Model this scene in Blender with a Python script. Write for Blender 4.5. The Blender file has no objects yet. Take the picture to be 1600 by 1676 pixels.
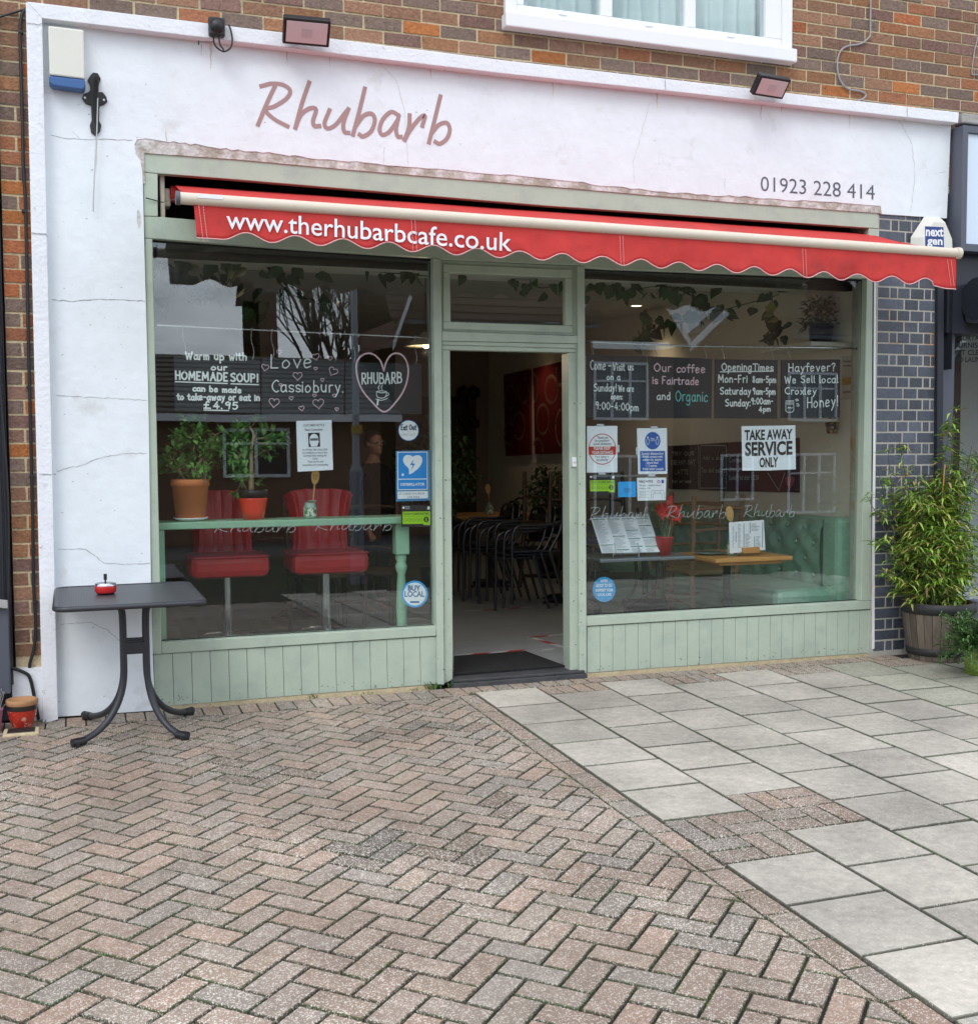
import bpy, bmesh, math, random
from math import sin, cos, pi, radians, sqrt
from mathutils import Vector, Matrix, noise

sc = bpy.context.scene
COL = sc.collection
RN = random.Random(11)
V = Vector

# ------------------------------------------------------------------ camera
FPX, PCX, PCY = 1928.994, 818.334, 857.194          # focal length and principal point in photo pixels (1600 wide)
YAW, PIT, ROL = 0.348350, -0.061488, -0.005239
CAM = V((-0.43916, -6.64045, 1.40453))
_f = V((sin(YAW) * cos(PIT), cos(YAW) * cos(PIT), sin(PIT)))
_r = V((cos(YAW), -sin(YAW), 0))
_u = _r.cross(_f)
CR = cos(ROL) * _r + sin(ROL) * _u
CU = -sin(ROL) * _r + cos(ROL) * _u
cd = bpy.data.cameras.new('camera')
cam = bpy.data.objects.new('camera', cd)
COL.objects.link(cam)
cd.sensor_fit = 'HORIZONTAL'
cd.sensor_width = 36
cd.lens = FPX / 1600 * 36
cd.shift_x = -(PCX - 800) / 1600
cd.shift_y = (PCY - 838) / 1600
cd.clip_end = 500
M = Matrix((CR, CU, -_f)).transposed().to_4x4()
M.translation = CAM
cam.matrix_world = M
sc.camera = cam

# ------------------------------------------------------------------ sky, sun, exposure
SUN_EL, SUN_AZ = radians(48), radians(215)          # azimuth clockwise from +Y: the sun stands behind the photographer, to the left
w = bpy.data.worlds.new("World")
sc.world = w
w.use_nodes = True
nt = w.node_tree
bg = nt.nodes['Background']
sky = nt.nodes.new('ShaderNodeTexSky')
sky.sky_type = 'NISHITA'
sky.sun_disc = False
sky.sun_elevation = SUN_EL
sky.sun_rotation = SUN_AZ
sky.dust_density = 2.0
tc = nt.nodes.new('ShaderNodeTexCoord')
mp = nt.nodes.new('ShaderNodeMapping')
mp.inputs['Scale'].default_value = (2.2, 2.2, 7.0)
ns = nt.nodes.new('ShaderNodeTexNoise')
ns.inputs['Scale'].default_value = 1.6
ns.inputs['Detail'].default_value = 7
ns.inputs['Roughness'].default_value = 0.55
cr = nt.nodes.new('ShaderNodeValToRGB')             # cloud colour: dull grey bellies to bright gaps
cr.color_ramp.elements[0].position = 0.40
cr.color_ramp.elements[0].color = (7.0, 7.9, 9.2, 1)
cr.color_ramp.elements[1].position = 0.62
cr.color_ramp.elements[1].color = (23, 24.4, 26.5, 1)
mx = nt.nodes.new('ShaderNodeMixRGB')
mx.inputs[0].default_value = 0.82                   # mostly overcast
nt.links.new(tc.outputs['Generated'], mp.inputs[0])
nt.links.new(mp.outputs[0], ns.inputs['Vector'])
nt.links.new(ns.outputs['Fac'], cr.inputs[0])
nt.links.new(sky.outputs[0], mx.inputs[1])
nt.links.new(cr.outputs[0], mx.inputs[2])
nt.links.new(mx.outputs[0], bg.inputs[0])
bg.inputs[1].default_value = 0.10
sd = bpy.data.lights.new('sun', 'SUN')
sd.energy = 0.9
sd.angle = radians(24)
sd.color = (1, .97, .93)
so = bpy.data.objects.new('sun', sd)
COL.objects.link(so)
sdir = V((sin(SUN_AZ) * cos(SUN_EL), cos(SUN_AZ) * cos(SUN_EL), sin(SUN_EL)))
so.rotation_euler = sdir.to_track_quat('Z', 'Y').to_euler()
so.location = (-8, -14, 12)
sc.view_settings.view_transform = 'Standard'
sc.view_settings.look = 'None'
sc.view_settings.gamma = 1
sc.view_settings.exposure = 0.3
sc.render.engine = 'CYCLES'
sc.cycles.max_bounces = 10
sc.cycles.transparent_max_bounces = 16
sc.cycles.diffuse_bounces = 5
sc.cycles.use_denoising = True

# ------------------------------------------------------------------ from a photo pixel to a point on a real plane
def ray(u, v):
    return _f + CR * ((u - PCX) / FPX) - CU * ((v - PCY) / FPX)
def at(u, v, Y=0.0):
    if callable(Y): return Y(u, v)
    q = ray(u, v); t = (Y - CAM.y) / q.y
    return CAM + q * t
def atz(u, v, Z):
    q = ray(u, v); t = (Z - CAM.z) / q.z
    return CAM + q * t
def atx(u, v, X):
    q = ray(u, v); t = (X - CAM.x) / q.x
    return CAM + q * t
GS = 0.029757
def gz(y):
    return GS * y if y < 0 else 0.0
def atg(u, v):
    q = ray(u, v); t = (-CAM.z + GS * CAM.y) / (q.z - GS * q.y)
    return CAM + q * t
def mpp(p):                                         # metres per photo pixel at a point
    return (p - CAM).dot(_f) / FPX

# ------------------------------------------------------------------ materials
MATS = {}
def mat(name, color=(.5, .5, .5), rough=.6, metal=0, var=0.0, vscale=6, bump=0.0, bscale=60, attr=False,
        spec=.5, emit=None, estr=1, col2=None, c2scale=3, c2lo=.5, c2hi=.65, stretch=None, coat=0, trans=0, sss=0):
    if name in MATS: return MATS[name]
    m = bpy.data.materials.new(name); m.use_nodes = True
    t = m.node_tree; N = t.nodes; L = t.links
    b = N['Principled BSDF']
    b.inputs['Roughness'].default_value = rough
    b.inputs['Metallic'].default_value = metal
    b.inputs['Specular IOR Level'].default_value = spec
    if coat: b.inputs['Coat Weight'].default_value = coat
    tco = N.new('ShaderNodeTexCoord'); vec = tco.outputs['Object']
    if stretch:
        mg = N.new('ShaderNodeMapping'); mg.inputs['Scale'].default_value = stretch
        L.new(vec, mg.inputs[0]); vec = mg.outputs[0]
    if attr:
        a = N.new('ShaderNodeAttribute'); a.attribute_name = 'Col'; base = a.outputs['Color']
    else:
        rgb = N.new('ShaderNodeRGB'); rgb.outputs[0].default_value = (*color, 1); base = rgb.outputs[0]
    if col2:
        n2 = N.new('ShaderNodeTexNoise'); n2.inputs['Scale'].default_value = c2scale; n2.inputs['Detail'].default_value = 6
        n2.inputs['Roughness'].default_value = .65
        L.new(vec, n2.inputs['Vector'])
        r2 = N.new('ShaderNodeMapRange'); r2.inputs['From Min'].default_value = c2lo; r2.inputs['From Max'].default_value = c2hi
        L.new(n2.outputs['Fac'], r2.inputs['Value'])
        m2 = N.new('ShaderNodeMixRGB'); m2.inputs[2].default_value = (*col2, 1)
        L.new(r2.outputs[0], m2.inputs[0]); L.new(base, m2.inputs[1]); base = m2.outputs[0]
    if var:
        n1 = N.new('ShaderNodeTexNoise'); n1.inputs['Scale'].default_value = vscale; n1.inputs['Detail'].default_value = 8
        n1.inputs['Roughness'].default_value = .7
        L.new(vec, n1.inputs['Vector'])
        r1 = N.new('ShaderNodeMapRange'); r1.inputs['From Min'].default_value = .25; r1.inputs['From Max'].default_value = .75
        r1.inputs['To Min'].default_value = 1 - var; r1.inputs['To Max'].default_value = 1 + var
        L.new(n1.outputs['Fac'], r1.inputs['Value'])
        mu = N.new('ShaderNodeVectorMath'); mu.operation = 'SCALE'
        L.new(base, mu.inputs[0]); L.new(r1.outputs[0], mu.inputs['Scale']); base = mu.outputs[0]
    L.new(base, b.inputs['Base Color'])
    if bump:
        nb = N.new('ShaderNodeTexNoise'); nb.inputs['Scale'].default_value = bscale; nb.inputs['Detail'].default_value = 6
        L.new(vec, nb.inputs['Vector'])
        bp = N.new('ShaderNodeBump'); bp.inputs['Strength'].default_value = bump; bp.inputs['Distance'].default_value = .01
        L.new(nb.outputs['Fac'], bp.inputs['Height']); L.new(bp.outputs[0], b.inputs['Normal'])
    if emit:
        b.inputs['Emission Color'].default_value = (*emit, 1); b.inputs['Emission Strength'].default_value = estr
    if trans:
        b.inputs['Transmission Weight'].default_value = trans
    if sss:
        b.inputs['Subsurface Weight'].default_value = sss
    MATS[name] = m
    return m

def glass_mat(name='window glass', ior=1.68, tint=(.93, .96, .95)):
    m = bpy.data.materials.new(name); m.use_nodes = True
    t = m.node_tree; t.nodes.clear(); N = t.nodes; L = t.links
    o = N.new('ShaderNodeOutputMaterial'); mix = N.new('ShaderNodeMixShader')
    fr = N.new('ShaderNodeFresnel')                  # same reflectance on both faces of the thin pane
    ge = N.new('ShaderNodeNewGeometry'); mr = N.new('ShaderNodeMapRange')
    mr.inputs['To Min'].default_value = ior; mr.inputs['To Max'].default_value = 1 / ior
    L.new(ge.outputs['Backfacing'], mr.inputs['Value']); L.new(mr.outputs[0], fr.inputs[0])
    tr = N.new('ShaderNodeBsdfTransparent'); tr.inputs[0].default_value = (*tint, 1)
    gl = N.new('ShaderNodeBsdfGlossy'); gl.inputs['Roughness'].default_value = 0.0
    gl.inputs[0].default_value = (.95, .98, 1, 1)
    nb = N.new('ShaderNodeTexNoise'); nb.inputs['Scale'].default_value = 1.1; nb.inputs['Detail'].default_value = 1
    tcn = N.new('ShaderNodeTexCoord'); L.new(tcn.outputs['Object'], nb.inputs['Vector'])
    bp = N.new('ShaderNodeBump'); bp.inputs['Strength'].default_value = .035; bp.inputs['Distance'].default_value = .02
    L.new(nb.outputs['Fac'], bp.inputs['Height']); L.new(bp.outputs[0], gl.inputs['Normal'])
    L.new(fr.outputs[0], mix.inputs[0]); L.new(tr.outputs[0], mix.inputs[1]); L.new(gl.outputs[0], mix.inputs[2])
    L.new(mix.outputs[0], o.inputs[0])
    return m
GLASS = glass_mat()

def paver_mat(name, light, thr):
    """concrete paver: per-block colour, pale aggregate chips, dirt patches, green bloom"""
    m = bpy.data.materials.new(name); m.use_nodes = True
    t = m.node_tree; N = t.nodes; L = t.links; b = N['Principled BSDF']
    b.inputs['Roughness'].default_value = .85; b.inputs['Specular IOR Level'].default_value = .3
    tco = N.new('ShaderNodeTexCoord'); vec = tco.outputs['Object']
    a = N.new('ShaderNodeAttribute'); a.attribute_name = 'Col'
    vo = N.new('ShaderNodeTexVoronoi'); vo.inputs['Scale'].default_value = 270; L.new(vec, vo.inputs['Vector'])
    sep = N.new('ShaderNodeSeparateColor'); L.new(vo.outputs['Color'], sep.inputs[0])
    gt = N.new('ShaderNodeMapRange'); gt.inputs['From Min'].default_value = thr; gt.inputs['From Max'].default_value = thr + .06
    L.new(sep.outputs[0], gt.inputs['Value'])
    nz = N.new('ShaderNodeTexNoise'); nz.inputs['Scale'].default_value = .9; nz.inputs['Detail'].default_value = 4; L.new(vec, nz.inputs['Vector'])
    rz = N.new('ShaderNodeMapRange'); rz.inputs['From Min'].default_value = .38; rz.inputs['From Max'].default_value = .58
    rz.inputs['To Min'].default_value = .5; rz.inputs['To Max'].default_value = .95
    L.new(nz.outputs['Fac'], rz.inputs['Value'])
    mu = N.new('ShaderNodeMath'); mu.operation = 'MULTIPLY'; L.new(gt.outputs[0], mu.inputs[0]); L.new(rz.outputs[0], mu.inputs[1])
    mix = N.new('ShaderNodeMixRGB'); mix.inputs[2].default_value = (*light, 1)
    L.new(mu.outputs[0], mix.inputs[0]); L.new(a.outputs['Color'], mix.inputs[1])
    n1 = N.new('ShaderNodeTexNoise'); n1.inputs['Scale'].default_value = 26; n1.inputs['Detail'].default_value = 8; n1.inputs['Roughness'].default_value = .75
    L.new(vec, n1.inputs['Vector'])
    r1 = N.new('ShaderNodeMapRange'); r1.inputs['From Min'].default_value = .25; r1.inputs['From Max'].default_value = .75
    r1.inputs['To Min'].default_value = .72; r1.inputs['To Max'].default_value = 1.28
    L.new(n1.outputs['Fac'], r1.inputs['Value'])
    n2 = N.new('ShaderNodeTexNoise'); n2.inputs['Scale'].default_value = 1.6; n2.inputs['Detail'].default_value = 6; n2.inputs['Roughness'].default_value = .6
    L.new(vec, n2.inputs['Vector'])
    r2 = N.new('ShaderNodeMapRange'); r2.inputs['From Min'].default_value = .3; r2.inputs['From Max'].default_value = .7
    r2.inputs['To Min'].default_value = .74; r2.inputs['To Max'].default_value = 1.20
    L.new(n2.outputs['Fac'], r2.inputs['Value'])
    m3 = N.new('ShaderNodeMath'); m3.operation = 'MULTIPLY'; L.new(r1.outputs[0], m3.inputs[0]); L.new(r2.outputs[0], m3.inputs[1])
    sca = N.new('ShaderNodeVectorMath'); sca.operation = 'SCALE'; L.new(mix.outputs[0], sca.inputs[0]); L.new(m3.outputs[0], sca.inputs['Scale'])
    L.new(sca.outputs[0], b.inputs['Base Color'])
    nb = N.new('ShaderNodeTexNoise'); nb.inputs['Scale'].default_value = 220; nb.inputs['Detail'].default_value = 3; L.new(vec, nb.inputs['Vector'])
    bp = N.new('ShaderNodeBump'); bp.inputs['Strength'].default_value = .35; bp.inputs['Distance'].default_value = .004
    L.new(nb.outputs['Fac'], bp.inputs['Height']); L.new(bp.outputs[0], b.inputs['Normal'])
    return m

WHITE = mat('white masonry paint', (.775, .825, .86), .75, var=.06, vscale=3.5, bump=.5, bscale=16, col2=(.63, .63, .62), c2scale=4.5, c2lo=.60, c2hi=.78)
WHITE2 = mat('white painted border', (.78, .80, .84), .7, var=.06, vscale=9, bump=.4, bscale=50, col2=(.42, .42, .42), c2scale=17, c2lo=.64, c2hi=.74)
MORTARP = mat('exposed render', (.40, .36, .30), .95, var=.3, vscale=12, bump=.8, bscale=50, col2=(.66, .64, .62), c2scale=7, c2lo=.44, c2hi=.58)
GREEN = mat('sage green paint', (.42, .495, .40), .45, var=.06, vscale=5, bump=.12, bscale=90, col2=(.33, .40, .34), c2scale=6, c2lo=.5, c2hi=.8)
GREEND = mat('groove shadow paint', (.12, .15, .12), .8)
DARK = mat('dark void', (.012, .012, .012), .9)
SEAL = mat('black gasket', (.01, .01, .01), .6)
BRICKM = mat('facing brick', attr=True, rough=.9, var=.38, vscale=38, bump=.9, bscale=70, col2=(.05, .035, .03), c2scale=30, c2lo=.62, c2hi=.72, spec=.2)
MORTAR = mat('lime mortar', (.60, .49, .31), .95, var=.2, vscale=25, bump=.8, bscale=120)
BLUEB = mat('blue engineering brick', attr=True, rough=.42, var=.35, vscale=30, bump=.35, bscale=90)
MORTARW = mat('pale mortar', (.44, .42, .37), .95, var=.15, vscale=20, bump=.5, col2=(.45, .24, .10), c2scale=2.6, c2lo=.56, c2hi=.66)
UPVC = mat('white window plastic', (.82, .83, .86), .3, var=.02)
BLACK = mat('black plastic', (.015, .015, .017), .45, bump=.1)
BLACKM = mat('black iron', (.018, .018, .018), .55, bump=.3, bscale=40)
STEEL = mat('steel', (.45, .45, .45), .35, metal=1)
RED = mat('red awning canvas', (.55, .050, .046), .78, var=.16, vscale=4, bump=.7, bscale=8, spec=.2, col2=(.36, .05, .045), c2scale=3.2, c2lo=.52, c2hi=.75)
REDTRIM = mat('pale pink trim', (.75, .42, .42), .7)
CREAM = mat('cream powder coat', (.66, .58, .47), .4, var=.03)
PAPER = mat('white paper', (.84, .87, .93), .7, bump=.25, bscale=7)
CHALKB = mat('chalkboard', (.016, .018, .023), .55, var=.3, vscale=3)
CHALK = mat('white chalk pen', (.92, .95, .96), .8)
PINK = mat('pink chalk pen', (.85, .60, .68), .8)
TEAL = mat('teal chalk pen', (.20, .60, .55), .8)
INK = mat('black ink', (.015, .015, .018), .6)
INKG = mat('grey ink', (.14, .15, .17), .7)
BLUE = mat('sign blue', (.01, .23, .62), .4)
LBLUE = mat('sky blue vinyl', (.04, .36, .80), .4)
NBLUE = mat('notice blue', (.015, .11, .45), .5)
LIME = mat('lime green vinyl', (.36, .66, .02), .4)
RINK = mat('red ink', (.55, .03, .02), .5)
ROSE = mat('dusky rose paint', (.39, .235, .225), .6)
SLATE = mat('slate grey paint', (.10, .105, .13), .6)
VWHITE = mat('white print', (.82, .83, .86), .6)
WOOD = mat('oak', (.56, .27, .075), .45, var=.22, vscale=3, stretch=(2, 14, 14), bump=.15)
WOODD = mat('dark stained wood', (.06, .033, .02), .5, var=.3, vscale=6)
RUSTIC = mat('rustic wood', (.30, .18, .10), .7, var=.35, vscale=9, bump=.4)
SPOON = mat('beech', (.60, .36, .13), .5, var=.1)
LEATHR = mat('red leather', (.52, .028, .035), .30, bump=.35, bscale=14, var=.1)
LEATHG = mat('green leather', (.25, .43, .33), .33, bump=.15, bscale=30, var=.15)
CHROME = mat('brushed chrome', (.55, .56, .58), .25, metal=1)
COUNTER = mat('mint green gloss', (.30, .52, .36), .35, var=.08, bump=.1)
TERRA = mat('terracotta', (.62, .20, .07), .75, var=.12, vscale=8, bump=.2)
REDGL = mat('red glazed ceramic', (.72, .05, .02), .18, coat=.4)
SOIL = mat('soil', (.035, .025, .018), 1, bump=1, bscale=80)
LEAF = mat('leaf', attr=True, rough=.45, var=.2, vscale=20)
BARK = mat('pale stem', (.32, .24, .14), .85, var=.3, vscale=30, bump=.5)
BARKD = mat('dark bark', (.045, .036, .03), .9, var=.3, vscale=20, bump=.5)
CONC = mat('concrete', (.36, .35, .33), .9, var=.25, vscale=12, bump=.5)
GUN = mat('gunmetal paint', (.045, .047, .055), .42, bump=.08, metal=.3)
CREAMW = mat('cream wall paint', (.76, .72, .64), .8, var=.04)
CEIL = mat('off white ceiling', (.55, .53, .48), .85, var=.04)
TAUPE = mat('taupe wall paint', (.28, .23, .17), .85, var=.06)

# ------------------------------------------------------------------ mesh builder
WLOC = {}
class MB:
    def __init__(s):
        s.v = []; s.f = []; s.c = []; s.m = []; s.sm = []
    def add(s, vs, fs, col=(.5, .5, .5), mi=0, smooth=False):
        o = len(s.v); s.v += [tuple(p) for p in vs]
        for f in fs:
            s.f.append([i + o for i in f]); s.c.append(col); s.m.append(mi); s.sm.append(smooth)
        return s
    def box(s, x0, x1, y0, y1, z0, z1, col=(.5, .5, .5), mi=0, mtx=None, b=0):
        if b <= 0:
            vs = [(x, y, z) for x in (x0, x1) for y in (y0, y1) for z in (z0, z1)]
            fs = [(0, 1, 3, 2), (4, 6, 7, 5), (0, 4, 5, 1), (2, 3, 7, 6), (0, 2, 6, 4), (1, 5, 7, 3)]
        else:                                        # chamfered box
            b = min(b, (x1 - x0) * .45, (y1 - y0) * .45, (z1 - z0) * .45)
            bm = bmesh.new()
            bmesh.ops.create_cube(bm, size=1)
            for q in bm.verts:
                q.co = V((x0 + (q.co.x + .5) * (x1 - x0), y0 + (q.co.y + .5) * (y1 - y0), z0 + (q.co.z + .5) * (z1 - z0)))
            bmesh.ops.bevel(bm, geom=list(bm.edges), offset=b, segments=2 if b > .004 else 1, affect='EDGES', profile=.5)
            bm.verts.index_update()
            vs = [q.co.copy() for q in bm.verts]; fs = [[q.index for q in f.verts] for f in bm.faces]
            bm.free()
        if mtx is not None: vs = [mtx @ V(p) for p in vs]
        return s.add(vs, fs, col, mi)
    def prism(s, pts, d, col=(.5, .5, .5), mi=0):    # planar polygon of points, extruded by vector d
        n = len(pts); d = V(d)
        a = [V(p) for p in pts]; vs = a + [p + d for p in a]
        fs = [list(range(n)), list(range(2 * n - 1, n - 1, -1))]
        fs += [[i, n + i, n + (i + 1) % n, (i + 1) % n] for i in range(n)]
        return s.add(vs, fs, col, mi)
    def px(s, uv, Y, t=.03, col=(.5, .5, .5), mi=0): # polygon given in photo pixels, unprojected on the plane Y, t metres thick
        return s.prism([at(u, v, Y) for u, v in uv], (0, t, 0), col, mi)
    def tube(s, pts, r, n=8, col=(.5, .5, .5), mi=0, cap=True):
        pts = [V(p) for p in pts]; rs = r if isinstance(r, (list, tuple)) else [r] * len(pts)
        vs = []; prev = None
        for i, p in enumerate(pts):
            t = (pts[min(i + 1, len(pts) - 1)] - pts[max(i - 1, 0)])
            t = t.normalized() if t.length > 1e-9 else V((0, 0, 1))
            if prev is None:
                a = V((0, 0, 1)) if abs(t.z) < .9 else V((1, 0, 0))
                nx = t.cross(a).normalized()
            else:
                nx = (prev - t * prev.dot(t))
                nx = nx.normalized() if nx.length > 1e-6 else t.orthogonal().normalized()
            prev = nx; ny = t.cross(nx)
            for k in range(n):
                an = 2 * pi * k / n
                vs.append(p + (nx * cos(an) + ny * sin(an)) * rs[i])
        fs = []
        for i in range(len(pts) - 1):
            for k in range(n):
                fs.append([i * n + k, i * n + (k + 1) % n, (i + 1) * n + (k + 1) % n, (i + 1) * n + k])
        s.add(vs, fs, col, mi, True)
        if cap:
            o = len(vs) - n
            s.add(vs[:n], [list(range(n - 1, -1, -1))], col, mi); s.add(vs[o:], [list(range(n))], col, mi)
        return s
    def lathe(s, c, prof, n=28, col=(.5, .5, .5), mi=0, sx=1, sy=1):  # prof: (radius, z)
        c = V(c); vs = []; fs = []
        for r, z in prof:
            for k in range(n):
                a = 2 * pi * k / n
                vs.append((c.x + r * cos(a) * sx, c.y + r * sin(a) * sy, c.z + z))
        for i in range(len(prof) - 1):
            for k in range(n):
                fs.append([i * n + k, i * n + (k + 1) % n, (i + 1) * n + (k + 1) % n, (i + 1) * n + k])
        return s.add(vs, fs, col, mi, True)
    def ribbon(s, pts, w, Y=None, nrm=(0, -1, 0), col=(.5, .5, .5), mi=0):
        pts = [V(p) for p in pts]; nrm = V(nrm); L = []; R_ = []
        k = [pts[0]]
        for p in pts[1:]:
            if (p - k[-1]).length > 1e-6: k.append(p)
        if len(k) < 2: k.append(k[0] + V((w, 0, 0)))
        for i, p in enumerate(k):
            t = (k[min(i + 1, len(k) - 1)] - k[max(i - 1, 0)]).normalized()
            e = 0
            q = p - t * w * .4 if i == 0 else (p + t * w * .4 if i == len(k) - 1 else p)
            n_ = t.cross(nrm)
            n_ = n_.normalized() if n_.length > 1e-6 else V((1, 0, 0))
            L.append(q + n_ * w / 2); R_.append(q - n_ * w / 2)
        n = len(k)
        s.add(L + R_, [[i, i + 1, n + i + 1, n + i] for i in range(n - 1)], col, mi)
        return s
    def leaf(s, p, d, up, L, W, col, mi=0, fold=.25, tip=.35):
        d = V(d).normalized(); sd_ = d.cross(V(up))
        sd_ = sd_.normalized() if sd_.length > 1e-5 else d.orthogonal().normalized()
        n_ = sd_.cross(d).normalized(); p = V(p)
        a = p; m1 = p + d * L * .45 - n_ * L * .06; e = p + d * L - n_ * L * tip * .5
        l = p + d * L * .42 + sd_ * W / 2 + n_ * W * fold; r = p + d * L * .42 - sd_ * W / 2 + n_ * W * fold
        s.add([a, l, e, m1, r], [(0, 3, 1), (1, 3, 2), (0, 4, 3), (3, 4, 2)], col, mi, True)
        return s
    def build(s, name, mats, parent=None, label=None, bevel=0, shade=None):
        me = bpy.data.meshes.new(name)
        off = WLOC.get(parent.name, V((0, 0, 0))) if parent else V((0, 0, 0))
        me.from_pydata([V(p) - off for p in s.v], [], s.f)
        if not isinstance(mats, (list, tuple)): mats = [mats]
        for m in mats: me.materials.append(m)
        for p, mi, sm in zip(me.polygons, s.m, s.sm):
            p.material_index = mi; p.use_smooth = sm
        ca = me.color_attributes.new('Col', 'FLOAT_COLOR', 'CORNER')
        buf = []
        for p, c in zip(me.polygons, s.c):
            buf += [c[0], c[1], c[2], 1.0] * p.loop_total
        ca.data.foreach_set('color', buf)
        me.update()
        o = bpy.data.objects.new(name, me); COL.objects.link(o)
        if parent: o.parent = parent; WLOC[o.name] = off
        if label: o['label'] = label
        if bevel:
            bv = o.modifiers.new('Bevel', 'BEVEL'); bv.width = bevel; bv.segments = 2; bv.limit_method = 'ANGLE'
        return o

def tag(o, label, cat, group=None, kind=None):
    if label: o['label'] = label
    if cat: o['category'] = cat
    if group: o['group'] = group
    if kind: o['kind'] = kind
    return o
def thing(name, label, cat, loc, group=None):
    o = bpy.data.objects.new(name, None); COL.objects.link(o)
    o.empty_display_size = .1
    o.location = V(loc); WLOC[o.name] = V(loc)
    return tag(o, label, cat, group)
def dup(root, loc, rz=0, label=None):
    c = root.copy(); COL.objects.link(c)
    c.location = V(loc); c.rotation_euler = (0, 0, rz)
    if label: c['label'] = label
    def rec(a, b):
        for ch in a.children:
            d = ch.copy(); COL.objects.link(d); d.parent = b; rec(ch, d)
    rec(root, c)
    return c

def spline(pts, n=6):                                # Catmull-Rom through 2-D or 3-D points
    if len(pts) < 3: return list(pts)
    P = [V(p) for p in pts]; P = [P[0] * 2 - P[1]] + P + [P[-1] * 2 - P[-2]]
    out = []
    for i in range(1, len(P) - 2):
        a, b, c, d = P[i - 1:i + 3]
        for k in range(n):
            t = k / n
            out.append(.5 * ((2 * b) + (c - a) * t + (2 * a - 5 * b + 4 * c - d) * t * t + (3 * b - a - 3 * c + d) * t ** 3))
    out.append(P[-2])
    return out

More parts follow.
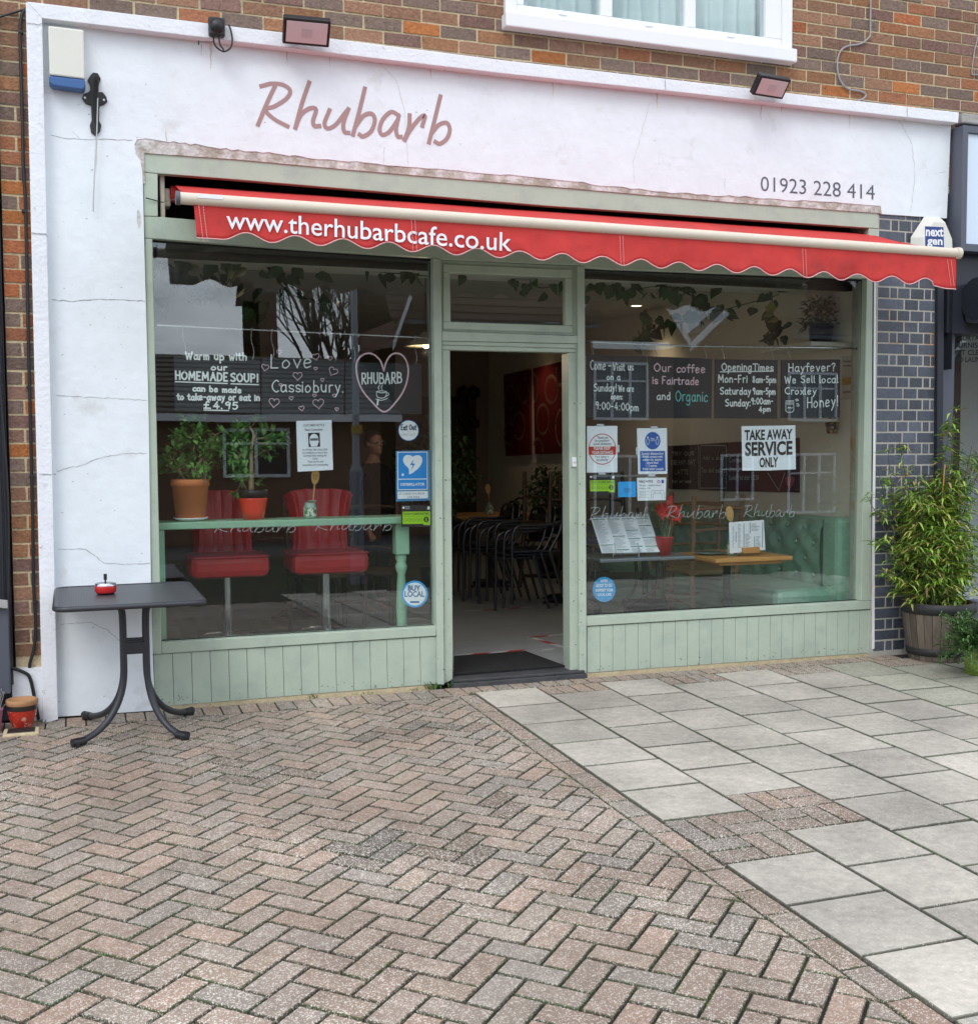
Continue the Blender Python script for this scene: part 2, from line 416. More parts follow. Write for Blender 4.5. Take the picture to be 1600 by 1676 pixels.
# ------------------------------------------------------------------ lettering
GL = {
'a': "6|5 5 3 6 1 4 1 1 3 0 5 2|5 6 5 1 6 0", 'b': "6|1 10 1 0|1 4 3 6 5 4 5 1 3 0 1 1", 'c': "5|5 5 3 6 1 4 1 1 3 0 5 1",
'd': "6|5 4 3 6 1 4 1 1 3 0 5 2|5 10 5 0", 'e': "6|1 3 5 4 4 6 2 6 1 3 2 0 5 1", 'f': "4|4 9 3 10 2 8 2 0|0 6 4 6",
'g': "6|5 5 3 6 1 4 1 1 3 0 5 2|5 6 5 -2 3 -4 1 -3", 'h': "6|1 10 1 0|1 4 3 6 5 4 5 0", 'i': "2|1 6 1 0|1 8 1 8.6",
'k': "5|1 10 1 0|5 6 1 3|2 4 5 0", 'l': "2.4|1 10 1 1 2 0", 'm': "8|1 6 1 0|1 4 2.5 6 4 4 4 0|4 4 5.5 6 7 4 7 0",
'n': "6|1 6 1 0|1 4 3 6 5 4 5 0", 'o': "6|3 6 1 4 1 1 3 0 5 2 5 4 3 6", 'p': "6|1 6 1 -4|1 4 3 6 5 4 5 1 3 0 1 1",
'r': "4.5|1 6 1 0|1 4 2 6 4 6", 's': "5|5 5 3 6 1 5 2 3 4 2.5 5 1 3 0 1 .8", 't': "4.5|2 9 2 1 4 0|0 6 4 6",
'u': "6|1 6 1 2 3 0 5 2|5 6 5 0", 'v': "5.5|1 6 3 0|3 0 5 6", 'w': "8|1 6 2.5 0|2.5 0 4 5|4 5 5.5 0|5.5 0 7 6",
'x': "5|1 6 5 0|5 6 1 0", 'y': "5.5|1 6 3 1|5 6 3 0 1 -4", 'A': "8|1 0 4 10|4 10 7 0|2 4 6 4", 'B': "7|1 10 1 0|1 10 5 9 5 6 1 5.5|1 5.5 6 4.5 6 1 1 0",
'C': "7|6 9 4 10 1 7 1 3 4 0 6 1", 'D': "7|1 10 1 0|1 10 5 9 6 5 5 1 1 0", 'E': "6|5 10 1 10|1 10 1 0|1 0 5 0|1 5 4 5",
'F': "6|5 10 1 10|1 10 1 0|1 5 4 5", 'H': "7|1 10 1 0|6 10 6 0|1 5 6 5", 'L': "6|1 10 1 0|1 0 5 0", 'M': "9|1 0 1.5 10|1.5 10 4.5 3|4.5 3 7.5 10|7.5 10 8 0",
'O': "8|4 10 1 7 1 3 4 0 7 3 7 7 4 10", 'P': "7|1 10 1 0|1 10 5 9.5 5 5.5 1 5", 'R': "7|1 10 1 0|1 10 5 9.5 5 5.5 1 5|2 5 6 0",
'S': "7|6 9 4 10 1 8 2 6 5 4.5 6 2 4 0 1 1", 'T': "7|0 10 7 10|3.5 10 3.5 0", 'U': "7|1 10 1 3 3.5 0 6 3 6 10", 'V': "8|1 10 4 0|4 0 7 10",
'W': "10|1 10 3 0|3 0 5 8|5 8 7 0|7 0 9 10", 'Y': "7|1 10 3.5 5|6 10 3.5 5|3.5 5 3.5 0", '0': "7|3.5 10 1 7 1 3 3.5 0 6 3 6 7 3.5 10", '1': "4|1 8 2.5 10|2.5 10 2.5 0",
'2': "6|1 8 3 10 5 8 4 5 1 0|1 0 5 0", '3': "6|1 9 3 10 5 8 3 5.5|3 5.5 5 3 3 0 1 1", '4': "7|4.5 10 1 3|1 3 6 3|4.5 6 4.5 0", '5': "6|5 10 1.5 10|1.5 10 1 6|1 6 4 6 5 3 3 0 1 1",
'7': "6|1 10 5 10|5 10 2 0", '8': "6|3 10 1 8 3 5.5 5 2.5 3 0 1 2.5 3 5.5 5 8 3 10", '9': "6|5 8 3 10 1 8 2 5.5 5 7|5 9 4 0", '£': "7|5 9 3 10 2 7 2 0|0 5 4 5|0 0 6 0",
'!': "3|1.5 10 1.5 3|1.5 1 1.5 .3", '?': "6|1 8 3 10 5 8 3 5 3 3|3 1 3 .3", '-': "5|1 4.5 4 4.5", '.': "3|1 .6 1.3 0", ':': "3|1 6 1 5.3|1 1 1 .3", '+': "6|1 5 5 5|3 7 3 3", ' ': "4",
"'": "2|1 10 1 8", 'K': "6|1 10 1 0|5 10 1 5|2 5.5 5 0", 'I': "3|1.5 10 1.5 0", 'N': "8|1 0 1 10|1 10 7 0|7 0 7 10", ',': "3|1 1 .6 -1"}
def strokes(s):
    out = []; x = 0
    for ch in s:
        g = GL[ch].split('|'); a = float(g[0])
        jy = RN.uniform(-.25, .25); jx = RN.uniform(-.2, .2)
        for st in g[1:]:
            q = [float(t) for t in st.split()]
            p = [(x + q[i] + jx + RN.uniform(-.15, .15), (q[i + 1] + jy) / 10) for i in range(0, len(q), 2)]
            out.append(spline([V((a_, b_, 0)) for a_, b_ in p], 5) if len(p) > 2 else [V((a_, b_, 0)) for a_, b_ in p])
        x += a + .9
    xs = [p[0] for st in out for p in st]
    x0, x1 = min(xs), max(xs)
    return [[((p[0] - x0) / (x1 - x0), p[1]) for p in st] for st in out]
def hand(mb, s, u0, v0, u1, v1, h, Y, wpx=2.4, slant=0, mi=0):
    """chalk handwriting: baseline from (u0,v0) to (u1,v1), capital height h, all in photo pixels on the plane Y"""
    for si, st in enumerate(strokes(s)):
        pts = [at(u0 + (u1 - u0) * x + slant * h * y, v0 + (v1 - v0) * x - h * y, Y - .00025 * (si % 4)) for x, y in st]
        mb.ribbon(pts, wpx * mpp(pts[0]), mi=mi)
def poly_px(mb, strokes_, Y, wpx, mi=0, smooth=True):
    for si, st in enumerate(strokes_):
        q = spline([V((a, b, 0)) for a, b in st], 6) if smooth and len(st) > 2 else [V((a, b, 0)) for a, b in st]
        pts = [at(p[0], p[1], Y - .00025 * (si % 4)) for p in q]
        mb.ribbon(pts, wpx * mpp(pts[0]), mi=mi)
_tcache = {}
def glyphs(s, bold):
    if (s, bold) in _tcache: return _tcache[(s, bold)]
    cu = bpy.data.curves.new('t', 'FONT'); cu.body = s; cu.offset = bold; cu.resolution_u = 3
    ob = bpy.data.objects.new('t', cu)
    me = bpy.data.meshes.new_from_object(ob)
    vs = [(p.co.x, p.co.y) for p in me.vertices]; fs = [list(p.vertices) for p in me.polygons]
    bpy.data.objects.remove(ob); bpy.data.meshes.remove(me); bpy.data.curves.remove(cu)
    x0 = min(p[0] for p in vs); x1 = max(p[0] for p in vs)
    r = ([((x - x0) / (x1 - x0), y / .69) for x, y in vs], fs)
    _tcache[(s, bold)] = r
    return r
def text(mb, s, u0, v0, u1, v1, h, Y, bold=0.0, slant=0, mi=0):
    """printed lettering: baseline from (u0,v0) to (u1,v1), capital height h, in photo pixels on the plane Y"""
    vs, fs = glyphs(s, bold)
    mb.add([at(u0 + (u1 - u0) * x + slant * h * y, v0 + (v1 - v0) * x - h * y, Y) for x, y in vs], fs, mi=mi)
def disc_px(mb, u, v, ru, rv, Y, mi=0, n=32, t=.0008):
    mb.px([(u + ru * cos(2 * pi * k / n), v + rv * sin(2 * pi * k / n)) for k in range(n)], Y, t, mi=mi)
def ring_px(mb, u, v, ru, rv, Y, wpx, mi=0, n=36):
    poly_px(mb, [[(u + ru * cos(2 * pi * k / n), v + rv * sin(2 * pi * k / n)) for k in range(n + 1)]], Y, wpx, mi, smooth=False)
def heart(u, v, s, rot=0):
    out = []
    for k in range(25):
        t = 2 * pi * k / 24
        x = 16 * sin(t) ** 3 / 16; y = -(13 * cos(t) - 5 * cos(2 * t) - 2 * cos(3 * t) - cos(4 * t)) / 16
        out.append((u + s * (x * cos(rot) - y * sin(rot)), v + s * (x * sin(rot) + y * cos(rot))))
    return out
RHUB = [[(145, 125), (200, 112), (260, 120), (292, 150), (270, 190), (210, 228), (165, 243), (210, 290), (280, 328)], [(215, 125), (175, 210), (130, 320)],
        [(388, 105), (350, 215), (318, 335)], [(318, 335), (345, 270), (390, 237), (422, 242), (407, 300), (415, 325), (440, 325)],
        [(490, 245), (465, 310), (480, 338), (520, 320), (560, 270), (585, 240)], [(585, 240), (560, 310), (565, 355), (587, 360)],
        [(668, 135), (640, 250), (608, 370)], [(622, 325), (660, 275), (700, 263), (718, 295), (700, 350), (660, 378), (640, 368)],
        [(835, 270), (800, 255), (760, 290), (742, 340), (755, 370), (790, 355), (830, 300), (838, 275)], [(838, 275), (825, 340), (833, 378), (850, 380)],
        [(893, 270), (890, 330), (868, 395)], [(868, 395), (900, 340), (945, 285), (970, 275), (957, 325)],
        [(1048, 175), (1020, 290), (990, 410)], [(1004, 362), (1040, 320), (1080, 310), (1095, 345), (1080, 390), (1045, 415), (1022, 405)]]

# ------------------------------------------------------------------ ground
G1 = paver_mat('block paving', (.62, .57, .50), .77)
G2 = paver_mat('concrete flags', (.60, .56, .50), .93)
JOINT = mat('mossy joint sand', (.030, .026, .018), 1, var=.4, vscale=40, bump=1, bscale=200, col2=(.05, .085, .015), c2scale=5, c2lo=.50, c2hi=.62)
ASPH = mat('asphalt', (.055, .055, .056), .9, var=.25, vscale=30, bump=.5, bscale=150)
def gp(x, y, dz=0): return V((x, y, gz(y) + dz))
mb = MB(); mb.add([(-200, -300, -9.0), (200, -300, -9.0), (200, -60, gz(-60) - .3), (-200, -60, gz(-60) - .3), (200, -14, gz(-14) - .01), (-200, -14, gz(-14) - .01)],
                  [(0, 1, 2, 3), (3, 2, 4, 5)])
tag(mb.build('ground', ASPH), None, None, kind='structure')
mb = MB(); mb.add([(-60, -14, gz(-14) - .0048), (60, -14, gz(-14) - .0048), (60, 0.3, -.0048), (-60, .3, -.0048)], [(0, 1, 2, 3)])
# the sheet under the paving: joint sand between blocks
tag(mb.build('paving_bed', JOINT), None, None, kind='structure')

def clip(poly, nx, ny, c):                           # keep nx*x+ny*y <= c
    out = []
    for i in range(len(poly)):
        a, b = poly[i], poly[(i + 1) % len(poly)]
        da = nx * a[0] + ny * a[1] - c; db = nx * b[0] + ny * b[1] - c
        if da <= 0: out.append(a)
        if (da < 0 < db) or (db < 0 < da):
            t = da / (da - db); out.append((a[0] + (b[0] - a[0]) * t, a[1] + (b[1] - a[1]) * t))
    return out
def area(p): return abs(sum(p[i][0] * p[(i + 1) % len(p)][1] - p[(i + 1) % len(p)][0] * p[i][1] for i in range(len(p)))) / 2
def shrink(p, g):
    cx = sum(q[0] for q in p) / len(p); cy = sum(q[1] for q in p) / len(p)
    n = len(p); out = []
    sgn = 1 if sum(p[i][0] * p[(i + 1) % n][1] - p[(i + 1) % n][0] * p[i][1] for i in range(n)) > 0 else -1
    for i in range(n):
        a, b, c = V((*p[i - 1], 0)), V((*p[i], 0)), V((*p[(i + 1) % n], 0))
        d1 = (b - a); d2 = (c - b)
        if d1.length < 1e-6 or d2.length < 1e-6: out.append(p[i]); continue
        d1.normalize(); d2.normalize()
        n1 = V((-d1.y, d1.x, 0)) * sgn; n2 = V((-d2.y, d2.x, 0)) * sgn
        m = (n1 + n2); l = m.length_squared
        m = m * (2 * g / l) if l > .2 else V((0, 0, 0))
        if m.length > 3 * g: m = m.normalized() * 3 * g
        out.append((b.x + m.x, b.y + m.y))
    return out
def block(mb, poly, col, joint=.004, ch=.0028, top=.0, tilt=.0015):
    if len(poly) < 3 or area(poly) < 2e-4: return
    o = shrink(poly, joint / 2); i_ = shrink(o, ch)
    if area(i_) < 1e-4 or area(i_) > area(o): return
    h = top + RN.uniform(-.0012, .0012); tx, ty = RN.uniform(-tilt, tilt), RN.uniform(-tilt, tilt)
    cx = sum(q[0] for q in o) / len(o); cy = sum(q[1] for q in o) / len(o)
    def z(x, y): return h + tx * (x - cx) * 8 + ty * (y - cy) * 8
    n = len(o)
    vs = [gp(x, y, z(x, y)) for x, y in i_] + [gp(x, y, z(x, y) - ch * .7) for x, y in o] + [gp(x, y, -.016) for x, y in o]
    fs = [list(range(n))] + [[k, (k + 1) % n, n + (k + 1) % n, n + k] for k in range(n)] + [[n + k, n + (k + 1) % n, 2 * n + (k + 1) % n, 2 * n + k] for k in range(n)]
    if sum(o[i][0] * o[(i + 1) % n][1] - o[(i + 1) % n][0] * o[i][1] for i in range(n)) < 0: fs = [f[::-1] for f in fs]
    g_ = RN.random()
    edge = tuple(a * .36 + b_ for a, b_ in zip(col, (.012, .018 + .03 * g_ * g_, .006)))
    mb.add(vs, fs[:1], col); o_ = len(mb.v) - len(vs)
    for f in fs[1:]: mb.f.append([i + o_ for i in f]); mb.c.append(edge); mb.m.append(0); mb.sm.append(False)
PAV = [(.262, .207, .172), (.245, .20, .175), (.235, .197, .178), (.225, .20, .185), (.28, .205, .17), (.25, .195, .165), (.255, .20, .172), (.24, .205, .18)]
def pcol():
    c = RN.choice(PAV); k = RN.uniform(.92, 1.15)
    return (c[0] * k * 1.05, c[1] * k * .985, c[2] * k * .90)
STAINS = [(atg(690, 1190), .16), (atg(375, 1252), .10), (atg(415, 1272), .12), (atg(490, 1268), .10), (atg(640, 1205), .16), (atg(820, 1318), .12), (atg(610, 1390), .14), (atg(730, 1395), .14), (atg(765, 1192), .12)]
def stain(c, x, y):
    for p, r in STAINS:
        d = ((x - p.x) ** 2 + (y - p.y) ** 2) ** .5
        if d < r: c = tuple(a * .62 for a in c)
    return c
S2 = sqrt(.5); WB = .1004
hx, hy = .67761, -2.78894
org = (hx + .071, hy + .071)
XL = 1.630                                          # left edge of the stretcher course between block paving and flags
mb = MB()
e1 = (S2, -S2); e2 = (-S2, -S2)
for p in range(-75, 40):
    for q in range(-22, 8):
        for kind in (0, 1):
            a0, b0 = p + 2 * q, p - 2 * q
            rect = ((0, 0), (2, 0), (2, 1), (0, 1)) if kind == 0 else ((0, 1), (1, 1), (1, 3), (0, 3))
            poly = [(org[0] + WB * ((a0 + i) * e1[0] + (b0 + j) * e2[0]), org[1] + WB * ((a0 + i) * e1[1] + (b0 + j) * e2[1])) for i, j in rect]
            cx = sum(t[0] for t in poly) / 4; cy = sum(t[1] for t in poly) / 4
            if cx < -3.2 or cx > 2 or cy < -5.6 or cy > .1: continue
            if cy < -4.75 and False: continue
            poly = clip(poly, 1, 0, XL); poly = clip(poly, 0, 1, -.225) if poly else poly
            if poly: block(mb, poly, stain(pcol(), cx, cy), joint=.0105)
# soldier course along the shopfront
x = -1.4
while x < 1.70:
    block(mb, [(x, -.223), (x + .1, -.223), (x + .1, -.024), (x, -.024)], pcol(), joint=.006); x += .1
while x < 4.75:
    block(mb, [(x, -.163), (x + .1, -.163), (x + .1, -.03), (x, -.03)], pcol(), joint=.006); x += .1
# stretcher course beside the flags
y = -.225
while y > -5.6:
    block(mb, [(XL, y - .2), (XL + .104, y - .2), (XL + .104, y), (XL, y)], tuple(a * .92 for a in pcol()), joint=.006); y -= .2
XF = 1.7405; CW = .3985; RW = .3915
xb = lambda k: XF + CW * k
# infill blocks at the staggered column heads, and the basket-weave patch
for k in range(0, 8):
    if k % 2:
        xx = xb(k)
        for i in range(4):
            block(mb, [(xx + i * .0996, -.36), (xx + i * .0996 + .0996, -.36), (xx + i * .0996 + .0996, -.165), (xx + i * .0996, -.165)], pcol(), joint=.006)
def basket(x0, x1, y0, y1):
    nx_, ny_ = round((x1 - x0) / .2), round((y0 - y1) / .2)
    for i in range(nx_):
        for j in range(ny_):
            ax, bx = x0 + (x1 - x0) * i / nx_, x0 + (x1 - x0) * (i + 1) / nx_
            ay, by = y0 - (y0 - y1) * j / ny_, y0 - (y0 - y1) * (j + 1) / ny_
            for h in (0, 1):
                if (i + j) % 2: block(mb, [(ax, ay + (by - ay) * (h + 1) / 2), (bx, ay + (by - ay) * (h + 1) / 2), (bx, ay + (by - ay) * h / 2), (ax, ay + (by - ay) * h / 2)], tuple(a * .85 for a in pcol()), joint=.007)
                else: block(mb, [(ax + (bx - ax) * h / 2, by), (ax + (bx - ax) * (h + 1) / 2, by), (ax + (bx - ax) * (h + 1) / 2, ay), (ax + (bx - ax) * h / 2, ay)], tuple(a * .85 for a in pcol()), joint=.007)
basket(xb(0), xb(1), -2.512, -2.988)
basket(xb(1), xb(2), -2.318, -2.765)
tag(mb.build('block_paving', G1), None, None, kind='structure')
mb = MB()
def flag(x0, x1, y0, y1):
    k = RN.uniform(.80, 1.08); c = (.435 * k, .395 * k, .34 * k)
    if x0 > 4.0 and y0 > -1.3: c = (.36 * k, .35 * k, .28 * k)
    block(mb, [(x0, y1), (x1, y1), (x1, y0), (x0, y0)], c, joint=.013, ch=.003, top=.0005, tilt=.0006)
for k in range(0, 17):
    y = -.165 if k % 2 == 0 else -.362
    first = True
    while y > -6.2:
        y2 = y - RW
        if first and k % 2 == 0: y2 = -.5545
        if first and k % 2 == 1: y2 = -.757
        first = False
        if k == 0 and y < -2.4 and y > -2.9: y = -2.989; continue
        if k == 1 and y < -2.25 and y > -2.6: y = -2.766; continue
        flag(xb(k), xb(k + 1), y, y2); y = y2
tag(mb.build('paving_flags', G2), None, None, kind='structure')
# moss and grass in the joints
mb = MB()
def tuft(x, y, n, h, sp):
    for _ in range(n):
        px_, py_ = x + RN.gauss(0, sp), y + RN.gauss(0, sp * .5)
        a = RN.uniform(0, 2 * pi)
        g = RN.uniform(.6, 1.2)
        mb.leaf(gp(px_, py_, -.004), (cos(a) * .5, sin(a) * .5, 1), (0, 0, 1), h * RN.uniform(.5, 1.2), .004, (.09 * g, .19 * g, .03 * g))
for u, v, n, h in ((695, 1119, 26, .06), (738, 1120, 22, .06), (768, 1118, 30, .055), (705, 1124, 14, .04), (510, 1137, 12, .035), (1202, 1474, 22, .02), (1100, 1342, 10, .015), (672, 1125, 10, .03), (590, 1128, 10, .03), (70, 1182, 14, .03)):
    p = atg(u, v); tuft(p.x, min(p.y, -.012), n, h, .022)
for _ in range(420):
    if RN.random() < .5:
        k = RN.randrange(1, 9); x_ = xb(k) + RN.gauss(0, .003); y_ = RN.uniform(-4.3, -.2)
    else:
        x_ = RN.uniform(-2, 1.6); y_ = RN.uniform(-3.4, -.23)
    tuft(x_, y_, 3, .011, .006)
tag(mb.build('grass', LEAF), None, None, kind='stuff')

# ------------------------------------------------------------------ the café building
cafe = thing('cafe_building', 'brick cafe building with white painted fascia, sage green shopfront and open door', 'building', (2, 0, 0))
RB = [(.23, .135, .10), (.20, .145, .115), (.27, .15, .095), (.30, .15, .08), (.22, .13, .105), (.19, .135, .11), (.28, .155, .10)]
RO = [(.40, .15, .055), (.37, .13, .06), (.33, .14, .075)]
def bricks(mb, X0, X1, Z0, Z1, Y, zj, xo, pick, holes=(), L=.213, H=.063, J=.012):
    k = math.floor((Z0 - zj) / .075)
    while True:
        z0 = zj + k * .075 + J / 2; z1 = z0 + H
        if z0 > Z1: break
        x = xo + (0 if k % 2 else .1125) - .225 * math.ceil((xo - X0) / .225 + 1)
        while x < X1:
            a, b = max(x, X0), min(x + L, X1); c, d = max(z0, Z0), min(z1, Z1)
            mx_, mz_ = (a + b) / 2, (c + d) / 2
            for h in holes:
                if h[2] < mz_ < h[3]:
                    if a < h[0] < b: b = h[0]
                    if a < h[1] < b: a = h[1]
            mx_ = (a + b) / 2
            if b - a > .012 and d - c > .008 and not any(h[0] <= mx_ <= h[1] and h[2] < mz_ < h[3] for h in holes):
                j = lambda: RN.uniform(-.0016, .0016)
                y = Y + RN.uniform(-.0025, .002)
                fr = [(a + j(), y + j() * .6, c + j()), (b + j(), y + j() * .6, c + j()), (b + j(), y + j() * .6, d + j()), (a + j(), y + j() * .6, d + j())]
                bk = [(p[0], Y + .03, p[2]) for p in fr]
                col = pick(mx_, mz_); kk = RN.uniform(.85, 1.18); col = tuple(min(1, t * kk) for t in col)
                mb.add(fr + bk, [(0, 1, 2, 3), (0, 4, 5, 1), (1, 5, 6, 2), (2, 6, 7, 3), (3, 7, 4, 0)], col)
            x += L + J
        k += 1
wl = at(826, 37, -.02); wr = at(1294, 89, -.02)      # upper window
WX0, WX1, WZ0, WZ1 = wl.x, wr.x, 3.90, 5.1
op = at(1438, 126, 0)
def pick_up(x, z):
    if abs(x - op.x) < .11 and abs(z - op.z) < .037: return (.62, .23, .06)
    return RN.choice(RO) if RN.random() < .08 else RN.choice(RB)
def pick_left(x, z):
    return RN.choice(RO) if RN.random() < .42 else RN.choice(RB)
mb = MB()
HOLE = [(WX0, WX1, WZ0, WZ1)]
XBE = at(2, 300, 0).x                                # outer corner of the brick pier on the left
bricks(mb, XBE, 9.0, 3.2, 5.6, 0.0, 2.65896, op.x - .1075, pick_up, HOLE)
bricks(mb, XBE, -.55, .32, 3.2, 0.0, 2.65896, XBE - .03, pick_left)
cz = 3.85
mb.build('brick_wall', BRICKM, cafe)
mb = MB()
mb.box(XBE, WX0, .0045, .22, 3.15, 5.6); mb.box(WX1, 9.0, .0045, .22, 3.15, 5.6); mb.box(WX0, WX1, .0045, .22, 3.15, WZ0); mb.box(WX0, WX1, .0045, .22, WZ1, 5.6)
mb.box(XBE, -.55, .0045, .22, .0, 3.15)
mb.build('mortar_joints', MORTAR, cafe)
# upper window
wf = MB()
wf.box(WX0, WX0 + .07, -.035, .06, WZ0 + .055, WZ1, b=.006); wf.box(WX1 - .07, WX1, -.035, .06, WZ0 + .055, WZ1, b=.006)
wf.box(WX0 - .012, WX1 + .012, -.075, .06, WZ0 - .03, WZ0 + .055, b=.008)
px_ = [at(857, 7, -.02).x, at(984, 24, -.02).x, at(1002, 27, -.02).x, at(1121.7, 42, -.02).x, at(1138.5, 45, -.02).x, at(1253.4, 59, -.02).x]
pz0 = at(1002, 27.5, -.02).z
fz0 = WZ0 + .055
wf.box(WX0 + .07, WX1 - .07, -.022, .06, fz0, pz0, b=.004)
for a, b in ((WX0 + .07, px_[0]), (px_[1], px_[2]), (px_[3], px_[4]), (px_[5], WX1 - .07)): wf.box(a, b, -.020, .058, pz0 + .0005, WZ1, b=.004)
uw = wf.build('upper_window', UPVC, cafe)
for i in range(3):
    m_ = MB(); m_.box(px_[2 * i], px_[2 * i + 1], .012, .018, pz0, WZ1); m_.build('pane', GLASS, uw)
    m_ = MB(); m_.box((px_[2 * i] + px_[2 * i + 1]) / 2 - .03, (px_[2 * i] + px_[2 * i + 1]) / 2 + .02, -.03, -.021, pz0 - .028, pz0 - .02); m_.build('drain_cap', UPVC, uw)
CURT = mat('pale curtain', (.62, .70, .70), .9, var=.06)
m_ = MB(); n = 160
vs = []
for i in range(n + 1):
    x_ = WX0 + .07 + (WX1 - WX0 - .14) * i / n
    y_ = .16 + .03 * sin(i * .62) + .02 * sin(i * .23 + 1)
    vs += [(x_, y_, WZ0), (x_, y_, WZ1)]
m_.add(vs, [(2 * i, 2 * i + 2, 2 * i + 3, 2 * i + 1) for i in range(n)], smooth=True); m_.build('curtain', CURT, uw)
m_ = MB(); m_.box(WX0, WX1, .24, .25, WZ0, WZ1); m_.build('room_behind', DARK, uw)

# white fascia and left pilaster
bot = [(1443, 350), (1441, 337), (1380, 332), (1300, 327.5), (1220, 322), (1140, 318), (1060, 311), (980, 302), (900, 292), (800, 284), (700, 275.5), (600, 266.5), (505, 257.5), (440, 250), (380, 245), (320, 236), (268, 230)]
rag = []
for i in range(len(bot) - 1):
    for k in range(6):
        t = k / 6; rag.append((bot[i][0] + (bot[i + 1][0] - bot[i][0]) * t, bot[i][1] + (bot[i + 1][1] - bot[i][1]) * t + (RN.uniform(-1.6, 1.6) if i > 1 else 0)))
pil = [(238, 226), (224, 228), (220, 236), (222, 252), (229, 262), (233, 280), (234.5, 330), (236, 395), (240, 550), (243.5, 700), (247, 950), (250, 1070), (252.5, 1130), (254, 1163), (180, 1168), (86, 1174), (80, 1100), (56, 24)]
m_ = MB(); m_.px([(60, 22), (1556, 197), (1549, 357)] + rag + pil, -.016, .20)
fas = m_.build('fascia', WHITE, cafe)
m_ = MB(); m_.px([(221, 224), (300, 231), (600, 263), (900, 288), (1200, 318), (1441, 334), (1442, 349), (1200, 331), (900, 305), (600, 280), (380, 260), (236, 250), (237, 300), (232, 300), (219, 255)], -.012, .1)
m_.build('exposed_render', MORTARP, cafe)
m_ = MB()
m_.px([(42, 3), (70, 12), (69, 29), (95, 1178), (70, 1186)], -.085, .09)
m_.px([(43, 1.6), (250, 26.5), (460, 52.5), (820, 97.3), (1090, 128.5), (1340, 157.4), (1569, 183.4), (1568, 201), (1340, 176), (1090, 148), (820, 119.4), (600, 93.5), (420, 71.3), (250, 51), (69, 29.5)], -.087, .092)
m_.build('surround', WHITE2, cafe, bevel=.004)
# painted name and number on the fascia
m_ = MB()
poly_px(m_, [[(380 + a / 3.077, 100 + b / 3.077) for a, b in st] for st in RHUB], -.0175, 6.9)
m_.build('painted_name', ROSE, fas)
m_ = MB(); text(m_, "01923 228 414", 1244.5, 312, 1431, 326.5, 24, -.0175, bold=-.004); m_.build('painted_number', SLATE, fas)
# cracks and chips in the paint
def crack(mb, pts, Y, w):
    out = []
    for i in range(len(pts) - 1):
        n_ = max(2, int(abs(pts[i + 1][0] - pts[i][0]) + abs(pts[i + 1][1] - pts[i][1])) // 6)
        for k in range(n_):
            t = k / n_; out.append((pts[i][0] + (pts[i + 1][0] - pts[i][0]) * t + RN.uniform(-.9, .9), pts[i][1] + (pts[i + 1][1] - pts[i][1]) * t + RN.uniform(-.9, .9)))
    out.append(pts[-1])
    for i in range(len(out) - 1): mb.ribbon([at(*out[i], Y), at(*out[i + 1], Y)], w * RN.uniform(.5, 1.2) * .0035)
CRK = mat('crack grime', (.36, .36, .37), .95)
for pts, w_ in (([(86, 491), (120, 493), (160, 490), (200, 490), (237, 493)], 1.1), ([(92, 648), (140, 650), (190, 652), (240, 655)], .8), ([(93, 771), (130, 762), (170, 748), (210, 742), (240, 742)], .8),
                ([(96, 899), (140, 899), (170, 921), (200, 924), (245, 922)], .9), ([(100, 1022), (150, 1019), (176, 1032), (196, 1049)], .7), ([(83, 221), (110, 226), (150, 228), (190, 228), (216, 229)], .8),
                ([(272, 215), (273, 230)], .8), ([(618, 100), (648, 130), (662, 180), (668, 270)], .45), ([(1471, 197), (1492, 235), (1497, 290), (1490, 347)], .7), ([(1063, 168), (1036, 265), (1038, 298)], .35),
                ([(1186, 292), (1186, 313)], .5), ([(1530, 284), (1548, 281)], .5), ([(118, 215), (130, 226)], .5), ([(629, 240), (627, 268)], .4)):
    m_ = MB(); crack(m_, pts, -.0172, w_); m_.build('crack', CRK, fas)
m_ = MB()
for _ in range(70):
    u, v = (RN.uniform(100, 1500), RN.uniform(80, 300)) if RN.random() < .45 else (RN.uniform(88, 240), RN.uniform(240, 1160))
    if v > 215 + (u - 230) * .08 and u > 232: continue
    if v < 60 + u * .11: continue
    a = RN.uniform(-.5, .5); l = RN.uniform(.6, 2.6)
    m_.ribbon([at(u, v, -.0172), at(u + l, v + a * l, -.0172)], RN.uniform(.0015, .004))
tag(m_.build('paint_specks', CRK, fas), None, None, kind='stuff')
for pts in ([(70, 37), (66, 39), (43, 37)], [(78, 386), (74, 383), (52, 381)], [(92, 777), (88, 776), (64, 776)], [(1089, 129), (1089, 147)], [(1484, 175), (1485, 190)]):
    m_ = MB(); crack(m_, pts, -.0895, 1.2); m_.build('crack', CRK, fas)
m_ = MB()
m_.px([(224, 345), (227, 343), (230, 352), (231, 366), (227, 373), (224, 362)], -.0175, .0012); m_.build('paint_chip', MORTARP, fas)

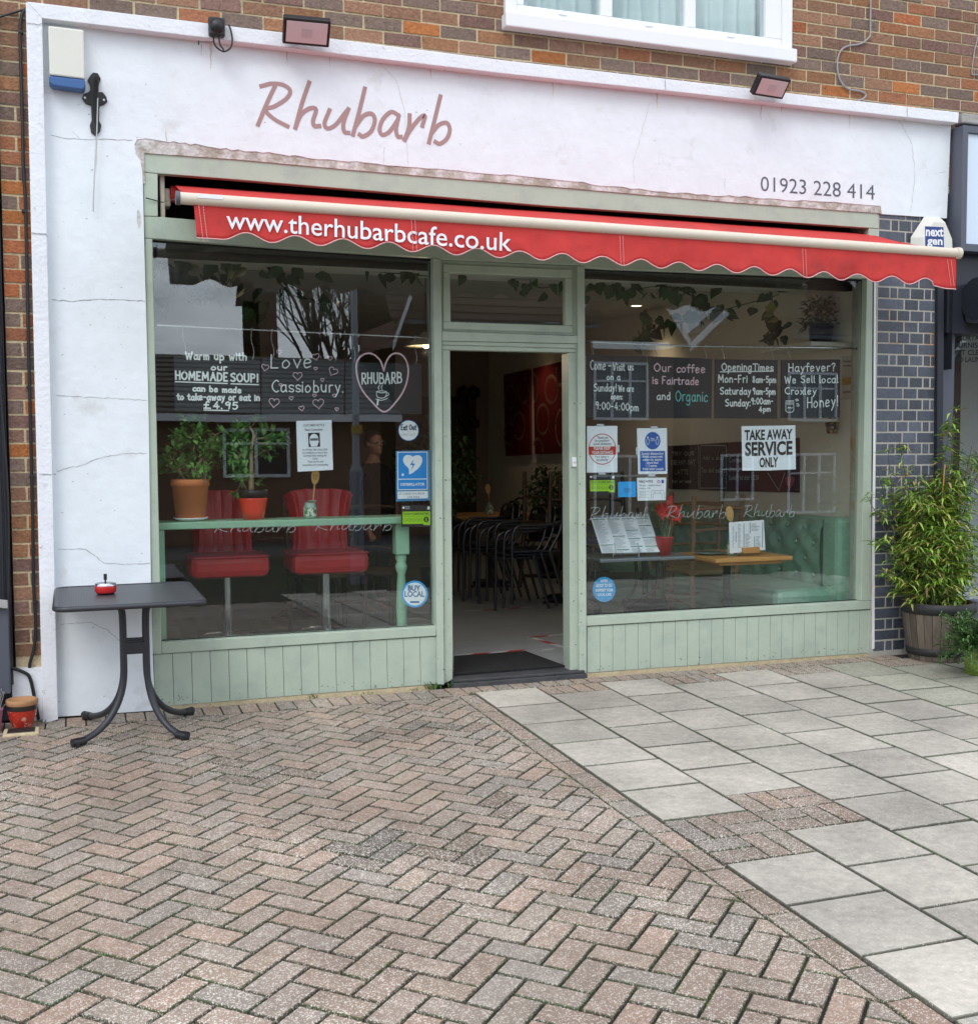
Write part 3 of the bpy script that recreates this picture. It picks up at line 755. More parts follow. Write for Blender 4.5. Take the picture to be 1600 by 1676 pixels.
STRK = mat('rust and drip streaks', (.62, .57, .52), .8, var=.25, vscale=20)
for u, v, l, w_ in ((345, 70, 45, 5), (330, 72, 20, 2), (470, 80, 28, 3), (1245, 166, 30, 3), (1279, 168, 22, 2), (158, 224, 60, 3), (540, 92, 18, 2), (1075, 152, 26, 3), (705, 112, 20, 2), (905, 132, 30, 2), (1390, 186, 24, 2)):
    m_ = MB(); pts_ = [(u + RN.uniform(-1, 1), v + l * k / 6) for k in range(7)]
    m_.prism([at(p_[0] - w_ * .5 * (1 - k / 6.5), p_[1], -.0168) for k, p_ in enumerate(pts_)] + [at(p_[0] + w_ * .5 * (1 - (6 - k) / 6.5), p_[1], -.0168) for k, p_ in enumerate(pts_[::-1])], (0, .0004, 0)); m_.build('drip_streak', STRK, fas)
# green shopfront joinery
def gpx(name, polys, parent=cafe, m=GREEN, bev=.004, label=None):
    q = MB()
    for i, (uv, Y, t) in enumerate(polys): q.px(uv, Y + .0007 * i, t)
    return q.build(name, m, parent, label, bevel=bev)
gpx('head_beam', [([(233, 249.5), (380, 259.5), (640, 282.5), (900, 305), (1170, 327), (1437, 347), (1437.5, 374), (1360, 368.5), (900, 337), (380, 293), (258, 283.5), (234, 281)], -.004, .05),
                  ([(234, 281.4), (258, 284), (258.5, 354), (235.5, 353)], -.002, .05), ([(1421.5, 373), (1437.5, 374.5), (1436, 455), (1428, 455), (1421, 402)], -.002, .05)])
rail = gpx('awning_recess_sill', [([(235.5, 353.4), (258.5, 354.4), (640, 386), (945, 410), (1421, 400), (1428, 459), (1417.8, 455.6), (998, 440), (956.7, 437.3), (945, 434), (722, 424.5), (708.3, 421.6), (480, 407), (249.4, 390.2), (236.5, 389.5)], .002, .05)])
m_ = MB(); a_ = at(240, 270, .3); b_ = at(1440, 360, .3)
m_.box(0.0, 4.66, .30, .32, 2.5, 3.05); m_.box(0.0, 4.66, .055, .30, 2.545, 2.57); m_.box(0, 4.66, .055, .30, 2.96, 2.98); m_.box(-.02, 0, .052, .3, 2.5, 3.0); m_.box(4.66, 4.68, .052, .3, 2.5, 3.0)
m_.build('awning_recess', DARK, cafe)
# display windows: the frame is the part, its pane a sub-part
dwl = gpx('display_window', [([(236.5, 390), (249.4, 390.6), (264.2, 1051.5), (265, 1070.5), (250, 1070.6)], .000, .09),
                             ([(264.3, 1051.6), (714.2, 1025.1), (713.5, 1041), (265.2, 1070.2)], .0008, .1)])
dwr = gpx('display_window', [([(959.7, 1009.6), (1408.4, 984), (1424.5, 983.5), (1424.3, 997), (959.9, 1024.9)], .0008, .1),
                             ([(1418.2, 456), (1428, 459.4), (1424.8, 983.2), (1408.6, 983.6)], .000, .09)])
GY = .060
for d_, uv in ((dwl, [(246, 380), (710, 412), (718, 1032), (258, 1060)]), (dwr, [(954, 428), (1424, 446), (1416, 990), (955, 1018)])):
    q = MB(); q.px([(u, v) for u, v in uv], GY, .006); q.build('pane', GLASS, d_)
def gasket(parent, lines, w=2.0):
    q = MB()
    for a, b in lines: q.ribbon([at(*a, GY - .006), at(*b, GY - .006)], w * .0036)
    q.build('gasket', SEAL, parent)
gasket(dwl, [((249, 394), (708, 425)), ((703.6, 424), (711.3, 1024)), ((265.5, 1049), (711.5, 1023.3))], 2.6)
gasket(dwr, [((957, 440), (1414, 459)), ((1410, 458), (1403.5, 985)), ((960.5, 1007), (1405, 982))], 3)
# tongue-and-groove stall risers
def riser(p, step, name='stall_riser'):
    (a, b, c, d) = p                                 # TL TR BR BL pixels
    A, B, C_, D = at(*a, .012), at(*b, .012), at(*c, .012), at(*d, .012)
    q = MB(); n = max(1, round((B - A).length / step)); g = .0022
    for i in range(n):
        s0, s1 = i / n, (i + 1) / n; L_ = (B - A).length
        t0 = A.lerp(B, s0 + g / L_); t1 = A.lerp(B, s1); b0 = D.lerp(C_, s0 + g / L_); b1 = D.lerp(C_, s1)
        q.prism([t0, t1, b1, b0], (0, .014, 0))
    r = q.build(name, GREEN, cafe, bevel=.0018)
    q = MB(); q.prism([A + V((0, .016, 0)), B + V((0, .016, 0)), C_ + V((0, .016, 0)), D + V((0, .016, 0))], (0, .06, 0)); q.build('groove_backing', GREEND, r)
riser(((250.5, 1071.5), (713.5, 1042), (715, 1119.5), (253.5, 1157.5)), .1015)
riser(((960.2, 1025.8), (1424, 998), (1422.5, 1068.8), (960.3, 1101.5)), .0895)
q = MB(); q.box(-.04, 1.55, .016, .2, -.05, .02); q.box(2.54, 4.66, .016, .2, -.05, .02); q.build('plinth', MORTAR, cafe)
# door posts, transom, door frame
gpx('door_frame', [([(708.6, 421.8), (721.8, 424.6), (723, 541), (727, 1121), (715, 1121), (714.4, 1025)], -.006, .11),
                   ([(944.7, 434), (956.7, 437), (959.7, 1009.5), (960, 1102), (948, 1104), (945.6, 700)], -.006, .11),
                   ([(723, 541.5), (944.9, 549.5), (945, 562), (723.2, 557.5)], .000, .1),
                   ([(723.4, 558), (945, 562.6), (945, 570), (723.4, 564)], .012, .08),
                   ([(723.4, 564.5), (945, 570.5), (945.1, 577), (930, 576.6), (736.4, 572.6), (723.5, 572)], .020, .07),
                   ([(723.6, 572.5), (736.3, 573), (741, 1060), (740.5, 1113), (727, 1119), (724.5, 700)], .021, .11),
                   ([(930, 577), (945, 577.4), (947.8, 1103), (932.6, 1099), (931.5, 800)], .021, .11)])
fl = gpx('fanlight', [([(725, 431.5), (937, 441), (937, 454.6), (736, 445.6), (725.1, 445)], .012, .05), ([(725.1, 445.4), (736, 446), (737.6, 527), (725.3, 526)], .0125, .05),
                      ([(925.4, 454.6), (937, 455), (937, 533), (925.4, 532.4)], .0125, .05), ([(725.3, 526.4), (737.6, 526.4), (925.4, 532.6), (937, 533.4), (937, 545), (725.3, 538.6)], .012, .05)])
q = MB(); q.px([(733, 442), (929, 451), (929, 536), (734, 530)], .035, .006); q.build('pane', GLASS, fl)
q = MB(); q.px([(722, 426), (944.8, 436), (944.8, 441.5), (937, 441), (725, 431.5), (725.3, 538.6), (937, 545), (937, 441), (944.8, 441.5), (944.9, 549), (723, 541)], .024, .04); q.build('rebate', GREEN, fl)
q = MB(); q.box(1.66, 2.53, -.035, .40, -.02, .028, b=.006); q.box(1.67, 2.52, -.02, .12, .028, .046, b=.004)
q.build('threshold', mat('worn slate step', (.05, .05, .055), .7, var=.4, vscale=14, bump=.5), cafe)
q = MB(); q.px([(936, 748), (943, 748.5), (943.5, 764), (936.5, 763.5)], .013, .012); c_ = at(939.5, 756, .012)
q.lathe((0, 0, 0), [(0.006, 0), (.006, .006), (0, .006)], 12)
nv = len(q.v) - 36
q.v[nv:] = [(c_.x + p[0], .012 - p[2], c_.z + p[1]) for p in q.v[nv:]]
q.build('doorbell', VWHITE, cafe)

q = MB()
for _ in range(170):
    u, v = RN.choice(((RN.uniform(716, 740), RN.uniform(640, 1110)), (RN.uniform(933, 958), RN.uniform(640, 1095)), (RN.uniform(262, 700), 0), (RN.uniform(965, 1415), 0)))
    Y_ = -.0075 if u < 727 or 946 < u < 959 else .0195
    if v == 0:
        v = (1157 - (u - 253) * .0815 - RN.uniform(1, 16)) if u < 710 else (1101 - (u - 960) * .0705 - RN.uniform(1, 14)); Y_ = .0112
    a = RN.uniform(-1, 1); q.ribbon([at(u, v, Y_), at(u + RN.uniform(.4, 2), v + a * 2, Y_)], RN.uniform(.0015, .006))
tag(q.build('paint_chips', mat('bare undercoat', (.56, .55, .47), .9, col2=(.12, .11, .08), c2scale=14, c2lo=.45, c2hi=.5), cafe), None, None, kind='stuff')
# blue brick pier on the right
PX0, PX1 = at(1433, 700, 0).x, at(1534, 700, 0).x
q = MB(); k = -33
BB = [(.088, .100, .130), (.074, .083, .108), (.105, .118, .150), (.064, .072, .092), (.082, .092, .120)]
rowA = [.101, .064, .106, .117, .062, .07]; rowB = [.222, .120, .178]
while True:
    z0 = 2.4947 + k * .075 + .005
    if z0 > 2.99: break
    row = rowA if k % 2 else rowB; sc_ = (PX1 - PX0) / sum(row); x = PX0
    for wd in row:
        a, b = x + .0055, x + wd * sc_ - .0055; y = RN.uniform(-.002, .002)
        if z0 > .02: q.box(a, b, y, .04, z0, z0 + .065, (lambda g_, c_: tuple(t * g_ for t in c_))(RN.uniform(.82, 1.22), RN.choice(BB)), b=.002)
        x += wd * sc_
    k += 1
pier = q.build('blue_brick_pier', BLUEB, cafe)
q = MB(); q.box(PX0 - .02, PX1, .0025, .25, -.03, 3.02); q.build('mortar_joints', MORTARW, pier)
q = MB(); q.px([(1430.2, 455), (1433.2, 455), (1430.6, 1062), (1427.4, 1062)], -.003, .02); q.build('sealant_strip', VWHITE, cafe)
q = MB(); q.px([(1428, 459), (1430.4, 455), (1427.4, 1064), (1424, 1068)], .004, .02); q.build('shadow_gap', SEAL, cafe)
# painted plinth of the brick pier on the left
q = MB(); q.px([(20, 1095), (72, 1093), (74, 1186), (20, 1188)], -.03, .06); q.build('painted_plinth', CONC if False else WHITE2, cafe)

# shell of the room: walls, ceiling, closed to the light
q = MB()
q.box(4.72, 4.95, .09, 8.3, 0, 3.2)
q.build('side_wall', CREAMW, cafe)
q = MB(); q.box(-.75, -.5, .12, 8.3, 0, 3.2); q.build('side_wall', mat('dark brown wall paint', (.13, .10, .075), .85, var=.1), cafe)
q = MB(); bx = 3.55
q.box(-.5, 3.75, 8.0, 8.3, 0.0, 3.2); q.box(3.75, 4.55, 8.0, 8.3, 2.12, 3.2); q.box(4.55, 4.72, 8.0, 8.3, 0, 3.2); q.box(3.4, 5.0, 9.6, 9.8, 0, 3.2)
q.build('back_wall', TAUPE, cafe)
q = MB(); q.box(-.5, 4.72, 1.05, 8.0, 2.72, 3.0); q.box(3.4, 5, 8.3, 9.8, 2.5, 2.7); q.build('ceiling', CEIL, cafe)
q = MB(); q.box(-.5, 4.72, .33, 1.05, 2.57, 3.0); q.build('bulkhead', mat('white bulkhead paint', (.86, .84, .78), .8), cafe)
q = MB(); q.box(-.9, 5.6, .22, 9.8, 3.2, 3.4); q.box(-.9, 5.6, .4, 9.8, 5.5, 5.7); q.box(-.9, -.6, .22, 9.8, 0, 5.5); q.box(5.4, 5.6, .25, 9.8, 0, 5.5); q.box(-.9, 5.6, 9.8, 10.0, 0, 5.5)
q.build('upper_floor', DARK, cafe)
q = MB(); q.box(-.6, 5.4, .12, 9.8, -.05, .05)
FLOORM = mat('grey timber floor', (.31, .33, .34), .45, var=.18, vscale=2.5, stretch=(1.2, 9, 1), bump=.1)
tag(q.build('floor', FLOORM), None, None, kind='structure')

# ------------------------------------------------------------------ awning
AY = -.75
LINING = mat('beige awning lining', (.62, .59, .53), .8)
aw = thing('awning', 'red canvas awning with scalloped valance pulled half out over the shopfront', 'awning', (2.4, -.3, 2.6))
XA0, XA1 = .13, 4.655
ZR = 2.865
barz = lambda x: 2.620 - .0045 * (x - .07) * 1.0 - .0
def zb(x): return 2.6195 + (2.5975 - 2.6195) * (x - .07) / 4.6
q = MB(); NX, NYc = 90, 10; vs = []
for i in range(NX + 1):
    x = XA0 + (XA1 - XA0) * i / NX
    for j in range(NYc + 1):
        t = j / NYc; y = .10 + (AY + .0 - .10) * t
        z = ZR + (zb(x) + .012 - ZR) * t - .012 * sin(pi * t) + .0045 * noise.noise((x * 2.2, t * 1.2, 0)) * sin(pi * t) * 2
        vs.append((x, y, z))
q.add(vs, [(i * (NYc + 1) + j, i * (NYc + 1) + j + 1, (i + 1) * (NYc + 1) + j + 1, (i + 1) * (NYc + 1) + j) for i in range(NX) for j in range(NYc)], smooth=True)
can = q.build('canopy', [RED, LINING], aw); so_ = can.modifiers.new('Solidify', 'SOLIDIFY'); so_.thickness = .0015; so_.material_offset = 1; so_.material_offset_rim = 0
q = MB(); q.tube([(.075, AY, zb(.075)), (4.67, AY, zb(4.67))], .029, 20); q.build('front_bar', CREAM, aw)
q = MB(); q.tube([(.062, AY, zb(.06)), (.082, AY, zb(.08))], .033, 18); q.build('end_cap', SLATE, aw)
q = MB(); q.tube([(4.664, AY, zb(4.66)), (4.694, AY, zb(4.69))], .035, 18); q.build('end_cap', CREAM, aw)
q = MB(); p = at(312, 322, AY); q.box(.16, .28, AY - .0312, AY - .028, zb(.2) + .002, zb(.2) + .02); q.build('maker_plate', UPVC, aw)
q = MB(); q.tube([(.11, .14, ZR - .043), (4.60, .14, ZR - .043)], .045, 20); q.build('roller', RED, aw)
q = MB(); q.box(.05, .075, .06, .24, 2.60, 2.93, b=.004); q.box(.075, .11, .12, .22, 2.75, 2.85, b=.01); q.build('bracket', CREAM, aw)
q = MB(); q.box(4.62, 4.645, .06, .24, 2.60, 2.93, b=.004); q.build('bracket', CREAM, aw)
q = MB(); q.tube([(.14, .12, 2.66), (.9, .06, 2.64), (1.15, .1, 2.66)], .02, 10); q.tube([(1.15, .1, 2.66), (.5, -.35, 2.63), (.30, AY + .03, 2.612)], .016, 10); q.build('folding_arm', CREAM, aw)
q = MB(); q.tube([(4.55, .12, 2.66), (3.8, .06, 2.64), (3.55, .1, 2.66)], .02, 10); q.tube([(3.55, .1, 2.66), (4.2, -.35, 2.61), (4.45, AY + .03, 2.60)], .016, 10); q.build('folding_arm', CREAM, aw)
# valance with its scallops
PER, PH = .2375, .395
def zval(x):
    base = 2.4545 + (2.4165 - 2.4545) * (x - .45) / 3.7
    if x > 4.49: return base - .020 - .012 * min(1, (x - 4.49) / .1)
    if x < .27: return base - .020
    return base + .0205 * cos(2 * pi * (x - PH) / PER)
q = MB(); NX = 400; NZ = 8; vs = []
for i in range(NX + 1):
    x = XA0 + .015 + (XA1 - XA0 - .005) * i / NX
    z1, z0 = zb(x) - .02, zval(x)
    for j in range(NZ + 1):
        t = j / NZ
        xs = x + (.012 * t if i == 0 else 0)
        y = AY - .004 + t * (.006 * sin(x * 5.2) + .010 * noise.noise((x * 6, t * 1.6, 3)) + .004 * noise.noise((x * 20, t * 4, 7)))
        vs.append((xs, y, z1 + (z0 - z1) * t))
q.add(vs, [(i * (NZ + 1) + j, i * (NZ + 1) + j + 1, (i + 1) * (NZ + 1) + j + 1, (i + 1) * (NZ + 1) + j) for i in range(NX) for j in range(NZ)], smooth=True)
val = q.build('valance', [RED, LINING], aw); so_ = val.modifiers.new('Solidify', 'SOLIDIFY'); so_.thickness = .0012; so_.material_offset = 1; so_.material_offset_rim = 0
q = MB(); q.tube([V(vs[i * (NZ + 1) + NZ]) + V((0, 0, -.001)) for i in range(NX + 1)], .0032, 6); q.build('scallop_trim', REDTRIM, val)
STITCH = mat('pale stitching', (.70, .30, .28), .8)
for u0, v0, u1, v1 in ((325, 333, 333, 397), (332, 333, 340, 397), (673, 357, 676, 411), (679, 358, 682, 412), (1014, 386, 1016, 436), (1019, 386, 1021, 437), (1313, 408, 1315, 455), (1318, 408, 1320, 456), (1550, 424, 1556, 468), (1556, 425, 1561, 468)):
    q = MB()
    for k in range(14):
        t = k / 14; q.ribbon([at(u0 + (u1 - u0) * t, v0 + (v1 - v0) * t, AY - .016), at(u0 + (u1 - u0) * (t + .045), v0 + (v1 - v0) * (t + .045), AY - .016)], .003)
    q.build('seam_stitching', STITCH, val)
q = MB(); text(q, "www.therhubarbcafe.co.uk", 371, 372.5, 838, 410.5, 30, AY - .0205, bold=.006)
q.v = [(p[0], AY - .0115 + max(0, min(1, (zb(p[0]) - .02 - p[2]) / .18)) * (.006 * sin(p[0] * 5.2) + .010 * noise.noise((p[0] * 6, (zb(p[0]) - .02 - p[2]) / .18 * 1.6, 3)) + .004 * noise.noise((p[0] * 20, (zb(p[0]) - .02 - p[2]) / .18 * 4, 7))), p[2]) for p in q.v]
q.build('web_address', VWHITE, val)
# odds and ends lying in the awning recess
q = MB(); q.tube([(.06, -.004, 2.745), (-.03, -.02, 2.76)], .003, 6); q.tube([(.06, -.004, 2.745), (.075, AY, zb(.07))], .0015, 5); q.build('tie_wire', BLACK, aw)

# ------------------------------------------------------------------ fittings on the front
LGT = mat('lamp glass pinkish', (.66, .56, .58), .15, spec=.6)
def floodlight(name, label, u, v, W, H, tilt, rollz):
    c = at(u, v, -.20)
    th = thing(name, label, 'floodlight', c, 'floodlights above the fascia')
    R_ = Matrix.Translation(c) @ Matrix.Rotation(rollz, 4, 'Z') @ Matrix.Rotation(tilt, 4, 'X')
    q = MB(); q.box(-W / 2, W / 2, 0, .045, -H / 2, H / 2, mtx=R_, b=.006)
    for k in range(6): q.box(-W / 2 + .03 + k * (W - .06) / 5 - .004, -W / 2 + .03 + k * (W - .06) / 5 + .004, .045, .065, -H / 2 + .02, H / 2 - .02, mtx=R_)
    h = q.build('housing', BLACK, th)
    q = MB(); q.box(-W / 2 + .016, W / 2 - .016, -.003, .002, -H / 2 + .016, H / 2 - .016, mtx=R_); g = q.build('lens', LGT, th)
    q = MB(); q.box(-.028, .028, -.0045, -.0028, -.022, .022, mtx=R_); q.build('diode_plate', mat('diode plate', (.55, .46, .48), .4), g)
    q = MB(); q.tube([R_ @ V((-W * .3, .045, 0)), V((c.x - W * .25, -.088, c.z + .01)), V((c.x + W * .25, -.088, c.z + .01)), R_ @ V((W * .3, .045, 0))], .009, 8); q.build('bracket', BLACK, th)
floodlight('floodlight', 'black square floodlight above the painted name, pink tinted lens facing down', 502, 53, .25, .145, radians(42), radians(-4))
floodlight('floodlight', 'black floodlight on the fascia ledge above the telephone number', 1263, 143, .235, .13, radians(42), radians(6))
c = at(354, 45, -.10)
th = thing('junction_box', 'black plastic sensor box with looped cable on the white ledge', 'sensor', c)
q = MB(); q.box(c.x - .042, c.x + .042, -.13, -.088, c.z - .048, c.z + .048, b=.008); q.build('housing', BLACK, th)
q = MB(); q.lathe((0, 0, 0), [(.038, 0), (.034, .012), (.02, .022), (0, .024)], 20); q.v = [(c.x + p[0], -.13 - p[2], c.z + p[1]) for p in q.v]; q.build('dome', BLACK, th)
for du in (0, 9):
    q = MB(); a = [(349 + du, 60), (351 + du, 72), (358 + du * .8, 80), (367, 84), (377, 78), (380, 66), (378, 50), (374, 40)]
    q.tube(spline([at(u, v, -.10 - du * .001) for u, v in a], 6), .0045, 8); q.build('cable', BLACK, th)
q = MB(); q.tube([at(325, 68, -.095), at(350, 68, -.098)], .002, 6); q.tube([at(325, 66, -.095), at(325, 73, -.095)], .004, 6); q.build('peg', BLACK, th)
ABX = mat('cream alarm plastic', (.70, .69, .62), .45, var=.03)
AB2 = mat('blue plastic', (.03, .11, .30), .35)
p0, p1 = at(78, 41, -.09), at(138, 146, -.09)
th = thing('alarm_box', 'cream alarm box with a blue base in the top corner of the fascia', 'alarm box', at(108, 95, -.02))
q = MB(); q.px([(78.5, 41), (137, 48), (139, 129), (81, 122)], -.09, .075); q.build('housing', ABX, th, bevel=.008)
q = MB(); q.px([(80, 123.5), (139, 130), (140, 141), (136, 146.5), (86, 139.5), (80.5, 134)], -.094, .075); q.build('strobe_lens', AB2, th, bevel=.006)
# hanging sign bracket left bare
c = at(155, 165, -.02)
th = thing('iron_bracket', 'black iron bracket with a thin hanging rod on the white pilaster', 'bracket', c)
q = MB(); q.px([(147, 124), (152, 118), (160, 119), (165, 128), (162, 138), (161, 150), (168, 150), (174, 158), (176, 165), (171, 170), (163, 173), (162, 197), (166, 204), (164, 214), (157, 222), (149, 216), (147, 204), (150, 196), (149, 172), (140, 169), (134, 160), (137, 153), (145, 150), (148, 146), (147, 138), (143, 131)], -.028, .012); q.build('back_plate', BLACKM, th, bevel=.003)
q = MB(); q.tube([at(158, 128, -.03), at(158, 128, -.12)], .012, 10); q.tube([at(158, 128, -.10), at(157, 160, -.05), at(158, 200, -.03)], [.011, .013, .008], 8); q.build('hinge_arm', BLACKM, th)
for u, v in ((139, 159.5), (170, 163)):
    q = MB(); q.tube([at(u, v, -.027), at(u, v, -.032)], .006, 10); q.build('screw', VWHITE, th)
q = MB(); q.tube(spline([at(160, 160, -.06), at(158, 225, -.05), at(154, 300, -.05), at(152.5, 346, -.05)], 6), .0035, 7); q.build('rod', STEEL, th)
# second alarm sounder
th = thing('alarm_box', 'cream bell shaped alarm box behind the right end of the red awning', 'alarm box', at(1520, 400, 0))
oc = [(1512, 354), (1538, 355.5), (1553, 392), (1554, 412), (1548, 440), (1497, 440), (1489, 414), (1490, 388)]
q = MB(); a = [at(u, v, -.015) for u, v in oc]; cc = sum(a, V()) / 8
b = [cc + (p - cc) * .74 + V((0, -.075, -.0)) for p in a]
q.add(a + b, [list(range(15, 7, -1))] + [[i, 8 + i, 8 + (i + 1) % 8, (i + 1) % 8] for i in range(8)]); h = q.build('housing', ABX, th, bevel=.004)
f0 = b[0].y - .002
q = MB(); q.px([(1513.5, 370), (1543.5, 371.5), (1544.5, 405), (1514, 404)], f0, .002); st_ = q.build('sticker', mat('sticker navy', (.02, .05, .22), .4), th)
q = MB(); text(q, "next", 1514.5, 385.5, 1543.5, 386.5, 14.5, f0 - .0012, bold=.03); text(q, "gen", 1517, 399.5, 1542, 400.5, 12.5, f0 - .0012, bold=.03); q.build('lettering', VWHITE, st_)
# cables
def cable(name, label, pts, Y, r, m=BLACK, clips=()):
    q = MB(); P_ = [at(*p, Y) for p in pts]
    q.tube(spline(P_, 5), r, 8)
    o = q.build(name, m); tag(o, label, 'cable')
    for u, v in clips:
        k = MB(); c = at(u, v, Y); k.box(c.x - .012, c.x + .012, Y - r - .003, 0.0, c.z - .006, c.z + .006); k.build('clip', m, o)
CABG = mat('grey cable sheath', (.30, .30, .31), .5)
zc = [(520, 0), (517, 180), (515, 330), (505, 372), (440, 428), (370, 450), (300, 458), (235, 490), (200, 545), (184, 620), (186, 710), (205, 790), (250, 860), (310, 898), (400, 912), (450, 930), (470, 958), (445, 990), (390, 1015)]
cable('grey_cable', 'loose grey cable curling down the brick wall above the fascia', [(1340 + a / 6.154, b / 6.154) for a, b in zc], -.012, .006, CABG)
cable('black_cable', 'black cables clipped down the brick pier at the left edge', [(45, 12), (36, 24), (33, 52), (34.5, 120), (37, 210), (38.5, 280), (42, 341), (46.6, 560), (50.7, 726), (53.5, 848), (55, 953), (58.5, 1024), (55.5, 1062), (48.5, 1091), (53.5, 1120), (62, 1160), (65, 1180)], -.018, .0085, BLACK,
      [(34, 52), (39.5, 345), (47.2, 633), (52, 780), (54, 900), (57.5, 985)])
cable('black_cable', 'thin black cable strung in from the left to the corner of the white surround', [(-60, 46), (0, 27), (41, 14.5)], -.02, .006, BLACK)
cable('black_cable', 'short black cable looping from the grey cabinet to the pier foot', [(-40, 1090), (5, 1090), (22, 1094), (40, 1101), (49, 1110), (56, 1140), (63, 1178)], -.045, .009, BLACK)
cable('pale_cable', 'pale cable hanging on the brick wall at the top right', [(1600, 60), (1594, 85), (1590, 118), (1594, 122), (1612, 122)], -.012, .004, CABG)

# ------------------------------------------------------------------ neighbours
ng = thing('neighbour_shop', 'neighbouring laundry shop with black frame, grey sign box and lettered window', 'shopfront', (6, 0, 0))
NB = mat('black shop paint', (.022, .025, .035), .4, var=.1)
NG = mat('dark grey frame paint', (.085, .095, .125), .45)
ACR = mat('unlit pale blue sign face', (.62, .72, .84), .35)
def xY(u, v, Y): return at(u, v, Y)
q = MB(); q.px([(1534.5, 455), (1544.5, 455), (1540, 1062), (1531, 1062)], -.03, .2); q.build('drainpipe_trim', NB, ng)
sx0, sx1 = at(1574, 300, -.12).x, 8.6
zt, zb_ = at(1574, 204, -.12).z, at(1574, 410, -.12).z
q = MB(); q.box(sx0, sx0 + .045, -.12, .1, zb_, zt); q.box(sx1, sx1 + .045, -.12, .1, zb_, zt); q.box(sx0 + .045, sx1, -.12, .1, zt - .045, zt); q.box(sx0 + .045, sx1, -.12, .1, zb_, zb_ + .05); q.build('sign_box', NG, ng, bevel=.002)
q = MB(); q.box(sx0 + .046, sx1, -.10, .09, zb_ + .051, zt - .046); q.build('sign_face', ACR, ng)
q = MB(); q.box(at(1554, 300, 0).x, sx0 + .002, -.05, .05, 1.95, zt - .01); q.build('side_board', NB, ng)
q = MB(); q.box(sx0 - .02, 9.0, -.02, .15, 2.2, zb_ - .003)
q.tube([(sx0 + .10, -.16, 2.42), (sx1, -.16, 2.42)], .145, 20); q.build('shutter_box', NB, ng)
q = MB(); q.box(sx0 + .12, sx1, -.31, -.02, 2.27, 2.55, b=.03); q.build('shutter_hood', NG, ng)
q = MB(); ledz = at(1585, 192, -.05).z; q.box(at(1571, 190, -.05).x, 9.2, -.07, .05, at(1580, 203, -.05).z, at(1571, 185, -.05).z); q.build('concrete_ledge', CONC, ng, bevel=.01)
jx0, jx1 = at(1547.5, 560, .03).x, at(1562, 560, .03).x
q = MB(); q.box(jx0 - .06, jx1, .03, .14, .0, 2.22); q.box(jx1, 9, .03, .14, 0, .32); q.build('window_frame', NG, ng)
q = MB(); q.box(jx1, 9, .12, .126, .32, 2.22); pn = q.build('pane', GLASS, ng)
q = MB()
for s_, v, u0 in (("CURTAINS", 557, 1567.5), ("FURNISHINGS", 569, 1563.5), ("DUVET CLEANING", 581, 1545), ("AND LAUNDRY", 592.5, 1554)):
    L_ = {"CURTAINS": 50, "FURNISHINGS": 69, "DUVET CLEANING": 92, "AND LAUNDRY": 70}[s_]
    text(q, s_, u0, v, u0 + L_, v - .5, 8.2, .116, bold=.02)
q.build('window_lettering', INK, pn)
q = MB(); q.box(jx1 - .3, 9.2, 1.6, 1.7, 0, 3); q.box(5.6, 9.2, .14, 1.6, -.05, .05); q.box(5.6, 9.2, .14, 1.7, 2.9, 3.0); q.box(9.0, 9.2, -.02, 1.7, 0, 3.2); q.build('back_room', mat('grey back room', (.62, .63, .64), .8), ng)
ngl = thing('neighbour_frontage', 'dark grey frontage of the left neighbour beyond the brick pier', 'shopfront', (-1.2, 0, 0))
q = MB(); q.box(-3.5, XBE - .012, .02, .2, 0, 3.9); q.build('dark_panel', NB, ngl)
q = MB(); q.px([(-60, 985), (14, 985), (17.5, 1136), (-60, 1140)], -.10, .12); cab = q.build('meter_cabinet', NG, ngl, bevel=.006)
q = MB(); q.px([(-20, 980), (12, 983.5), (12.4, 996), (-20, 993)], -.135, .03); q.build('cabinet_ledge', CONC, ngl)
q = MB(); q.tube([(XBE - .05, -.03, 3.6), (XBE - .045, -.03, 1.1), (XBE - .04, -.03, .2)], .028, 12); q.build('drainpipe', NB, ngl)
for k in range(3):
    q = MB(); q.tube(spline([(XBE - .02 - .03 * k, -.05, 3.7), (XBE - .045 - .02 * k, -.06, 2.2), (XBE - .01 - .035 * k, -.07, 1.2), (XBE - .03 - .02 * k, -.07, .5)], 6), .006, 6); q.build('cable', BLACK, ngl)

# ------------------------------------------------------------------ bistro table outside and what stands on it
TZ = .705
A_, B_, C2, D2 = atz(90, 990, TZ), atz(334, 980.5, TZ), atz(322, 954, TZ), atz(104, 957, TZ)
cx, cy = (A_.x + B_.x) / 2, (A_.y + C2.y) / 2
tab = thing('bistro_table', 'square dark grey metal bistro table standing in front of the white pilaster', 'table', (cx, cy, gz(cy)))
hw = (B_.x - A_.x) / 2; hd = (D2.y - A_.y) / 2
rc = .06
def rrect(hw, hd, rc, n=6):
    out = []
    for sx, sy, a0 in ((1, 1, 0), (-1, 1, pi / 2), (-1, -1, pi), (1, -1, 3 * pi / 2)):
        for k in range(n + 1):
            a = a0 + pi / 2 * k / n; out.append((sx * (hw - rc) + rc * cos(a), sy * (hd - rc) + rc * sin(a)))
    return out
rr = rrect(hw, hd, rc)
def tp(x, y, z): return V((cx + x, cy + y, z + .004 * x))
q = MB(); q.tube([tp(x, y, TZ - .012) for x, y in rr] + [tp(*rr[0], TZ - .012), tp(*rr[1], TZ - .012)], .0135, 10); top = q.build('table_rim', GUN, tab)
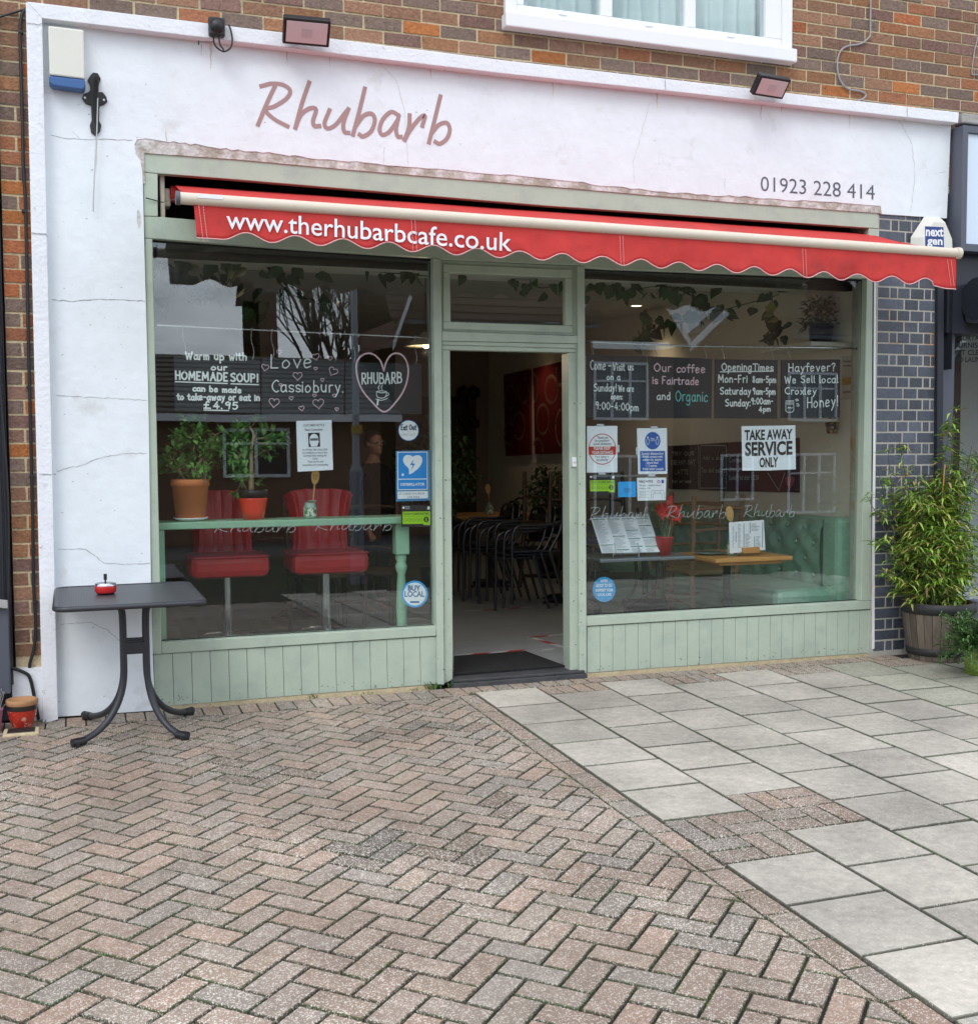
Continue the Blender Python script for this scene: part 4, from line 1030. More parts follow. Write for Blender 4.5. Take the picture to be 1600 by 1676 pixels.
q = MB(); i_ = rrect(hw - .008, hd - .008, rc - .008); q.prism([tp(x, y, TZ - .010) for x, y in i_], (0, 0, .006)); 
MESHM = mat('perforated metal', (.06, .062, .07), .45, metal=.3)
def perf():
    t = MESHM.node_tree; N = t.nodes; L = t.links; b = N['Principled BSDF']
    tcn = N.new('ShaderNodeTexCoord'); vo = N.new('ShaderNodeTexVoronoi'); vo.inputs['Scale'].default_value = 130; vo.inputs['Randomness'].default_value = 0
    L.new(tcn.outputs['Object'], vo.inputs['Vector'])
    mr = N.new('ShaderNodeMapRange'); mr.inputs['From Min'].default_value = .30; mr.inputs['From Max'].default_value = .36
    L.new(vo.outputs['Distance'], mr.inputs['Value'])
    mx_ = N.new('ShaderNodeMixRGB'); mx_.inputs[1].default_value = (.012, .012, .014, 1); mx_.inputs[2].default_value = (.085, .088, .098, 1)
    L.new(mr.outputs[0], mx_.inputs[0]); L.new(mx_.outputs[0], b.inputs['Base Color'])
perf()
q.build('tabletop', MESHM, tab)
FEET = [atg(122, 1223), atg(304, 1211), atg(140, 1177), atg(312, 1170)]
UP = [(-.055, -.035), (.055, -.035), (-.055, .035), (.055, .035)]
for (ux, uy), f in zip(UP, FEET):
    s_ = 1 if ux > 0 else -1
    X0_ = cx + .03 + ux; Y0_ = cy + uy + .02
    pts = [(X0_ + s_ * .12, Y0_ - .0, TZ - .03), (X0_ + s_ * .05, Y0_, TZ - .035), (X0_ + s_ * .008, Y0_, TZ - .075), (X0_, Y0_, TZ - .15), (X0_, Y0_, .42), (X0_, Y0_, .32)]
    ft = V((f.x, f.y, f.z + .022)); b0 = V((X0_, Y0_, .32))
    for k in range(1, 9):
        t = k / 8; h = 1 - (1 - t) ** .5 if False else t
        ax = sin(t * pi / 2); zz = .32 - (.32 - ft.z) * sin(t * pi / 2)
        sp_ = 1 - cos(t * pi / 2)
        pts.append((b0.x + (ft.x - b0.x) * sp_, b0.y + (ft.y - b0.y) * sp_, zz))
    q = MB(); q.tube(spline(pts, 3), .0165, 12); l = q.build('leg', GUN, tab)
    d = V((ft.x - b0.x, ft.y - b0.y, 0)).normalized()
    q = MB(); q.tube([ft - d * .055 + V((0, 0, .001)), ft + d * .012], .0205, 12); q.box(ft.x + d.x * -.005 - .02, ft.x + d.x * -.005 + .02, ft.y + d.y * -.005 - .018, ft.y + d.y * -.005 + .018, f.z + .0, f.z + .024, b=.004); q.build('foot_cap', BLACK, l)
q = MB(); q.box(cx - .036, cx + .096, cy - .03, cy + .07, .40, .46, b=.006); q.tube([(cx - .035, cy - .02, .475), (cx + .095, cy - .02, .475)], .008, 8); q.build('clamp_bracket', GUN, tab)
q = MB()
q.box(cx - .20, cx + .25, cy - .02, cy + .06, TZ - .035, TZ - .018); q.box(cx - .22, cx - .16, cy - .25, cy + .25, TZ - .035, TZ - .019); q.box(cx + .21, cx + .27, cy - .25, cy + .25, TZ - .035, TZ - .019); q.build('under_frame', GUN, tab)
c = atz(173, 972, TZ - .002)
ash = thing('ashtray', 'small red and chrome push ashtray on the grey bistro table', 'ashtray', c)
r_ = 17 * mpp(c)
q = MB(); q.lathe(c, [(0, 0), (r_ * .8, 0), (r_ * .82, .006), (r_ * .9, .008)], 24); q.build('base_ring', BLACK, ash)
q = MB(); q.lathe(c, [(r_ * .9, .007), (r_, .016), (r_ * 1.0, .040), (r_ * .98, .043)], 28); q.build('bowl', mat('red enamel', (.52, .02, .02), .25), ash)
q = MB(); q.lathe(c, [(r_ * .99, .042), (r_ * .97, .055), (r_ * .8, .056), (r_ * .72, .050), (0, .046)], 28); q.build('lid', CHROME, ash)
q = MB(); q.tube([c + V((0, 0, .046)), c + V((0, 0, .088))], .004, 8); q.tube([c + V((0, 0, .07)), c + V((0, 0, .10))], .0085, 10); q.build('plunger', BLACK, ash)

# ------------------------------------------------------------------ pots on the left, drain
def pot(name, label, cat, p, prof, m, soilz=None, soilr=None, soilm=None):
    th = thing(name, label, cat, p)
    q = MB(); q.lathe(p, prof, 32); q.build('pot', m, th)
    if soilz:
        q = MB(); q.lathe(p, [(0, soilz + .006), (soilr * .6, soilz), (soilr, soilz - .003)], 24); q.build('soil', soilm or SOIL, th)
    return th
p = atg(38, 1186); p = V((p.x, -.17, gz(-.17)))
k_ = 1929 / ((p - CAM).dot(_f))
R_ = 24 / k_
th = thing('plant_pot', 'small round red glazed pot with a tan rim beside the white surround', 'plant pot', p)
q = MB(); q.lathe(p, [(0, 0), (R_ * .55, 0), (R_ * .62, .006), (R_ * .9, .065), (R_ * .96, .10)], 32); q.build('pot', mat('mottled red glaze', (.45, .03, .015), .25, coat=.3, col2=(.6, .35, .28), c2scale=26, c2lo=.57, c2hi=.62), th)
q = MB(); q.lathe(p, [(R_ * .965, .098), (R_ * 1.0, .112), (R_ * 1.0, .124)], 32); q.build('dark_band', mat('dark glaze', (.03, .02, .02), .3), th)
q = MB(); q.lathe(p, [(R_ * .99, .123), (R_ * 1.04, .130), (R_ * 1.04, .146), (R_ * .98, .152), (R_ * .88, .150), (R_ * .82, .12), (0, .118)], 32); q.build('rim', mat('tan clay', (.42, .22, .10), .7, var=.2), th)
q = MB(); q.lathe(p, [(0, .128), (R_ * .5, .126), (R_ * .83, .121)], 20); q.build('soil', SOIL, th)
pp = p + V((-.155, -.02, 0))
th = thing('plant_pot', 'pink plastic pot of dried lavender at the left edge', 'plant pot', pp)
q = MB(); q.lathe(pp, [(0, 0), (.052, 0), (.066, .11), (.069, .112), (.062, .112), (.058, .095), (0, .093)], 28); q.build('pot', mat('pink plastic', (.60, .25, .42), .5), th)
q = MB()
for _ in range(90):
    a = RN.uniform(0, 2 * pi); rr_ = RN.uniform(0, .05); b0 = pp + V((rr_ * cos(a), rr_ * sin(a), .09)); e = b0 + V((cos(a) * RN.uniform(.01, .05), sin(a) * RN.uniform(.01, .05), RN.uniform(.05, .13)))
    q.tube([b0, e], [.0016, .001], 4)
    for t in (.6, .8, 1): q.leaf(b0.lerp(e, t), (RN.gauss(0, 1), RN.gauss(0, 1), .8), (0, 0, 1), .014, .005, (.10, .075, .06))
q.build('dried_stems', mat('dry stems', attr=True, rough=.9), th)
p = atg(35, 1199)
th = thing('air_brick', 'black slotted drain grate set in cement in front of the red glazed pot', 'drain', p)
q = MB(); q.box(p.x - .085, p.x + .085, p.y - .075, p.y + .07, p.z - .01, p.z + .010, b=.006); q.build('cement_surround', MORTAR, th)
q = MB(); q.box(p.x - .065, p.x + .065, p.y - .05, p.y + .045, p.z + .009, p.z + .014, b=.002); g = q.build('grate', BLACKM, th)
q = MB()
for k in range(7): q.box(p.x - .055 + k * .017, p.x - .046 + k * .017, p.y - .04, p.y + .035, p.z + .0141, p.z + .0175)
q.build('grate_bars', BLACKM, g)

# ------------------------------------------------------------------ planters on the right
WBAR = mat('weathered barrel oak', attr=True, rough=.8, var=.4, vscale=6, stretch=(8, 8, 1), bump=.4, bscale=40)
p = V((5.03, -.22, gz(-.22)))
bar = thing('barrel_planter', 'half barrel planter of tall bamboo against the blue brick pier', 'planter', p)
rb = .235
q = MB(); ns_ = 26; prf = [(.80, 0), (.86, .09), (.92, .17), (.97, .25), (1.02, .36), (1.0, .385), (.93, .385), (.9, .34)]
for k in range(ns_):
    a0_, a1_ = 2 * pi * (k + .03) / ns_, 2 * pi * (k + .97) / ns_; f_ = RN.uniform(.96, 1.0) if False else 1 + RN.uniform(-.006, .006); g_ = RN.uniform(.55, 1.35)
    vs_ = []
    for r_, z_ in prf:
        for a_ in (a0_, (a0_ + a1_) / 2, a1_): vs_.append((p.x + rb * r_ * f_ * cos(a_), p.y + rb * r_ * f_ * sin(a_), p.z + z_))
    q.add(vs_, [(i * 3 + j, i * 3 + j + 1, i * 3 + j + 4, i * 3 + j + 3) for i in range(len(prf) - 1) for j in (0, 1)], (.13 * g_, .105 * g_, .08 * g_))
q.lathe(p, [(0, .002), (rb * .79, .002), (rb * .85, .09), (rb * .955, .25), (rb * .985, .36)], 40, (.015, .012, .01)); q.build('barrel', WBAR, bar)
for z0, z1, r0, r1 in ((.315, .385, 1.0, 1.045), (.035, .085, .835, .872)):
    q = MB(); q.lathe(p, [(rb * r0 * 1.0, z0), (rb * r0 * 1.022, z0 + .003), (rb * r1 * 1.0, z1 - .003), (rb * r1 * .98, z1)], 40); q.build('hoop', BLACKM, bar)
q = MB(); q.lathe(p, [(0, .36), (rb * .5, .352), (rb * .9, .342)], 20); q.build('soil', SOIL, bar)
cul = MB(); lv = MB()
GRS = [(.24, .42, .05), (.31, .49, .065), (.15, .30, .035), (.32, .45, .07), (.42, .42, .11), (.09, .19, .03), (.12, .25, .03), (.34, .27, .10)]
def bleaf(mb, p, L, bias):
    a = RN.uniform(0, 2 * pi)
    d = V((cos(a) + bias[0], sin(a) + bias[1], RN.uniform(-.55, .65)))
    c = RN.choice(GRS); k = RN.uniform(.75, 1.2)
    mb.leaf(p, d, (0, 0, 1), L * RN.uniform(.55, 1.25), L * .19, tuple(t * k for t in c), fold=.12, tip=.55)
def culm(b0, top, n, spread, L, dens=1.0, z0=.1):
    mid = b0.lerp(top, .5) + V((RN.gauss(0, .02), RN.gauss(0, .02), 0))
    P_ = spline([b0, mid, top], 8)
    cul.tube(P_, [.0045 - .003 * i / len(P_) for i in range(len(P_))], 5)
    for k in range(n):
        t = z0 + (1 - z0) * RN.random() ** .85
        q_ = P_[min(len(P_) - 1, int(t * (len(P_) - 1)))]
        a = RN.uniform(0, 2 * pi); rr_ = spread * RN.random() * (1 - .55 * t)
        e = q_ + V((cos(a) * rr_, sin(a) * rr_ * .8, RN.uniform(-.02, .09)))
        if e.y > -.02: e.y = -.02 - RN.random() * .05
        cul.tube([q_, e], [.0016, .0008], 4, cap=False)
        for _ in range(RN.randrange(4, 8)): bleaf(lv, e + V((RN.gauss(0, .012), RN.gauss(0, .012), RN.gauss(0, .012))), L, ((e - q_).x * 6, (e - q_).y * 6))
for k in range(44):
    a = RN.uniform(0, 2 * pi); r = RN.uniform(0, rb * .8)
    b0 = p + V((r * cos(a), r * sin(a), .34))
    h = RN.uniform(.35, .92)
    t_ = p + V((r * cos(a) * 1.5 + RN.gauss(0, .07), r * sin(a) * 1.2 - .02, .34 + h))
    culm(b0, t_, int(16 + h * 18), .21, .088)
for (u, v, n) in ((1560, 660, 15), (1555, 700, 12), (1590, 730, 14), (1575, 735, 14), (1545, 745, 10), (1600, 755, 14), (1612, 740, 14)):
    t_ = at(u, v, -.28); culm(p + V((RN.gauss(0, .06), RN.gauss(0, .06), .34)), t_, n, .06, .08, z0=.6)
for (u, v) in ((1452, 735), (1437, 772), (1418, 812), (1432, 880), (1440, 930), (1470, 720)):
    t_ = at(u, v, -.30); culm(p + V((-.12, RN.gauss(0, .05), .40)), t_, 7, .05, .075, z0=.55)
cul.build('stems', mat('bamboo stem', (.07, .075, .03), .5), bar); lv.build('foliage', LEAF, bar)
q = MB(); q.tube([at(1546, 760, -.3), at(1530, 950, -.28)], .004, 6); q.build('cane', WOOD, bar)
p = V((5.02, -.60, gz(-.6)))
p = atg(1602, 1103); p = V((p.x, p.y, p.z))
th = thing('plant_pot', 'lime green textured pot with a bushy green herb at the right edge', 'plant pot', p)
q = MB(); q.lathe(p, [(0, 0), (.085, 0), (.098, .16), (.098, .165), (.09, .165), (.086, .14), (0, .138)], 32)
PG = mat('lime green glazed pot', (.22, .33, .06), .4, bump=1.0, bscale=55); q.build('pot', PG, th)
q = MB(); st = MB()
for _ in range(150):
    a = RN.uniform(0, 2 * pi); b0 = p + V((cos(a) * .04, sin(a) * .04, .15)); el = RN.uniform(-.25, 1.2); L_ = RN.uniform(.12, .30)
    if RN.random() < .35: a = RN.uniform(pi * .7, pi * 1.5)
    e = b0 + V((cos(a) * cos(el), sin(a) * cos(el), sin(el))) * L_
    if e.z < p.z + .02: e.z = p.z + .02
    P_ = spline([b0, b0.lerp(e, .5) + V((0, 0, .05)), e], 5); st.tube(P_, .0018, 4, cap=False)
    for pt in P_[2:]:
        for _ in range(3):
            g = RN.uniform(.7, 1.3)
            q.leaf(pt, (RN.gauss(0, 1), RN.gauss(0, 1), RN.gauss(.3, .6)), (0, 0, 1), RN.uniform(.022, .038), .010, (.065 * g, .15 * g, .035 * g))
st.build('stems', mat('herb stem', (.08, .12, .04), .6), th); q.build('foliage', LEAF, th)

# ------------------------------------------------------------------ notices and stickers inside the panes
PY = GY + .011                                       # just behind the glass
def sheet(name, label, cat, uv, m=PAPER, Y=PY, group=None, part='sheet', t=.0006):
    cx_ = sum(p[0] for p in uv) / len(uv); cy_ = sum(p[1] for p in uv) / len(uv)
    th = thing(name, label, cat, at(cx_, cy_, Y), group)
    q = MB(); q.px(uv, Y, t); sh = q.build(part, m, th)
    return th, sh
def write(parent, name, m, lines, Y=PY):
    q = MB()
    for a in lines: text(q, *a[:6], Y - .0012, *(a[6:]))
    return q.build(name, m, parent)
def circ(u, v, ru, rv, n=36): return [(u + ru * cos(2 * pi * k / n), v + rv * sin(2 * pi * k / n)) for k in range(n)]
th, sh = sheet('notice', 'white customer notice about face coverings with a masked face picture', 'notice', [(484.5, 689), (542.5, 687.5), (545, 769), (487, 772)])
ln = [("CUSTOMER NOTICE", 496, 698, 531, 697.3, 3.6, .01), ("Face Coverings", 499, 705.2, 528, 704.6, 3.8, .02)]
for i, s_ in enumerate(("As of Friday 24th of July 2020", "it is mandatory to wear a face", "covering when visiting the", "Cafe")):
    W_ = (41, 41, 38, 8)[i]; ln.append((s_, 515 - W_ / 2 + i * .2, 737.5 + i * 4.9, 515 + W_ / 2 + i * .2, 737 + i * 4.9, 3.0, .015))
ln += [("Thank you for your", 503, 757, 530, 756.5, 3.0, .015), ("cooperation and understanding", 495, 762.3, 537, 761.8, 3.0, .015)]
write(sh, 'lettering', INKG, ln)
q = MB(); q.px([(504, 708.5), (523, 708), (524, 731), (505, 731.5)], PY - .001, .0004); q.build('picture', INK, sh)
q = MB(); disc_px(q, 513.8, 718.5, 7.2, 8.5, PY - .0016); q.px([(506, 722), (522, 721.5), (519, 730.5), (509, 730.8)], PY - .0019, .0003); q.build('face', PAPER, sh)
q = MB(); q.px([(507.5, 717.5), (520.5, 717), (520, 721), (508, 721.4)], PY - .0024, .0003); q.build('face_line', INKG, sh)

th, sh = sheet('round_sticker', 'round white sticker reading Eat Out high in the left window', 'sticker', circ(668.5, 704.5, 16.3, 16.6), VWHITE)
q = MB(); hand(q, "Eat Out", 656.5, 703.5, 681, 703.5, 8.5, PY - .0013, 1.5); q.build('lettering', mat('navy ink', (.015, .05, .12), .6), sh)
q = MB(); text(q, "TO", 666.5, 707, 670, 707, 2, PY - .0012); text(q, "HELP OUT", 657.5, 713.5, 680, 713.5, 4.2, PY - .0012); q.build('lettering', mat('pale grey ink', (.42, .40, .40), .6), sh)
q = MB(); ring_px(q, 668.5, 704.5, 16.3, 16.6, PY - .0012, .9); q.build('border', BLUE, sh)

DB = mat('defibrillator blue', (.008, .27, .72), .4)
th, sh = sheet('defibrillator_sign', 'blue defibrillator sign with a white heart and lightning bolt', 'sign', [(647.5, 738), (703.5, 737), (704.5, 819), (648, 821)], mat('sign border blue', (.05, .22, .45), .4))
q = MB(); q.px([(650, 739.6), (699.5, 739), (699.8, 801.6), (650.2, 802.3)], PY - .0008, .0004); q.px([(650.3, 804.5), (700, 803.6), (700.2, 815.5), (650.5, 816.6)], PY - .0008, .0004); q.build('white_panel', VWHITE, sh)
q = MB(); q.px([(651.6, 741), (698.2, 740.5), (698.4, 783), (651.8, 783.6)], PY - .0013, .0004); q.px([(651.8, 785.2), (698.4, 784.6), (698.5, 800.2), (652, 800.8)], PY - .0013, .0004); q.build('blue_panel', DB, sh)
hp = [(675.0, 747.5), (671, 744.9), (666, 744.5), (661.5, 746.6), (659.3, 751), (659.8, 756), (662.5, 760.5), (667, 764.5), (669.3, 769), (669.3, 776.5), (676, 773.5), (684, 767), (689, 760.5), (691.2, 754), (690.2, 748.5), (686.5, 745.2), (681, 744.8), (677.5, 746.5)]
q = MB(); q.px(hp, PY - .0018, .0004); h_ = q.build('heart', VWHITE, sh)
q = MB(); q.px([(676.8, 751.5), (670.5, 761.5), (675.3, 761.2), (672.5, 770.5), (679.3, 758.6), (674.8, 758.8)], PY - .0023, .0004); q.build('bolt', DB, h_)
q = MB(); text(q, "DEFIBRILLATOR", 655.5, 795, 695, 794.6, 4.3, PY - .0018, .03); disc_px(q, 659, 777, 2, 2.2, PY - .0018); q.build('lettering', VWHITE, sh)
q = MB(); text(q, "ST LUKES CHURCH", 653, 810, 694, 809.4, 3.6, PY - .0014); text(q, "CAR PARK", 666.5, 815.2, 687, 815, 3.4, PY - .0014); q.build('lettering', INKG, sh)
def hygiene(u, v, sc_, label, grp='food hygiene stickers'):
    # black card with lime panel and the rating circles
    U = lambda x, y: (u + x * sc_, v + y * sc_)
    th, sh = sheet('hygiene_sticker', label, 'sticker', [U(-24.5, -18), U(24, -18), U(24, 18), U(-24.5, 18)], INK, group=grp)
    q = MB(); q.px([U(-22.5, -7), U(22.8, -7.6), U(22.8, 14.8), U(11.5, 14.8), U(11.5, 12.8), U(-22.5, 13.2)], PY - .0008, .0004); p_ = q.build('lime_panel', LIME, sh)
    q = MB(); text(q, "FOOD HYGIENE RATING", *U(-20.5, -1.8), *U(20.5, -2.2), 3.4 * sc_, PY - .0014, .02)
    q.px([U(-20, .2), U(20.5, -.2), U(20.5, .2), U(-20, .6)], PY - .0013, .0002); disc_px(q, *U(16.2, 5.8), 4.3 * sc_, 4.5 * sc_, PY - .0013)
    for k in range(5): ring_px(q, *U(-17.5 + k * 6.4, 6.4), 2.3 * sc_, 2.4 * sc_, PY - .0013, .5, n=14)
    q.build('lettering', INK, p_)
    q = MB(); text(q, "5", *U(14.4, 8.5), *U(17.8, 8.5), 5.2 * sc_, PY - .0018, .02); q.build('rating', LIME, p_)
    q = MB(); disc_px(q, *U(-21, -13.6), 2 * sc_, 2 * sc_, PY - .0012); text(q, "FOOD", *U(-18, -14), *U(-11, -14), 2 * sc_, PY - .0012); text(q, "AGENCY", *U(-18, -11), *U(-10.5, -11), 2 * sc_, PY - .0012); q.px([U(18, -15.5), U(22, -15.5), U(22, -10.5), U(18, -10.5)], PY - .0012, .0002); q.build('lettering', VWHITE, sh)
hygiene(681.2, 844.5, 1.0, 'green food hygiene rating card below the defibrillator sign')
hygiene(985.5, 792.5, .89, 'green food hygiene rating card below the red keep your distance notice')
th, sh = sheet('round_sticker', 'round pale sticker with blue edge reading Buy Local', 'sticker', circ(678.5, 972.3, 21.6, 22), LBLUE)
q = MB(); disc_px(q, 678.5, 972.3, 18.3, 18.8, PY - .001); d_ = q.build('white_disc', VWHITE, sh)
q = MB(); text(q, "BUY", 667.5, 966.5, 688, 966.5, 8.2, PY - .0018, .03); text(q, "LOCAL", 662, 976.6, 694.5, 976.6, 8.8, PY - .0018, .03); q.px([(671, 984), (686, 984), (686, 987), (671, 987)], PY - .0016, .0003); q.build('lettering', mat('deep blue print', (.01, .13, .33), .5), d_)
RED2 = mat('notice red', (.50, .03, .015), .5)
th, sh = sheet('notice', 'white notice with a red circle and band asking to please keep your distance', 'notice', [(960.3, 697.3), (1010, 697), (1010, 773), (960, 773.5)])
q = MB(); ring_px(q, 985.3, 735, 22, 24.8, PY - .0012, 1.3); q.px([(963.2, 731), (1007.5, 730.3), (1007.5, 744), (963.2, 744.4)], PY - .0009, .0004); q.build('red_band', RED2, sh)
write(sh, 'lettering', INKG, [("Thank you", 977, 718, 994.5, 717.7, 3.8, .02), ("for practising", 973.5, 723, 996.5, 722.7, 3.6, .02), ("social distancing", 971, 728.2, 1000, 727.8, 3.6, .02), ("Your safety is", 972.5, 749.2, 996, 749, 3.6, .02), ("our priority", 975, 754.3, 994.5, 754, 3.6, .02)])
q = MB(); text(q, "PLEASE KEEP", 971.5, 736, 998.5, 735.7, 4.8, PY - .0017, .03); text(q, "YOUR DISTANCE", 968, 743, 1002.5, 742.6, 4.8, PY - .0017, .03); q.build('lettering', VWHITE, sh)
TAPE = mat('clear tape', (.55, .60, .66), .3)
q = MB()
for a in ([(976, 694), (988, 694), (988, 698), (976, 698)], [(979, 772.5), (991, 772.5), (991, 776.6), (979, 776.6)], [(1009.5, 728), (1013.5, 728), (1013.5, 740.5), (1009.5, 740.5)]): q.px(a, PY - .0022, .0003)
q.build('tape', TAPE, sh)
th, sh = sheet('notice', 'white notice with a blue circle and blue panel about social distancing', 'notice', [(1042, 701), (1091, 700.5), (1091.5, 775.5), (1044, 776)])
q = MB(); disc_px(q, 1067.8, 721.2, 12.7, 14.4, PY - .0009); q.px([(1047, 738.3), (1088, 738), (1089, 771), (1047.5, 771.4)], PY - .0009, .0004); b_ = q.build('blue_panel', NBLUE, sh)
q = MB(); text(q, "1m", 1064.5, 719.5, 1070.5, 719.5, 3.4, PY - .0015, .02); poly_px(q, [[(1063.5, 721.3), (1072, 721.3)]], PY - .0015, .6)
for u0 in (1059.8, 1075.3):
    disc_px(q, u0, 715.8, 1.3, 1.5, PY - .0015); poly_px(q, [[(u0, 718), (u0 - 2, 719), (u0 - 2.2, 724), (u0 - .8, 728), (u0 + .8, 728), (u0 + 2.2, 724), (u0 + 2, 719), (u0, 718)]], PY - .0015, .8, smooth=False)
for i, (s_, a, b) in enumerate((("Social distancing", 1049.5, 1085.5), ("Avoid contact with", 1051, 1084), ("others by staying", 1051.5, 1083.5), ("more than", 1058.5, 1077), ("2 metres", 1061, 1074.5), ("from other people", 1051.5, 1085.5))): text(q, s_, a, 744.2 + i * 5.0, b, 744 + i * 5.0, 3.8, PY - .0015, .02)
q.build('lettering', VWHITE, b_)
q = MB()
for a in ([(1064.5, 697.5), (1076, 697.5), (1076, 701.5), (1064.5, 701.5)], [(1060.5, 775), (1072, 775), (1072, 780), (1060.5, 780)], [(1040.5, 732), (1043.5, 732), (1043.5, 744), (1040.5, 744)]): q.px(a, PY - .0022, .0003)
q.build('tape', TAPE, sh)
th, sh = sheet('sticker', 'plain sky blue square sticker between two white notices', 'sticker', [(1011, 788.5), (1040.5, 788), (1040.5, 813.2), (1011.5, 813.7)], mat('sticker sky blue', (.035, .38, .85), .4))
q = MB(); ring_px(q, 1024, 804, 2, 2, PY - .0012, .7, n=16); ring_px(q, 1029, 804, 2, 2, PY - .0012, .7, n=16); poly_px(q, [[(1020.5, 801), (1026.5, 799.5), (1032.5, 801)]], PY - .0014, .8); q.build('emblem', SLATE, sh)
th, sh = sheet('notice', 'small white public notice with a grey line drawing of raised hands', 'notice', [(1042, 782), (1090, 781.5), (1089, 818.5), (1043, 819.5)])
ln = [("PUBLIC NOTICE", 1045, 789.7, 1068, 789.4, 3.3, .03), ("This site is regularly cleaned", 1045, 795.3, 1081.5, 795, 2.4, .01), ("to keep us all safe", 1045, 800.3, 1064, 800, 2.2, .01)]
for k in range(5): ln.append(("please wash your hands often", 1045, 804.5 + k * 2.6, 1061 - (k % 2) * 3, 804.5 + k * 2.6, 1.4, 0))
write(sh, 'lettering', INKG, ln)
q = MB(); poly_px(q, [[(1065, 816), (1065, 806), (1068, 802), (1071, 803)], [(1068, 816), (1069, 808), (1072, 806)], [(1087, 816), (1087, 806), (1084, 802), (1080, 803)], [(1083, 816), (1083, 808), (1079, 806)], [(1071, 803), (1071, 807.5), (1080, 807.5), (1080, 803), (1071, 803)]], PY - .0013, .5, smooth=False); q.build('drawing', INKG, sh)
q = MB(); ring_px(q, 1077.5, 788.3, 2, 2, PY - .0012, 1.1, n=16); q.build('emblem', mat('mauve ink', (.35, .12, .28), .5), sh)
q = MB(); q.px([(1082, 785.5), (1086, 785.5), (1086, 791), (1082, 791)], PY - .0012, .0003); q.build('emblem', NBLUE, sh)
th, sh = sheet('notice', 'large white notice reading take away service only in bold black capitals', 'notice', [(1213, 697.5), (1255, 696.8), (1301, 696), (1302, 768), (1258, 770), (1214.5, 770.3)])
write(sh, 'lettering', INK, [("TAKE AWAY", 1218, 720, 1296.5, 718, 15.5, .035), ("SERVICE", 1218.8, 745.6, 1296.5, 743.2, 21, .035), ("ONLY", 1242.5, 764.5, 1273, 763.5, 15, .035)])
th, sh = sheet('round_sticker', 'round bright blue sticker low in the right window by the door', 'sticker', circ(988.3, 964.8, 18.8, 20.6), mat('round sticker blue', (.02, .30, .62), .4))
write(sh, 'lettering', VWHITE, [("WE'RE", 982, 953, 994, 952.6, 4, .03), ("GOOD TO GO", 975, 961, 1001, 960.4, 5, .03), ("SUPPORT YOUR", 974.5, 968.5, 1003, 968, 4.4, .03), ("LOCAL CAFE", 978, 975.5, 1000, 975, 4.2, .03)])
# the frosted café name written along both panes
q = MB()
FR = mat('frosted vinyl', (.40, .42, .43), .7)
def frost(q, u0, v0, w_, h_, dv=0):
    poly_px(q, [[(u0 + (a - 120) / 980 * w_, v0 + (b - 100) / 320 * h_ + (a - 120) / 980 * (dv - .24 * h_)) for a, b in st] for st in RHUB], GY + .0085, 1.0)
frost(q, 350, 852, 134, 28, -2); frost(q, 515, 849, 126, 28, -2)
o = q.build('frosted_name', FR, dwl)
q = MB(); frost(q, 964, 830, 98, 30, -1); frost(q, 1090, 828, 97, 29, -2); frost(q, 1216, 827, 84, 28, -2)
q.build('frosted_name', FR, dwr)

# ------------------------------------------------------------------ curtain rails and chalkboards
RY = .155
def rail(name, label, pts):
    th = thing(name, label, 'curtain rail', at(*pts[0], RY), 'rails the chalkboards hang from')
    q = MB(); q.tube([at(*p, RY) for p in pts], .006, 10); q.build('rod', CHROME, th)
    for p in (pts[0], pts[-1]):
        q = MB(); c = at(*p, RY); q.tube([c, c + V((0, -.05, 0))], .011, 10); q.build('end_bracket', BLACKM, th)
rail('hanging_rail', 'chrome rail across the left window carrying three chalkboards', [(253, 532), (703, 553)])
rail('hanging_rail', 'chrome rail across the right window carrying four chalkboards', [(958, 559.5), (1130, 566.5), (1402, 570)])
def board(label, uv, hooks, railv):
    th = thing('chalkboard', label, 'chalkboard', at(*uv[0], RY), 'chalkboards hung in the windows')
    q = MB(); q.px(uv, RY - .005, .01); b = q.build('board', CHALKB, th)
    for u, v in hooks:
        q = MB(); a = at(u, v + 3, RY); c = at(u, railv(u), RY)
        q.tube(spline([a, a.lerp(c, .3) + V((.012, 0, 0)), a.lerp(c, .7) + V((-.004, 0, 0)), c + V((0, -.008, .006)), c + V((.006, -.008, 0))], 5), .0022, 6); q.build('hook', STEEL, th)
    return b
rl = lambda u: 532 + (u - 253) * .0467
rr2 = lambda u: 560.5 + (u - 958) * .022
BYT = RY - .0062
def chalk(b, name, m, items, wpx=2.4):
    q = MB()
    for it in items: hand(q, *it[:6], BYT, (it[6] * 1.2 if len(it) > 6 else wpx))
    return q, (lambda: q.build(name, m, b))
b = board('chalkboard offering homemade soup to take away for £4.95', [(284.5, 582), (425, 589), (426, 676), (286, 671.5)], [(300, 583), (412, 589)], rl)
q, fin = chalk(b, 'lettering', CHALK, [("Warm up with", 304, 588, 403, 589.5, 12), ("our", 346, 605, 371, 606, 9), ("HOMEMADE", 287.5, 620.5, 372, 623.5, 13, 2.3), ("SOUP!", 378, 624, 421.5, 625.5, 13, 2.3), ("can be made", 316, 639.5, 394, 643, 9), ("to take-away or eat in", 289.5, 654, 424.5, 655.5, 10), ("£4.95", 334, 668, 388.5, 669.5, 11)])
poly_px(q, [[(287, 624.5), (372, 627.5)], [(378, 628), (423, 629.5)], [(334, 671), (374, 671.8)]], BYT, 1.8); fin()
b = board('chalkboard reading Love Cassiobury scattered with pink hearts', [(428.5, 586), (563, 591), (562, 678), (428, 677.5)], [(445, 587), (548, 590)], rl)
